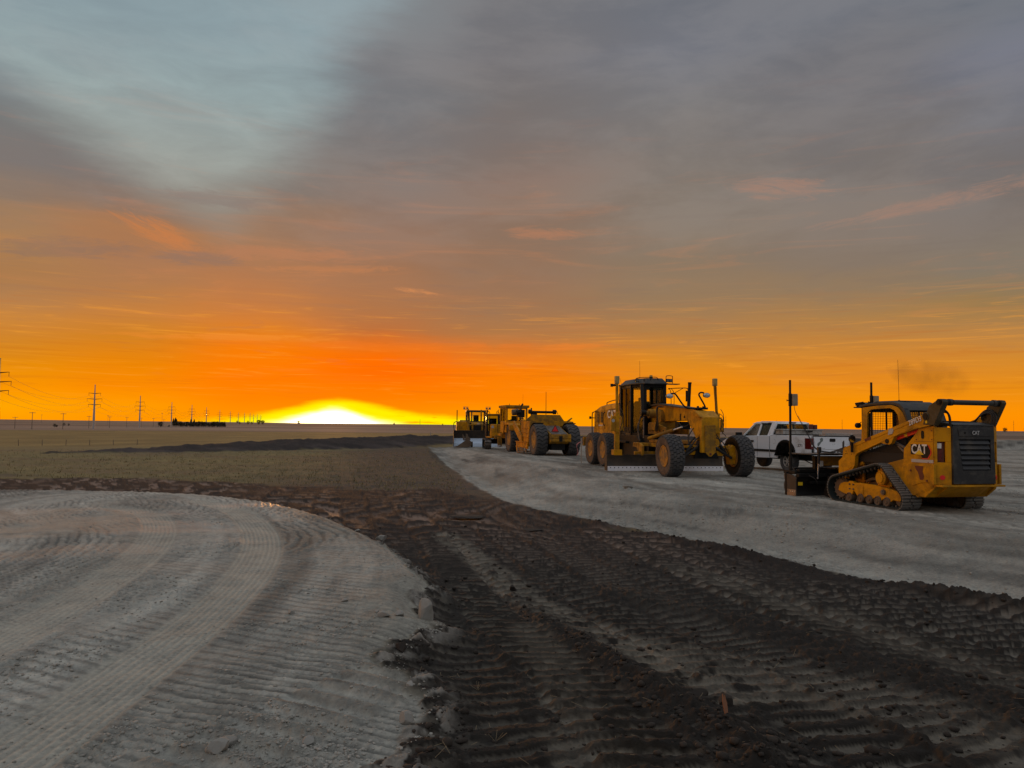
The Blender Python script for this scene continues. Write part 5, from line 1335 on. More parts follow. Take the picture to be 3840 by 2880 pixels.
# ================================================================ WHEEL SCRAPER
def build_scraper():
    t = thing('wheel_scraper', (2.72, 48.6, -.22), (-.235, .972), 'large wheel scraper with huge wavy-tread tyres and a red warning triangle at its rear', 'wheel scraper')
    def wheel(x, y, side, spin):
        m = tyre(.96, .74, .52, 'wave', 25); w = m.build('wheel', [RB, MATS['sidewall_brown'] if side > 0 else BK, MATS['track_band']], t, 0, 40)
        w.location = (x, y, .96); w.rotation_euler = (0, spin, 0)
        r = rim(.50, .74, .16, True, side, 14, hubout=-.08); r.build('rim', [MATS['rim_yellow']], w)
    for s in (1, -1):
        wheel(0, s*1.05, s, .1); wheel(6.6, s*1.08, s, .3)
    # bowl
    m = MB()
    sidep = [(4.60, 2.05), (4.95, 2.0), (5.05, 1.80), (4.60, 1.56), (4.28, .95), (4.36, .52), (4.12, .06), (3.5, .05), (3.4, .40), (1.55, .60), (1.45, 1.2), (1.10, 1.95), (1.12, 2.14), (3.22, 2.14), (3.30, 1.60), (2.85, 1.30), (3.6, 1.5)]
    m.prism([(4.36, .45), (4.40, .80), (1.45, .80), (1.42, .35)], 1.30, 1.40, 'y')
    m.prism([(3.25, 2.14), (3.36, 1.6), (2.85, .8), (1.45, .8), (1.1, 1.9), (1.12, 2.14)], 1.26, 1.34, 'y')
    m.prism([(4.95, 2.17), (5.08, 2.08), (5.08, 1.78), (4.60, 1.50), (3.2, .80), (2.7, .80), (2.75, 1.2)], 1.36, 1.46, 'y')
    m.prism([(4.40, .45), (4.15, .02), (3.5, .02), (3.4, .45)], 1.36, 1.42, 'y')
    m.prism([(4.36, .45), (4.40, .80), (1.45, .80), (1.42, .35)], -1.40, -1.30, 'y')
    m.prism([(3.25, 2.14), (3.36, 1.6), (2.85, .8), (1.45, .8), (1.1, 1.9), (1.12, 2.14)], -1.34, -1.26, 'y')
    for z in (1.15, 1.42, 1.70): m.prism([(3.1, z), (3.1, z+.04), (1.4, z-.02), (1.4, z-.06)], 1.34, 1.40, 'y')
    m.bx(1.4, 4.3, 1.40, 1.44, .44, .50); m.bx(1.5, 4.3, 1.38, 1.50, .76, .80)
    side = m.build('bowl_side', [YO], t, .012)
    m = MB(); m.bx(3.5, 3.9, 1.42, 1.45, .10, .38); m.bx(2.2, 3.3, 1.40, 1.43, .12, .40); m.tube([(4.0, 1.46, .12), (3.0, 1.47, .08), (2.0, 1.46, .12)], .05); m.bx(1.5, 1.9, 1.38, 1.44, .12, .36); m.build('side_detail', [STD], side, .01)
    m = MB(); m.prism([(1.28, 1.86), (1.26, 2.17), (-1.28, 2.17), (-1.60, 2.13), (-1.68, 1.90), (-1.3, 1.82)], 1.12, 1.25, 'x')
    m.prism([(1.60, 2.17), (1.15, 2.56), (-.74, 2.56), (-1.02, 2.17)], 1.25, 1.33, 'x'); m.bx(1.2, 3.2, -1.25, 1.25, .5, 1.9)
    m.prism([(-1.20, 2.17), (-1.52, 2.40), (-1.58, 2.36), (-1.5, 2.28), (-1.38, 2.17)], 1.2, 1.3, 'x'); m.prism([(-.03, 2.2), (-.22, 1.84), (-.02, 1.84), (.14, 2.22)], 1.08, 1.12, 'x')
    m.build('tailgate', [YD], t, .015)
    m = MB(); m.cyl((1.9, 1.06, 2.74), (1.9, -.52, 2.74), .085, n=18)
    for y in (1.1, -.55):
        m.lathe([(-.12, .10), (-.10, .15), (.10, .15), (.12, .10)], (1.9, y, 2.76), 'y', 16); m.tube(smooth_path([(1.9, y, 2.85), (1.8, y-.1, 2.84), (1.75, y-.2, 2.6)]), .02)
    m.cyl((3.0, 1.45, 2.72), (3.0, 1.75, 2.72), .0001+.16, n=18); m.bx(2.9, 3.3, 1.2, 1.6, 2.4, 2.9)
    m.build('lift_frame', [BK], t, .01)
    m = MB(); m.cyl((3.4, 1.5, 2.75), (3.4, 1.95, 2.72), .22, .20, n=22); m.build('air_cleaner', [BROWN], t, .02)
    m = MB(); m.cyl((5.0, .92, 2.7), (5.0, .92, 3.22), .055, n=12); m.cyl((5.0, .92, 3.20), (4.95, .80, 3.36), .055, n=12); m.build('exhaust_stack', [MATS['tower_dark']], t)
    m = MB(); m.cyl((1.3, .20, 2.5), (1.3, .205, 4.05), .022, .014, n=8); m.build('aerial', [BK], t)
    # push frame
    m = MB()
    m.prism([(1.2, 1.85), (.9, 1.85), (-1.20, 1.30), (-1.20, .88), (-.9, .74), (1.2, .6)], -.60, .60, 'y')
    m.prism([(1.15, .60), (.60, .60), (.60, -.60), (1.15, -.60)], .7, 1.7, 'z')
    pf = m.build('push_frame', [YD], t, .02)
    m = MB(); m.prism([(.80, 1.840), (-1.15, 1.325), (-1.15, 1.34), (.80, 1.856)], -.50, .50, 'y'); m.build('deck', [STD], pf)
    m = MB(); m.bx(-1.30, -1.20, -.68, .68, .86, 1.34); m.bx(-1.33, -1.28, -.66, .10-.22, .90, 1.02); m.bx(-1.33, -1.28, .10, .66, .90, 1.02); m.bx(-1.33, -1.28, -.66, -.12, 1.08, 1.26); m.bx(-1.33, -1.28, .10, .66, 1.08, 1.26); pb = m.build('push_block', [YD], t, .015)
    m = MB(); m.bx(-1.325, -1.30, -.11, .09, .88, 1.22); m.build('hitch_recess', [BK], pb)
    m = MB()
    tri = lambda r: [(.0+r*math.sin(R_(a)), 1.62+r*math.cos(R_(a))) for a in (0, 120, 240)]
    m.mat(0).prism([(a+.15, b) for a, b in tri(.30)], -.62, -.60, 'x'); m.mat(1).prism([(a+.15, b) for a, b in tri(.215)], -.63, -.62, 'x')
    m.build('warning_triangle', [MATS['rust_red'], REDR], t)
    m = MB(); m.bx(-.3, .3, -.9, .9, .75, 1.15); m.bx(-.8, 1.3, -.45, .45, .35, .75); m.build('axle', [BK], t, .02)
    for s in (1, -1):
        m = MB(); P = [(1.0*math.sin(R_(a)), .96+1.04*math.cos(R_(a))) for a in range(0, 61, 10)]
        m.prism(P+[(x*1.04, .96+(z-.96)*1.04) for x, z in P[::-1]], s*.70, s*1.40, 'y'); m.build('mudguard', [BK], t, .005)
    # gooseneck and tractor
    m = MB(); m.prism([(3.2, 2.0), (4.4, 2.3), (5.4, 2.3), (5.4, 1.8), (4.4, 1.8), (3.2, 1.5)], -.3, .3, 'y'); m.bx(3.4, 5.0, -1.0, 1.0, 2.0, 2.2); m.build('gooseneck', [YD], t, .02)
    m = MB(); m.prism([(5.9, 1.2), (5.9, 1.86), (7.2, 2.0), (9.9, 1.9), (10.1, 1.0), (9.6, .6), (6.2, .6)], -.85, .85, 'y')
    m.prism([(5.72, 1.50), (5.72, 1.88), (6.0, 2.02), (7.3, 2.05), (7.9, 1.3), (7.7, 1.25), (7.2, 1.88), (6.1, 1.90), (5.82, 1.72), (5.80, 1.50)], .62, 1.58, 'y')
    m.bx(8.8, 9.8, .7, 1.45, .9, 1.25); m.build('tractor_body', [YO], t, .02)
    m = MB()
    for (x, y) in ((7.0, 1.46), (8.9, 1.46), (7.0, .0), (8.9, .0)): m.box((x, y, 2.6), (.12, .12, 1.0))
    m.bx(6.95, 8.95, 1.41, 1.50, 1.35, 2.14); m.bx(6.94, 7.0, -.05, 1.50, 1.9, 2.16); m.bx(6.94, 7.0, -.05, 1.5, 3.04, 3.14); m.bx(7, 8.95, 1.42, 1.5, 3.04, 3.14); m.bx(6.95, 7.01, .60, .72, 2.1, 3.1)
    cb = m.build('cab', [YO], t, .015)
    m = MB(); m.bx(6.97, 6.99, .05, 1.42, 2.14, 3.05); m.build('rear_window', [GY], cb)
    m = MB(); m.bx(7.05, 8.85, 1.45, 1.46, 2.16, 3.04); m.build('side_window', [GY], cb)
    m = MB(); m.bx(8.88, 8.90, .05, 1.42, 2.1, 3.05); m.build('windscreen', [GC], cb)
    m = MB(); m.prism([(6.80, -.15), (6.80, 1.60), (9.05, 1.60), (9.25, 1.3), (9.25, -.0), (9.0, -.15)], 3.12, 3.30, 'z'); m.build('roof', [YD], cb, .02)
    m = MB()
    for (x, y) in ((6.9, 1.3), (7.0, .55), (7.0, .28)): m.cyl((x, y, 3.3), (x, y, 3.40), .02, n=8)
    m.tube([(7.0, .28, 3.3), (7.0, .28, 4.1)], .006, 6); m.build('aerial', [BK], cb)
    m = MB(); m.bx(7.5, 7.9, .5, 1.0, 1.9, 2.3); m.bx(7.4, 7.55, .5, 1.0, 2.2, 2.55); m.bx(6.97, 7.05, .1, 1.4, 2.14, 2.24); m.bx(6.97, 7.05, .62, .9, 2.85, 3.0); m.build('driver_seat', [SEAT], cb, .03)
    m = MB(); m.tube(smooth_path([(9.0, 1.58, 1.3), (9.0, 1.66, 1.4), (9.0, 1.66, 2.8), (9.0, 1.58, 3.0)]), .02); m.tube(smooth_path([(7.1, 1.55, 1.3), (7.1, 1.62, 1.4), (7.1, 1.62, 2.9), (7.1, 1.52, 3.0)]), .015)
    for k in range(3): m.tube(smooth_path([(4.6, .9-.1*k, 2.1), (5.0, 1.0-.1*k, 2.4), (5.4, .9-.1*k, 2.3), (5.8, .7-.08*k, 1.8)]), .025)
    m.bx(5.6, 5.9, -.4, .0, 2.5, 2.9); m.cyl((5.7, .0, 2.9), (5.7, .0, 3.1), .05, n=10)
    m.build('handrail', [BK], cb)
    m = MB(); m.bx(9.0, 9.3, 1.45, 1.85, .85, 1.1); m.bx(8.7, 8.9, 1.4, 1.7, .4, 1.0); m.bx(8.7, 8.9, 1.4, 1.7, .3, .36); m.build('step', [YD], t, .01)
    return t
scraper = build_scraper()
# ================================================================ EXCAVATOR
def build_excavator():
    t = thing('excavator', (-.9, 61.5, -.27), (-.1, 1), 'yellow tracked excavator parked between the bulldozer and the wheel scraper', 'excavator')
    for s in (1, -1):
        b = belt('track', [(1.35, .42, .38), (-1.30, .42, .38)], s*1.32, s*.82, 34, t, [MATS['track_band'], STD], .04, .05, False, steel=True)
        m = MB(); m.prism([(-1.3, .2), (-1.2, .62), (1.2, .62), (1.3, .2)], s*.92, s*1.20, 'y'); m.build('track_frame', [BK], b, .01)
        m = MB()
        m.lathe([(s*1.0, .1), (s*1.0, .28), (s*1.24, .28), (s*1.26, .001)], (-1.30, 0, .42), 'y', 20); m.build('sprocket', [TAN], b)
    m = MB(); m.bx(-.9, .9, -.85, .85, .45, .80); m.cyl((0, 0, .78), (0, 0, .92), .5, n=24); m.build('undercarriage', [BK], t, .01)
    m = MB()
    m.prism([(-1.9, .62), (-1.75, .90), (-1.1, 1.16), (-.0, 1.16), (1.1, 1.1), (1.1, -1.15), (-1.1, -1.16), (-1.75, -.90), (-1.9, -.62)], .92, 1.02, 'z')
    m.prism([(-1.95, .72), (-1.85, .86), (-1.3, .88), (-1.3, -.88), (-1.85, -.86), (-1.95, -.72)], 1.02, 1.98, 'z')
    m.prism([(-1.3, .88), (-.1, .88), (-.1, -1.1), (-1.3, -1.1)], 1.02, 1.95, 'z')
    m.build('counterweight', [Y], t, .06)
    m = MB(); m.bx(-1.96, -1.94, .12, .14, 1.04, 1.96); m.build('panel_line', [BK], t)
    m = MB(); m.prism([(.66, 1.68), (.86, 1.68), (.84, 1.86), (.72, 1.88), (.64, 1.8)], -1.965, -1.95, 'x'); m.build('sticker', [MATS['grey_decal']], t)
    m = MB(); m.prism([(-.7, 1.0), (-.75, 2.70), (.5, 2.72), (.95, 2.2), (1.1, 1.0)], 1.10, 1.16, 'y'); m.bx(-.8, -.72, .06, 1.16, 2.65, 2.76); m.bx(-.8, -.72, 1.04, 1.16, 1.0, 2.7); m.bx(-.8, -.72, .06, .26, 1.0, 2.7); m.bx(-.8, -.72, .2, 1.1, 1.9, 2.02)
    m.bx(-.8, 1.0, .06, .12, 1.0, 2.72)
    cb = m.build('cab', [BK], t, .03)
    m = MB(); m.bx(-.83, .55, .04, 1.18, 2.72, 2.80); m.build('roof', [YD], cb, .02)
    m = MB(); m.bx(-.77, -.76, .26, 1.04, 2.02, 2.66); m.build('rear_window', [GD], cb)
    m = MB(); m.bx(-.62, .4, 1.165, 1.172, 1.9, 2.62); m.build('side_window', [CHR], cb)
    m = MB(); m.bx(-.1, .3, .3, .9, 1.5, 2.45); m.build('seat', [SEAT], cb, .04)
    m = MB(); m.tube(smooth_path([(-1.5, .5, 1.98), (-1.5, .45, 2.0)]), .02); m.tube(smooth_path([(-.4, .1, 2.78), (-.4, .2, 2.98), (-.4, .3, 3.02), (-.4, .36, 2.80)]), .02); m.tube([(.0, .85, 2.78), (.0, .85, 2.92)], .015); m.tube(smooth_path([(.9, 1.2, 1.1), (.9, 1.26, 1.3), (.9, 1.26, 2.2), (.7, 1.2, 2.5)]), .02); m.build('handrail', [BK], cb)
    # boom folded forward and down, ahead of the cab
    m = MB(); m.prism([(.4, 1.1), (.5, 1.7), (2.2, 2.35), (3.6, 2.25), (4.9, 1.55), (4.8, 1.3), (3.5, 1.95), (2.3, 2.0), (1.1, 1.2)], -.55, -.30, 'y'); bm = m.build('boom', [YD], t, .03)
    m = MB(); m.prism([(4.7, 1.75), (5.0, 1.7), (4.5, .35), (4.3, .35)], -.52, -.33, 'y'); m.build('stick', [YD], bm, .02)
    m = MB(); m.cyl((.9, -.43, 1.0), (2.2, -.43, 1.95), .07, n=12); m.build('boom_cylinder', [BK], bm)
    return t
excavator = build_excavator()
# ================================================================ BULLDOZER
def build_dozer():
    t = thing('bulldozer', (-3.2, 70, -.30), (.1, -1), 'yellow bulldozer facing the camera behind a wide blade with a shiny lower half, leftmost machine', 'bulldozer')
    m = MB()
    N = 12; A = []
    for k in range(N+1):
        z = .12+(1.42-.12)*k/N; A.append((2.5-.28*math.sin(math.pi*k/N)+.10*(k/N), z))
    lo = [p for p in A if p[1] < .86]; hi = [p for p in A if p[1] > .74]
    def cb_(pts): return pts+[(x-.05, z) for x, z in pts[::-1]]
    m.prism(cb_(hi), -2.10, 2.0, 'y'); m.prism([(2.55, 1.38), (2.55, 1.46), (2.40, 1.46), (2.40, 1.38)], -2.1, 2.0, 'y')
    bl = m.build('blade', [BLD], t, 0)
    m = MB(); m.prism([(x+.004, z) for x, z in lo]+[(x-.04, z) for x, z in lo[::-1]], -2.10, 2.0, 'y'); m.build('worn_blade_face', [MATS['bright_blade']], bl)
    m = MB(); m.prism([(2.53, .04), (2.50, .34), (2.45, .34), (2.47, .04)], -2.14, 2.04, 'y'); m.build('cutting_edge', [MATS['bright_blade']], bl, .004)
    m = MB()
    for k in range(7): m.cyl((2.50, -1.75+.09*k, .20), (2.535, -1.75+.09*k, .20), .02, n=8)
    m.build('edge_bolt', [BK], bl)
    for s in (-1, 1):
        m = MB(); y = s*2.08 if s < 0 else 2.02; m.prism([(2.58, .06), (2.98, .10), (3.02, .85), (2.85, 1.70), (2.60, 1.46), (2.45, 1.42), (2.28, .8), (2.45, .12)], y, y+.05*s, 'y'); m.build('end_plate', [BLD], bl, .004)
    for s in (1, -1):
        b = belt('track', [(1.55, .52, .48), (-1.35, .45, .42), (-.5, .95, .36)], s*1.42, s*.86, 40, t, [MATS['track_band'], STD], .05, .06, False, steel=True)
        m = MB(); m.prism([(1.5, .3), (1.4, .62), (-1.2, .62), (-1.3, .3)], s*.95, s*1.3, 'y'); m.build('track_frame', [Y], b, .02)
        m = MB(); m.prism([(1.0, .35), (1.0, .62), (2.1, .72), (2.1, .50)], s*1.52, s*1.66, 'y'); m.build('push_arm', [Y], t, .02)
        m = MB(); m.cyl((1.2, s*.62, 1.85), (2.0, s*.50, 1.35), .07, n=14); m.cyl((1.15, s*.62-.12, 1.9), (1.15, s*.62+.12, 1.9), .1, n=14); lc = m.build('lift_cylinder', [BK], t); m = MB(); m.cyl((1.85, s*.52, 1.45), (2.35, s*.46, 1.12), .042, n=12); m.build('rod', [STL], lc)
    m = MB(); m.prism([(1.75, 1.0), (1.75, 2.06), (1.5, 2.16), (.2, 2.22), (.2, .9)], -.52, .52, 'y'); m.bx(-1.6, .3, -.8, .8, .8, 1.5); h_ = m.build('engine_hood', [YD], t, .03)
    m = MB(); m.bx(1.74, 1.78, -.34, .34, 1.10, 1.94); g = m.build('grille', [BK], h_, .01)
    for y in (.34,): text_mesh('lettering', 'CAT', .16, WHD, h_, (1.785, .10, 2.03), (0, 1, 0), (0, 0, 1), .003, .002, .9)
    m = MB()
    for s in (1, -1):
        m.bx(1.1, 1.84, s*.40, s*.48, 1.3, 2.0); m.bx(1.1, 1.84, s*.72, s*.80, 1.1, 2.0); m.bx(1.5, 1.9, s*.36, s*.84, 1.0, 1.3); m.bx(1.6, 1.85, s*.40, s*.8, 1.9, 2.0)
    m.bx(1.55, 1.8, -.9, -.7, .9, 2.3)
    m.build('radiator_guard', [YD], t, .02)
    m = MB()
    m.bx(-1.7, .15, .82, 1.5, 1.2, 1.34); m.bx(-1.7, .15, -1.5, -.82, 1.2, 1.34)
    m.prism([(.1, 1.3), (.1, 2.2), (-.3, 2.38), (-1.6, 2.38), (-1.7, 1.3)], -1.50, -.72, 'y'); m.prism([(.1, 1.3), (.1, 2.26), (-1.6, 2.2), (-1.7, 1.3)], -1.80, -1.50, 'y'); m.prism([(.1, 1.3), (.1, 1.95), (-1.6, 2.0), (-1.7, 1.3)], .72, 1.42, 'y'); m.build('fender', [Y], t, .04)
    m = MB()
    for (x, y) in ((.1, -.86), (.1, -.44), (.1, .44), (.1, .80), (-1.5, -.86), (-1.5, .80), (-.6, -.86), (-.6, .80)): m.box((x, y, 2.75), (.10, .12, 1.0))
    m.bx(-1.55, .18, -.92, .86, 3.12, 3.28); m.bx(-1.5, .1, -.86, .80, 1.5, 2.3)
    cab = m.build('cab', [MATS['tower_dark']], t, .02)
    m = MB(); m.bx(.05, .09, -.38, .38, 2.3, 3.12); m.build('windscreen', [GY], cab)
    m = MB(); m.bx(-1.5, -1.46, -.8, .75, 2.75, 3.12); m.build('rear_window', [GY], cab)
    m = MB(); m.bx(-1.44, .06, -.83, -.81, 2.35, 3.1); m.build('side_window', [GC], cab)
    m = MB(); m.bx(-.9, -.6, -.25, .25, 1.9, 2.85); m.bx(-.9, -.35, -.3, .3, 2.0, 2.25); m.build('driver_seat', [SEAT], cab, .04)
    m = MB(); m.cyl((.9, -.62, 2.1), (.5, -.78, 3.36), .07, n=12); m.cyl((1.0, .38, 2.1), (1.0, .38, 3.30), .07, n=12); m.build('cylinder', [YD], t)
    m = MB(); m.cyl((.7, -.70, 2.0), (.7, -.74, 3.2), .09, n=14); m.build('exhaust_stack', [BK], t)
    m = MB(); m.tube([(-.2, -1.75, 2.3), (-.2, -1.75, 3.28)], .04, 8); m.tube(smooth_path([(.2, -2.0, 1.4), (.2, -2.05, 1.9), (.2, -2.0, 2.15), (.2, -1.75, 2.25)]), .03)
    m.tube(smooth_path([(.0, .75, 2.6), (.0, .95, 3.2), (.0, .9, 3.25), (.0, .3, 3.23)]), .02); m.tube(smooth_path([(-.4, .98, 2.3), (-.4, 1.22, 2.62), (-.4, 1.24, 3.08), (-.4, 1.10, 3.2), (-.4, 1.0, 3.1)]), .025)
    m.prism([(.86, 1.3), (1.05, 1.3), (1.02, 2.2), (.98, 2.9), (1.02, 3.3), (.88, 3.3), (.86, 2.8), (.80, 2.3)], .5, .62, 'x')
    m.build('handrail', [BK], t)
    for y in (-1.0, 1.02):
        m = MB()
        for d in (-.12, .12): m.bx(.55, .66, y+d-.08, y+d+.08, 3.38, 3.52)
        m.bx(.58, .62, y-.2, y+.2, 3.32, 3.36); m.tube([(.6, y-.22, 3.34), (.6, y-.22, 3.58), (.6, y+.22, 3.58), (.6, y+.22, 3.34)], .015); m.build('work_lamp', [GRY], t)
    return t
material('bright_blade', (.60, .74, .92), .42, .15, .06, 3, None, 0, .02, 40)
dozer = build_dozer()
# digging bucket lying on the ground in front of the blade
def build_bucket():
    t = thing('excavator_bucket', (-3.86, 65.6, -.26), (.05, -1), 'brown excavator bucket lying on the ground in front of the bulldozer blade', 'bucket')
    m = MB()
    prof_ = [(-.75, .06), (-.62, .02), (.0, .0), (.32, .04), (.46, .22), (.44, .46), (.30, .62), (.10, .70)]
    inn = [(x*.94-.02, z*.93+.03) for x, z in prof_]
    M90 = Matrix.Rotation(R_(90), 4, 'Z'); m.at(M90)
    m.prism(prof_+inn[::-1], -.42, .42, 'y'); m.prism(prof_, .42, .45, 'y'); m.prism(prof_, -.45, -.42, 'y')
    sh = m.build('shell', [BROWN], t, .01)
    m = MB().at(M90)
    for s in (-1, 1): m.prism([(-.10, .60), (.30, .55), (.38, .72), (.20, .92), (.10, 1.16), (-.02, 1.18), (-.02, .95)], s*.20-.02, s*.20+.02, 'y')
    m.prism([(-.22, .60), (-.08, .56), (-.12, .95), (-.28, 1.12), (-.30, 1.05)], -.22, -.18, 'y')
    m.build('hanger_ear', [BROWN], t, .008)
    for k in range(5):
        m = MB().at(M90); y = -.36+.18*k; m.prism([(-.72, .02), (-.72, .12), (-.98, .05), (-1.0, .01)], y-.04, y+.04, 'y'); m.build('tooth', [STD], t, .004)
    m = MB().at(M90); m.bx(.38, .56, -.3, .3, .02, .5); m.build('heel_plate', [BLD], t, .03)
    t.scale = (1.05, 1.05, .98)
    return t
build_bucket()
# ================================================================ PICKUP TRUCK
def build_truck():
    th = R_(19)
    t = thing('pickup_truck', (10.86+.95*math.cos(th), 28+.95*math.sin(th), 0), (-math.sin(th), math.cos(th)), 'white extended-cab pickup truck with a dented tailgate, parked between the grader and the track loader', 'pickup truck')
    L, W = 5.75, .95
    # body side as a profile with wheel openings
    def arch(cx, r, z0=.56, n=12): return [(cx+r*math.cos(R_(a)), z0+r*math.sin(R_(a))) for a in np.linspace(180, 0, n)]
    for s in (1, -1):
        m = MB()
        # bed side
        p = [(.0, .72), (.0, 1.36), (2.30, 1.33), (2.30, .48), (1.86, .48)]+arch(1.36, .48, .62)[::-1]+[(.86, .70)]
        m.prism(p, s*(W-.05), s*W, 'y'); m.bx(.0, 2.3, s*(W-.10), s*(W+.0), 1.335, 1.365)
        m.build('bed_side', [WH], t, .012)
        m = MB(); A1 = arch(1.36, .50, .62); A2 = arch(1.36, .56, .64)
        m.prism([(.80, .58)]+A2[::-1]+[(1.93, .58), (1.86, .58)]+A1+[(.86, .58)], s*(W-.02), s*(W+.05), 'y'); m.build('wheel_arch_flare', [BK], t, .008)
        m = MB()
        p = [(2.33, .47), (2.33, 1.35), (4.02, 1.30), (4.55, 1.28), (5.15, 1.18), (5.52, 1.02), (5.60, .85), (5.60, .50), (5.45, .46)]+arch(4.92, .47, .56)[::-1]+[(4.42, .46), (4.2, .44)]
        m.prism(p, s*(W-.06), s*W, 'y'); m.build('door_side', [WH], t, .015)
        m = MB()
        for x in (2.315, 3.08, 4.08): m.bx(x-.006, x+.006, s*W-.002*s, s*(W+.003), .50, 1.31)
        m.bx(2.34, 4.3, s*W, s*(W+.022), .71, .80); m.bx(.05+1.88, 2.28, s*W, s*(W+.022), .71, .80); m.build('side_moulding', [BK], t)
        m = MB(); m.bx(3.30, 3.48, s*W, s*(W+.035), 1.07, 1.14); m.build('door_handle', [BK], t, .01)
        m = MB(); m.box((4.08, s*(W+.16), 1.36), (.14, .26, .18)); m.bx(4.0, 4.1, s*W, s*(W+.1), 1.28, 1.33); m.build('wing_mirror', [BK], t, .03)
        m = MB(); m.bx(-.03, .30, s*(W-.12), s*(W+.012), .87, 1.28); tl = m.build('tail_light', [REDL], t, .02)
        m = MB(); m.bx(-.034, .02, s*(W-.10), s*(W-.02), .98, 1.04); m.build('reversing_lens', [WHD], tl)
    text_mesh('lettering', 'Z71', .13, GRY, t, (.55, W+.004, .995), (-1, 0, 0), (0, 0, 1), .002, .003, 1.3)
    m = MB(); m.prism(circ(2.05, 1.12, .085, 20), W, W+.004, 'y'); fd = m.build('fuel_door', [WH], t)
    m = MB(); ring_prism(m, circ(2.05, 1.12, .09, 20), circ(2.05, 1.12, .083, 20), W, W+.002); m.build('seam', [GRY], fd)
    # hood, roof, pillars
    m = MB(); m.prism([(4.15, 1.29), (4.55, 1.28), (5.15, 1.19), (5.5, 1.05), (5.52, .9), (4.15, .9)], -.90, .90, 'y'); m.build('hood', [WH], t, .04)
    roof = [(2.30, 1.345), (2.10, 1.34), (2.12, 1.80), (2.20, 1.875), (2.5, 1.905), (3.05, 1.90), (3.35, 1.85), (3.52, 1.78), (4.12, 1.30), (4.02, 1.30)]
    def shell(z_in): pass
    m = MB()
    m.prism([(2.10, 1.80), (2.20, 1.875), (2.5, 1.905), (3.05, 1.905), (3.36, 1.855), (3.50, 1.79), (3.44, 1.77), (3.30, 1.80), (3.0, 1.845), (2.3, 1.83)], -.76, .76, 'y')
    for s in (1, -1):
        def pil(a, b, w, th_=.06):
            # slanted pillar leaning inward: a at belt line, b at roof
            (ax, az_), (bx_, bz) = a, b
            yo = lambda z: s*(.93-(z-1.3)*.30)
            vs = [(ax-w/2, yo(az_), az_), (ax+w/2, yo(az_), az_), (bx_+w/2, yo(bz), bz), (bx_-w/2, yo(bz), bz)]
            vs += [(x, y-s*th_, z) for x, y, z in vs]
            fs = [(0, 1, 2, 3), (7, 6, 5, 4), (0, 4, 5, 1), (1, 5, 6, 2), (2, 6, 7, 3), (3, 7, 4, 0)]
            m.add(vs, fs if s < 0 else [f[::-1] for f in fs])
        pil((4.08, 1.29), (3.44, 1.83), .09); pil((3.10, 1.29), (3.02, 1.86), .11); pil((2.36, 1.3), (2.24, 1.86), .30)
        pil((3.2, 1.80), (2.9, 1.88), .9, .05)
    m.bx(2.10, 4.1, -.93, .93, 1.24, 1.30)
    m.bx(2.10, 2.14, -.90, .90, .55, 1.38)
    cab = m.build('cab', [WH], t, .015)
    for s in (1, -1):
        yo = lambda z, k=.035: s*(.93-k-(z-1.3)*.30)
        for nm, q in (('front_window', [(4.02, 1.30), (3.15, 1.30), (3.08, 1.83), (3.42, 1.80)]), ('rear_side_window', [(3.04, 1.30), (2.50, 1.30), (2.42, 1.82), (2.97, 1.83)])):
            m = MB(); vs = [(x, yo(z), z) for x, z in q]+[(x, yo(z, .045), z) for x, z in q]
            m.add(vs, [(0, 1, 2, 3), (7, 6, 5, 4), (0, 4, 5, 1), (1, 5, 6, 2), (2, 6, 7, 3), (3, 7, 4, 0)]); m.build(nm, [GC if nm[0] == 'f' else GD], cab)
        m = MB(); m.bx(2.4, 3.0, s*.775, s*.81, 1.79, 1.83); m.build('rain_guard', [BK], cab, .01)
    m = MB(); m.add([(2.10, -.80, 1.36), (2.10, .80, 1.36), (2.17, .68, 1.82), (2.17, -.68, 1.82), (2.12, -.80, 1.36), (2.12, .80, 1.36), (2.19, .68, 1.82), (2.19, -.68, 1.82)], [(3, 2, 1, 0), (4, 5, 6, 7), (0, 1, 5, 4), (1, 2, 6, 5), (2, 3, 7, 6), (3, 0, 4, 7)]); m.build('rear_window', [GD], cab)
    m = MB(); m.add([(4.10, -.86, 1.30), (4.10, .86, 1.30), (3.46, .72, 1.82), (3.46, -.72, 1.82), (4.08, -.86, 1.30), (4.08, .86, 1.30), (3.44, .72, 1.82), (3.44, -.72, 1.82)], [(0, 1, 2, 3), (7, 6, 5, 4), (0, 4, 5, 1), (1, 5, 6, 2), (2, 6, 7, 3), (3, 7, 4, 0)]); m.build('windscreen', [GC], cab)
    m = MB(); m.bx(2.10, 2.16, -.16, .16, 1.84, 1.875); m.build('brake_light', [REDL], cab, .01)
    for y in (-.4, .4):
        m = MB(); m.bx(3.1, 3.6, y-.24, y+.24, .9, 1.1); m.bx(3.05, 3.2, y-.24, y+.24, 1.0, 1.55); m.bx(3.08, 3.17, y-.13, y+.13, 1.55, 1.74); m.build('seat', [MATS['tan_box']], cab, .05)
    # tailgate
    m = MB(); m.bx(-.04, .02, -.80, .80, .76, 1.34); tg = m.build('tailgate', [WH], t, .015)
    m = MB(); m.bx(-.05, .05, -.80, .80, 1.335, 1.375); m.build('top_cap', [BK], tg, .01)
    m = MB(); m.prism(rrect(-.13, .13, 1.15, 1.27, .035), -.052, -.038, 'x'); m.build('tailgate_handle', [BK], tg, .004)
    m = MB(); m.bx(-.046, -.04, -.76, .76, .865, .885); m.bx(-.0415, -.04, .33, .72, .905, .925); m.build('pressing', [MATS['grey_decal']], tg, .001)
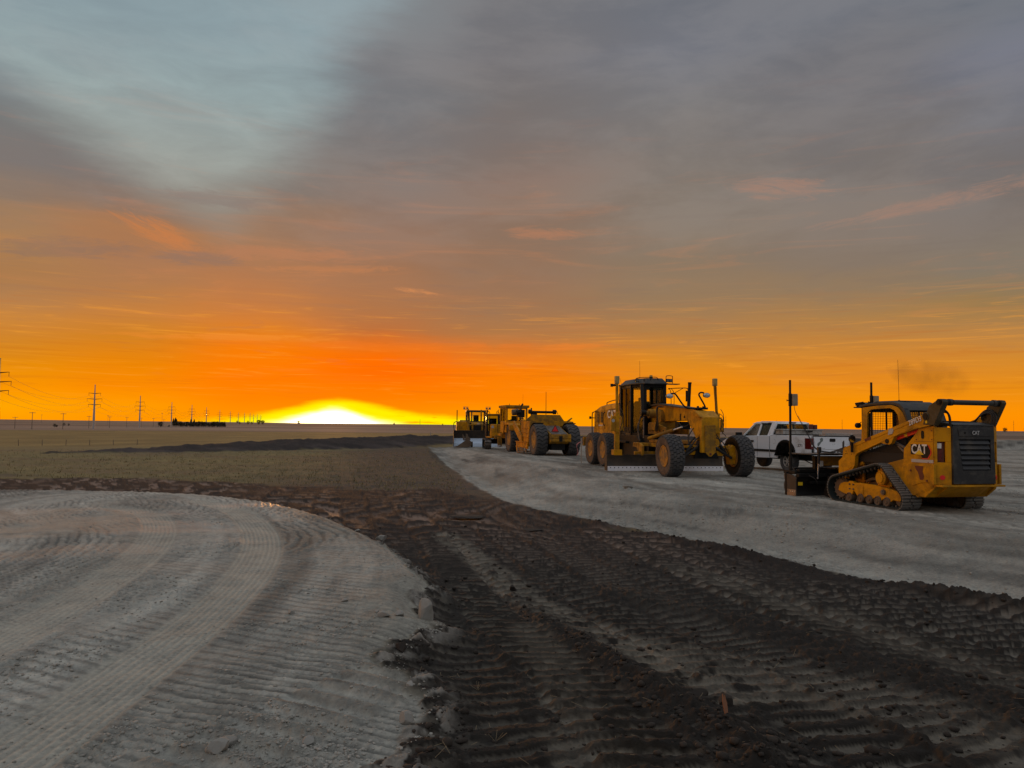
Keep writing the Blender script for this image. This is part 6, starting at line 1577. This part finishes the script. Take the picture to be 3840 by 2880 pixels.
    m = MB(); m.prism([(.56, 1.26), (.48, 1.30), (.42, 1.26), (.43, 1.18), (.50, 1.13), (.56, 1.06), (.61, 1.0), (.66, .97), (.68, 1.08), (.62, 1.13), (.55, 1.17)], -.043, -.0395, 'x')
    for (y, z) in ((.12, 1.2), (-.02, 1.05), (-.10, 1.07), (-.45, 1.13), (-.52, 1.10)): m.prism(circ(y, z, .012, 7), -.043, -.0395, 'x')
    m.build('scuff_mark', [MATS['scuff_grey']], tg)
    m = MB(); m.bx(-.18, -.02, -.93, .93, .50, .66); m.bx(-.2, .0, -.3, .3, .46, .6); m.build('rear_bumper', [CHR], t, .03)
    m = MB(); m.bx(.02, 2.1, -.90, .90, .72, .80); m.bx(.3, 5.2, -.45, .45, .42, .60); m.bx(.02, 2.1, -.92, -.87, .8, 1.33); m.build('chassis', [BK], t)
    m = MB(); m.bx(5.50, 5.66, -.92, .92, .45, .66); m.build('front_bumper', [CHR], t, .03)
    for s in (1, -1):
        m = MB(); m.bx(5.44, 5.58, s*.55, s*.93, .80, 1.0); m.build('headlight', [CHR], t, .02)
    # tool box
    m = MB(); m.bx(1.55, 2.02, -.93, .90, 1.40, 1.57); m.bx(1.62, 1.95, -.85, .7, 1.0, 1.40); m.bx(1.50, 2.05, -.97, .93, 1.555, 1.60); tb = m.build('tool_box', [ALU], t, .012)
    m = MB(); m.bx(1.49, 1.50, -.42, -.20, 1.49, 1.55); m.build('latch', [BK], tb)
    m = MB(); m.bx(.02, 1.4, -.99, -.93, 1.37, 1.46); m.build('side_rail', [ALU], t, .006)
    m = MB(); m.cyl((1.80, -.60, 1.6), (1.80, -.60, 1.80), .09, n=16); m.bx(1.72, 1.88, -.85, -.70, 1.6, 1.78); m.build('jerry_can', [MATS['rust_red']], t, .02)
    # wheels
    for (x, y, s) in ((1.36, .78, 1), (1.36, -.78, -1), (4.92, .78, 1), (4.92, -.78, -1)):
        m = tyre(.385, .27, .22, 'block', 40); w = m.build('wheel', [RB, RB, MATS['track_band']], t, 0, 40); w.location = (x, y, .385)
        m = MB(); m.lathe([(s*.05, .21), (s*.115, .225), (s*.12, .205), (s*.08, .19), (s*.04, .17), (s*.04, .001)], (0, 0, 0), 'y', 32)
        for k in range(6):
            a = math.pi*k/3; m.box((.115*math.cos(a), s*.085, .115*math.sin(a)), (.15, .05, .045), ('Y', -a))
        m.lathe([(s*.05, .05), (s*.12, .05), (s*.125, .001)], (0, 0, 0), 'y', 16)
        m.build('rim', [ALU], w, .004)
    return t
material('scuff_grey', (.16, .19, .18), .7, 0, .25, 14)
truck = build_truck()
# ================================================================ POWER LINES, FENCE, TREES
def place_far(px, d):
    dr = pix_dir(px, 1590); x = dr.x/dr.y*d; return x, d
def make_pylon():
    t = thing('transmission_pole', (0, 0, 0), (1, 0), 'x', 'transmission pole', 'steel transmission poles across the prairie')
    m = MB(); m.cyl((0, 0, -1), (0, 0, 31.5), .92, .30, n=14); m.cyl((0, 0, 31.2), (0, 0, 31.6), .40, .40, n=10); m.build('pole', [GALV], t, 0, 60)
    for z, w in ((25.6, 4.0), (21.6, 5.0), (17.6, 4.1)):
        m = MB()
        for s in (1, -1):
            m.cyl((s*.2, 0, z-.35), (s*w, 0, z+.05), .26, .12, n=6)
        a = m.build('crossarm', [BK], t, 0, 60)
        for s in (1, -1):
            m = MB(); m.cyl((s*(w-.1), 0, z), (s*(w-.15), 0, z-1.9), .10, n=6); m.build('insulator', [BK], a, 0, 60)
    return t
pyl = make_pylon(); pyls = []
spec = [(-12, 333), (351, 548), (523, 757), (642, 985), (718, 1130), (773, 1330), (823, 1620), (863, 1800), (893, 2050), (916, 2080), (937, 2110), (950, 2400), (964, 2430), (977, 2700)]
plabels = ['transmission pole cut off by the left edge of the frame, only arms showing', 'nearest and tallest steel transmission pole with three pairs of arms', 'second tallest transmission pole, right of the big steel one', 'third transmission pole, left end of the dark tree row', 'fourth transmission pole, standing in front of the dark tree row']
for i, (px, d) in enumerate(spec):
    x, y = place_far(px, d)
    o = pyl if i == 0 else copy_tree(pyl)
    zb = height_s(x, y)
    if d > 1200: zb = max(zb, -4.0)
    o.location = (x, y, zb); o.rotation_euler = (0, 0, math.atan2(-.33*0+.18, 1)*1.0)
    o['label'] = plabels[i] if i < len(plabels) else 'small distant transmission pole, number %d from the left edge' % (i+1)
    pyls.append((x, y, zb))
for k, (s, z, w) in enumerate([(s, z, w) for z, w in ((23.7, 3.9), (19.7, 4.9), (15.7, 4.0)) for s in (-1, 1)]):
    m = MB(); path = []
    for i in range(0, 5):
        a = Vector(pyls[i]); b_ = Vector(pyls[i+1]); off = Vector((s*w*.98, s*w*.18, z))
        for q in range(14):
            f_ = q/14; p = a.lerp(b_, f_)+off; p.z -= 4*5.5*f_*(1-f_); path.append(p)
    m.tube(path, .045, 4); o = m.build('power_cable', [CABLE], None, 0, 60)
    lv = ('top', 'middle', 'lowest')[k//2]; sd_ = ('left', 'right')[k % 2]
    tag(o, 'thin power cable sagging from the %s arms, %s side of the poles' % (lv, sd_), 'cable', 'cables strung along the transmission poles')
def make_wpole():
    t = thing('utility_pole', (0, 0, 0), (1, 0), 'x', 'utility pole', 'wooden utility poles along the prairie road')
    m = MB(); m.cyl((0, 0, -.5), (0, 0, 10.5), .20, .14, n=8); m.build('pole', [WOOD], t, 0, 60)
    m = MB(); m.bx(-1.6, 1.6, -.08, .08, 9.9, 10.15); a = m.build('crossarm', [WOOD], t)
    for x in (-1.5, -.7, .7, 1.5):
        m = MB(); m.cyl((x, 0, 10.15), (x, 0, 10.4), .05, n=6); m.build('insulator', [GRY], a, 0, 60)
    return t
wp = make_wpole(); n = 0
for (px, d, h) in sorted(((56, 520, .75), (120, 465, 1.), (236, 500, 1.), (333, 620, .95), (411, 700, 1.), (475, 790, 1.), (529, 860, 1.), (575, 930, 1.), (614, 1000, .9), (654, 1080, 1.), (155, 1500, 1.6), (404, 1300, 1.5), (607, 1500, 2.2))):
    x, y = place_far(px, d); o = wp if n == 0 else copy_tree(wp); n += 1
    o.location = (x, y, height_s(x, y)); o.scale = (1, 1, h); o.rotation_euler = (0, 0, .3)
    o['label'] = {56: 'short utility pole nearest the left edge of the scene', 120: 'utility pole with a crossarm, second from the left end of its row', 236: 'utility pole halfway between the leftmost one and the tallest transmission pole', 333: 'utility pole just left of the tallest transmission pole'}.get(px, 'thin distant utility pole, number %d from the left end of its row' % n)
# lattice masts on the horizon
def make_mast():
    t = thing('radio_mast', (0, 0, 0), (1, 0), 'x', 'radio mast', 'radio masts on the horizon')
    m = MB(); m.cyl((0, 0, -2), (0, 0, 60), .7, .35, n=5); m.build('pole', [CABLE], t, 0, 60)
    m = MB(); m.bx(-1.4, 1.4, -.2, .2, 38, 40); m.bx(-1, 1, -.2, .2, 50, 51.5); m.build('crossarm', [CABLE], t)
    return t
mst = make_mast()
for i, (px, h, lb) in enumerate(((3801, .8, 'thin radio mast on the horizon right of the track loader'), (3158, .75, 'thin radio mast on the horizon left of the track loader cab'), (2722, .9, 'thin radio mast on the horizon between the grader and the pickup truck'), (1575, .42, 'tiny radio mast on the horizon to the right of the bright sunrise'), (2911, .65, 'thin radio mast on the horizon above the pickup truck roof'))):
    x, y = place_far(px, 3200); o = mst if i == 0 else copy_tree(mst); o.location = (x, y, height_s(x, y)); o.scale = (1, 1, h); o['label'] = lb
# --- fence posts standing in the tall grass
post = MB(); post.cyl((0, 0, -.3), (0, 0, .52), .030, .026, n=7); fp = post.build('fence_post', [WOOD], None)
for i in range(7):
    px = -20+89*i if i < 9 else 700+95*(i-9)
    x, y = ground_at(px, 1672-.012*px*.6, -.50)
    o = fp if i == 0 else fp.copy()
    if i: COL.objects.link(o)
    o.location = (x, y, height_s(x, y)-.02); o.rotation_euler = (random.uniform(-.06, .06), random.uniform(-.06, .06), 0)
    tag(o, 'short thin fence post in the dry grass, number %d from the left edge' % (i+1), 'fence post', 'fence posts in the dry grass')
# --- trees far away
leafm = bpy.data.materials.new('foliage'); leafm.use_nodes = True; NX.nt = leafm.node_tree
_b = leafm.node_tree.nodes['Principled BSDF']; _b.inputs['Roughness'].default_value = .8
_tc = leafm.node_tree.nodes.new('ShaderNodeTexCoord')
_c = mixc(noise(NX(_tc.outputs['Object']), .6, 4), (.018, .016, .008), (.06, .048, .02)); leafm.node_tree.links.new(_c.s, _b.inputs['Base Color'])
def make_tree(kind, seed):
    rnd = random.Random(seed)
    H = {'spruce': 10., 'round': 8., 'bush': 4.}[kind]
    t = thing('spruce_tree' if kind == 'spruce' else ('broadleaf_tree' if kind == 'round' else 'bush'), (0, 0, 0), (1, 0), 'x', 'tree' if kind != 'bush' else 'bush', 'trees in the far windbreak')
    m = MB(); m.cyl((0, 0, -.5), (0, 0, H*.55), .28, .12, n=7); 
    for k in range(5):
        a = rnd.uniform(0, 6.28); m.cyl((0, 0, H*(.2+.06*k)), (math.cos(a)*H*.16, math.sin(a)*H*.16, H*(.38+.08*k)), .10, .04, n=5)
    m.build('trunk', [WOOD], t, 0, 60)
    m = MB()
    for k in range(900 if kind != 'bush' else 500):
        a = rnd.uniform(0, 6.28)
        if kind == 'spruce':
            f_ = rnd.random()**.8; z = H*(.12+.88*f_); r = (1-f_)*H*.20*rnd.uniform(.5, 1.1)+.1
        else:
            u_ = rnd.uniform(-1, 1); q = rnd.uniform(.55, 1.05)*(1+.25*math.sin(3*a+seed)+.2*math.sin(5*u_+seed)); r = math.sqrt(max(0, 1-u_*u_))*H*.36*q; z = H*.60+u_*H*.40*q
        c = Vector((r*math.cos(a), r*math.sin(a), z)); s = rnd.uniform(.22, .5)*H/9
        d1_ = Vector((rnd.uniform(-1, 1), rnd.uniform(-1, 1), rnd.uniform(-1, 1))).normalized(); d2_ = d1_.orthogonal().normalized()
        m.add([c-d1_*s, c+d2_*s*.6, c+d1_*s, c-d2_*s*.6], [(0, 1, 2, 3)])
    m.build('crown', [leafm], t, 0, 60)
    return t
protos = {('spruce', i): make_tree('spruce', 3+i) for i in range(2)}; protos.update({('round', i): make_tree('round', 11+i) for i in range(3)}); protos[('bush', 0)] = make_tree('bush', 21)
used_ = set()
tl_ = []
rr = random.Random(5)
for px in range(668, 846, 6): tl_.append((px+rr.uniform(-2, 2), 1020+rr.uniform(-40, 40), rr.choice(['round', 'round', 'round', 'spruce']), rr.uniform(.62, 1.0)))
tl_ += [(602, 880, 'round', .85), (650, 1040, 'spruce', 1.1), (658, 1040, 'spruce', 1.2), (662, 1050, 'spruce', 1.0), (634, 890, 'bush', .8), (716, 1000, 'spruce', 1.05), (728, 1010, 'spruce', 1.0), (970, 1900, 'round', 1.6), (985, 1950, 'round', 1.5), (898, 1900, 'bush', 2.), (930, 1900, 'bush', 2.4), (944, 1900, 'bush', 2.0), (205, 700, 'bush', .9), (213, 700, 'bush', .7), (240, 900, 'bush', 1.), (258, 900, 'bush', .8), (3768, 2600, 'round', 2.0), (1120, 2600, 'round', 1.6), (1478, 3000, 'bush', 2.4), (1660, 3000, 'bush', 2.), (890, 2600, 'round', 1.2)]
for i, (px, d, kind, s) in enumerate(tl_):
    x, y = place_far(px, d); v_ = rr.randrange({'spruce': 2, 'round': 3, 'bush': 1}[kind]); p = protos[(kind, v_)]
    if (kind, v_) in used_: o = copy_tree(p)
    else: o = p; used_.add((kind, v_))
    o.location = (x, y, height_s(x, y)-.2); o.scale = (s*1.1, s*1.1, s); o.rotation_euler = (0, 0, rr.uniform(0, 6))
    if px == 3768: lb = 'lone tree crown on the horizon right of the track loader'
    elif px == 602: lb = 'rounded dark tree standing alone left of the windbreak row'
    elif d > 1500: lb = 'tiny dark %s near the horizon beyond the windbreak, number %d from the left' % ('tree' if kind != 'bush' else 'bush', 1+sum(1 for q in tl_ if q[1] > 1500 and q[0] < px))
    elif px < 500: lb = 'low dark bush left of the tallest transmission pole, number %d from the left' % (1+sum(1 for q in tl_ if q[0] < px))
    else: lb = {'spruce': 'narrow dark spruce in the far windbreak row behind the transmission poles', 'round': 'dark leafy tree in the far windbreak row behind the transmission poles', 'bush': 'small bush at the left end of the far windbreak'}[kind]
    o['label'] = lb
    o['group'] = 'trees in the far windbreak' if 640 < px < 850 else 'scattered trees and bushes on the prairie'
for k_, p in protos.items():
    if k_ not in used_:
        for c in list(p.children): bpy.data.objects.remove(c)
        bpy.data.objects.remove(p)
# ================================================================ SMALL THINGS ON THE GROUND
def make_rock(seed, sub=2):
    import bmesh as _bm_
    bm = _bm_.new(); _bm_.ops.create_icosphere(bm, subdivisions=sub, radius=1)
    rn = np.random.RandomState(seed); pl = rn.normal(size=(13, 3)); pl /= np.linalg.norm(pl, axis=1)[:, None]; off = rn.uniform(.50, .84, 13)
    for v in bm.verts:
        p = np.array(v.co)
        for n_, o_ in zip(pl, off):
            d_ = p@n_-o_
            if d_ > 0: p = p-n_*d_*.97
        v.co = p*(1+rn.uniform(-.03, .03))
    vs = [tuple(v.co) for v in bm.verts]; fs = [tuple(v.index for v in f.verts) for f in bm.faces]; bm.free()
    return np.array(vs), fs
stone_m = material('limestone', (.27, .265, .245), .85, 0, .25, 9, (.2, .17, .13), .35, .35, 60)
clod_m = material('soil_clod', (.026, .021, .017), .95, 0, .3, 9, (.05, .04, .032), .4, .4, 50)
gravel_m = material('gravel_stone', (.34, .335, .305), .9, 0, .3, 3, (.2, .19, .165), .4, 0)
rockspec = [(919, 1350, .085, .14, 'upright pale rock standing at the edge of the gravel beside the soil'), (864, 1352, .045, .035, 'flat pale stone left of the upright rock'), (829, 1357, .05, .035, 'pale stone, second left of the upright rock'), (815, 1347, .025, .02, 'small pale stone between two larger ones near the upright rock'), (628, 1349, .04, .025, 'pale flat stone lying alone in the middle of the gravel road'),
            (878, 1595, .045, .045, 'rounded grey rock at the gravel edge near the bottom of the photo'), (470, 1668, .07, .04, 'large grey rock cut by the bottom edge of the photo'), (497, 1640, .055, .03, 'flat pale stone beside the large rock at the bottom edge'), (774, 1120, .06, .035, 'pale stone on the far edge of the gravel road'), (825, 1140, .11, .06, 'pale broken rock half sunk where gravel meets soil'),
            (744, 1322, .035, .02, 'small stone in front of the tyre marks on the gravel'), (884, 1512, .03, .03, 'small pale stone near the soil edge'), (835, 1527, .035, .03, 'round stone beside the cross marks in the gravel'), (663, 1640, .04, .028, 'pale stone lying in a cross mark near the bottom'), (1355, 1077, .12, .05, 'low lump of rock lying on the bank right of the soil'),
            (867, 1422, .05, .05, 'dark brown stone in the pocket of mixed gravel'), (1150, 1140, .20, .03, 'flat slab of rock in the far soil'), (1010, 1115, .30, .03, 'long pale slab lying in the far soil'), (1107, 1270, .06, .04, 'dark angular lump of soil beside the track marks'), (1566, 1592, .055, .05, 'large rounded clod in the windrow near the bottom'), (1512, 1560, .055, .045, 'brown rounded clod in the windrow')]
for i, (a, b_, w, h, lb) in enumerate(rockspec):
    x, y = ground_at(a*K2, b_*K2, -.12 if a < 950 else -.3)
    V, Fc = make_rock(40+i, 3)
    dark = lb.startswith('dark') or 'clod' in lb or 'slab' in lb
    m = MB(); m.add([(v[0]*w*(1+.3*(i % 3)*.5), v[1]*w, v[2]*h+h*.45) for v in V], Fc)
    o = m.build('rock' if not dark else 'clod', [clod_m if dark else stone_m], None, 0, 22); o.location = (x, y, height(x, y)); o.rotation_euler = (0, 0, i*1.3)
    tag(o, lb, 'rock' if not dark else 'clod')
def scatter(name, label, mat, N, fn, smin, smax, seed, sub=1, flat=.7, prot=5):
    rn = np.random.RandomState(seed)
    pts = fn(rn, N); x, y = pts[:, 0], pts[:, 1]
    z = terrain(x, y)[0]
    R = [make_rock(seed*10+k, sub) for k in range(prot)]
    allv = []; allf = []; off = 0
    n = len(x); s = smin*(smax/smin)**(rn.rand(n)**2.2); th_ = rn.rand(n)*6.28
    for k in range(prot):
        sel = np.where(np.arange(n) % prot == k)[0]; V, Fc = R[k]; Fa = np.array(Fc)
        c, si = np.cos(th_[sel]), np.sin(th_[sel]); a = s[sel]*rn.uniform(.8, 1.3, len(sel)); b2_ = s[sel]*rn.uniform(.7, 1.1, len(sel)); hh = s[sel]*flat*rn.uniform(.6, 1.2, len(sel))
        X = V[None, :, 0]*a[:, None]; Y_ = V[None, :, 1]*b2_[:, None]
        P = np.stack([x[sel][:, None]+X*c[:, None]-Y_*si[:, None], y[sel][:, None]+X*si[:, None]+Y_*c[:, None], z[sel][:, None]+V[None, :, 2]*hh[:, None]+hh[:, None]*.3], -1)
        allv.append(P.reshape(-1, 3)); allf.append((Fa[None]+(np.arange(len(sel))*len(V))[:, None, None]+off).reshape(-1, 3)); off += len(sel)*len(V)
    Vv = np.concatenate(allv).astype(np.float32); Ff = np.concatenate(allf).astype(np.int32)
    me = bpy.data.meshes.new(name); me.vertices.add(len(Vv)); me.vertices.foreach_set('co', Vv.ravel()); me.loops.add(Ff.size); me.loops.foreach_set('vertex_index', Ff.ravel())
    me.polygons.add(len(Ff)); me.polygons.foreach_set('loop_start', np.arange(0, Ff.size, 3, dtype=np.int32)); me.polygons.foreach_set('loop_total', np.full(len(Ff), 3, np.int32)); me.update(calc_edges=True)
    me.materials.append(mat); o = bpy.data.objects.new(name, me); COL.objects.link(o); return tag(o, kind='stuff')
def polar(rn, n, d0, d1, a0=-38, a1=38, p=2.):
    d = 1/(1/d0+(1/d1-1/d0)*rn.rand(n)**(1/p)); a = np.radians(rn.uniform(a0, a1, n)); return d*np.sin(a), d*np.cos(a)
def on_left(rn, n):
    x, y = polar(rn, n*9, 2.5, 16); sd_ = sdist(x, y, padL)
    dens = (.10+.9*ss(fbm(x*.8+7, y*.8, 4, 95), .42, .62))*(.35+.65*np.exp(-np.clip(sd_, 0, 9)/.9))*(sd_ > -.12)
    vA, _ = pathco(x, y, trackA); vB, _ = pathco(x, y, trackB)
    dens = dens*np.where((np.abs(vA) < .3) | (np.abs(vB) < .3), .12, 1)
    k = rn.rand(len(x)) < dens; return np.stack([x[k], y[k]], 1)[:n]
scatter('gravel', None, gravel_m, SC_G, on_left, .004, .020, 3, 1, .6)
def on_right(rn, n):
    x, y = polar(rn, n*8, 6, 30, -5, 38); s_ = sdist(x, y, padR)
    dens = (s_ > .1)*(.06+.9*ss(fbm(x*.5, y*.5, 3, 104), .5, .66)); k = rn.rand(len(x)) < dens; return np.stack([x[k], y[k]], 1)[:n]
scatter('gravel_patch', None, gravel_m, SC_G//3, on_right, .008, .034, 4, 1, .55)
def on_soil(rn, n):
    x, y = polar(rn, n*8, 2.5, 16, -12, 38); s_ = sdist(x, y, soilP); l_ = sdist(x, y, padL); r_ = sdist(x, y, padR); wm, _ = pathco(x, y, WIN)
    dens = (s_ > .0)*(l_ < 0)*(r_ < 0)*(.05+.6*np.exp(-(wm/.22)**2)+.55*np.exp(-((r_+.3)/.25)**2)+.5*np.exp(-((l_+.2)/.2)**2)+.25*ss(fbm(x*.9, y*.9, 3, 170), .5, .7)); k = rn.rand(len(x)) < dens; return np.stack([x[k], y[k]], 1)[:n]
scatter('soil_clods', None, clod_m, SC_S, on_soil, .005, .045, 5, 1, .65)
# straw bits
m = MB(); rn = np.random.RandomState(8); x, y = polar(rn, 260, 2.6, 12, -12, 36)
k = (sdist(x, y, padL) < -.02) & (sdist(x, y, padR) < .3)
x, y = x[k], y[k]; zz = terrain(x, y)[0]
for a, b_, c in zip(x, y, zz):
    L_ = rn.uniform(.02, .07); th_ = rn.rand()*6.28; e_ = rn.uniform(-.1, .7)
    p = Vector((a, b_, c+.008)); q = p+Vector((math.cos(th_)*L_, math.sin(th_)*L_, L_*e_)); m.cyl(p, q, .0011, n=4)
for cx, cy in (ground_at(1032*K2, 1515*K2, -.2), ground_at(535*K2*2, 1650*K2, -.2)):
    zc = height(cx, cy)
    for q_ in range(7):
        th_ = rn.rand()*6.28; L_ = rn.uniform(.03, .09); m.cyl((cx, cy, zc), (cx+math.cos(th_)*L_, cy+math.sin(th_)*L_*.6, zc+rn.uniform(.01, .06)), .0011, n=4)
straw_m = material('straw', (.26, .20, .12), .8, 0, .2, 9)
o = m.build('straw', [straw_m], None, 0); tag(o, kind='stuff')
# stubble tufts in the grass strip
m = MB(); rn = np.random.RandomState(18); x, y = polar(rn, 9000, 17, 60, -38, 8, 1.2)
k = (sdist(x, y, padL) < -.3) & (sdist(x, y, padR) < -.4) & (sdist(x, y, soilP) < .1) & (sdist(x, y, bermP) < -.4)
x, y = x[k], y[k]; zz = terrain(x, y)[0]
for a, b_, c in zip(x, y, zz):
    for q_ in range(3):
        th_ = rn.rand()*6.28; L_ = rn.uniform(.03, .09)*(1+.3*(b_ > 35)); w_ = .012; dx_, dy_ = math.cos(th_), math.sin(th_)
        ax, ay = a+rn.uniform(-.1, .1), b_+rn.uniform(-.1, .1)
        m.add([(ax-dy_*w_, ay+dx_*w_, c-.01), (ax+dy_*w_, ay-dx_*w_, c-.01), (ax+dx_*L_*.6, ay+dy_*L_*.6, c+L_)], [(0, 1, 2)])
dg_ = material('dry_grass', (.21, .17, .075), .85, 0, .3, 3)
o = m.build('grass', [dg_], None, 0); tag(o, kind='stuff')
# broken board
x, y = ground_at(1569*K2, 1622*K2, -.15)
m = MB(); m.prism([(-.018, 0), (.020, .01), (.024, .10), (.012, .17), (.004, .14), (-.010, .185), (-.022, .12)], -.008, .008, 'y')
o = m.build('wood_splinter', [MATS['orange_wood'] if 'orange_wood' in MATS else material('orange_wood', (.20, .085, .04), .75, 0, .3, 30)], None, .002)
o.location = (x, y, height(x, y)+.03); o.scale = (.55, .55, .55); o.rotation_euler = (R_(-25), R_(3), .2); tag(o, 'orange-brown splinter of wood sticking up out of the clods near the bottom edge', 'wood')
# survey stakes
x, y = ground_at(2140+330*.1205, 1560+1470*.1205, .0)
t = thing('survey_stake', (x, y, 0), (0, 1), 'pale lath survey stake with a pink ribbon beside the rear wheels of the grader', 'stake')
m = MB(); m.bx(-.006, .006, -.0, .18, 0, 0); 
m = MB(); m.box((.0, 0, .55), (.012, .05, 1.1)); m.build('lath', [LATH], t, .002)
m = MB()
for k in range(3):
    pth = smooth_path([(0, 0, .95), (.02, .14+.04*k, .86-.03*k), (.01, .22-.05*k, .70-.10*k), (.03, .16+.02*k, .5-.08*k)], 5)
    for i in range(len(pth)-1):
        a, b_ = pth[i], pth[i+1]; w_ = Vector((.0, .003, .014)); m.add([a-w_, a+w_, b_+w_, b_-w_], [(0, 1, 2, 3)])
m.build('ribbon', [PINK], t)
x, y = ground_at(640+2034*.479, 1480+373*.479, -.3)
m = MB(); m.box((0, 0, .55), (.09, .04, 1.15)); o = m.build('stake', [LATH], None, .004); o.location = (x, y, -.3); tag(o, 'pale wooden stake standing alone left of the bulldozer blade', 'stake')
# smoke from the loader's exhaust, drifting behind it
m = MB(); vs, fs = make_rock(99, 3); dsm = pix_dir(3480, 1412); P0_ = Vector((0, 0, EYE))+dsm*(20./dsm.y)
m.add([(v[0]*1.35, v[1]*.9, v[2]*.60) for v in vs], fs)
sm = bpy.data.materials.new('exhaust_smoke'); sm.use_nodes = True; nt = sm.node_tree; nt.nodes.clear(); NX.nt = nt
out = nt.nodes.new('ShaderNodeOutputMaterial'); pv = nt.nodes.new('ShaderNodeVolumePrincipled'); nt.links.new(pv.outputs[0], out.inputs[1])
pv.inputs['Color'].default_value = (.10, .085, .08, 1)
tcs = nt.nodes.new('ShaderNodeTexCoord'); PO_ = NX(tcs.outputs['Object'])
sp_ = nt.nodes.new('ShaderNodeSeparateXYZ'); nt.links.new(PO_.s, sp_.inputs[0])
q_ = (NX(sp_.outputs[0])*(1/1.25)).pw(2.)+(NX(sp_.outputs[1])*(1/.82)).pw(2.)+(NX(sp_.outputs[2])*(1/.54)).pw(2.)
dn = sstep(noise(PO_, 1.5, 3, .5, .3), .36, .78)*sstep(q_, 1., .0)*SMOKE
nt.links.new(dn.s, pv.inputs['Density'])
o = m.build('smoke', [sm], None, 0); o.location = P0_; o.rotation_euler = (0, R_(14), 0); tag(o, kind='stuff')
# ---- nothing deeper than thing > part > sub-part
def _depth(o):
    k = 0
    while o.parent is not None: o = o.parent; k += 1
    return k
bpy.context.view_layer.update()
for o in [o for o in COL.objects if _depth(o) > 2]:
    mw = o.matrix_world.copy(); a = o
    while _depth(a) > 1: a = a.parent
    o.parent = a; o.matrix_parent_inverse = a.matrix_world.inverted(); o.matrix_basis = mw
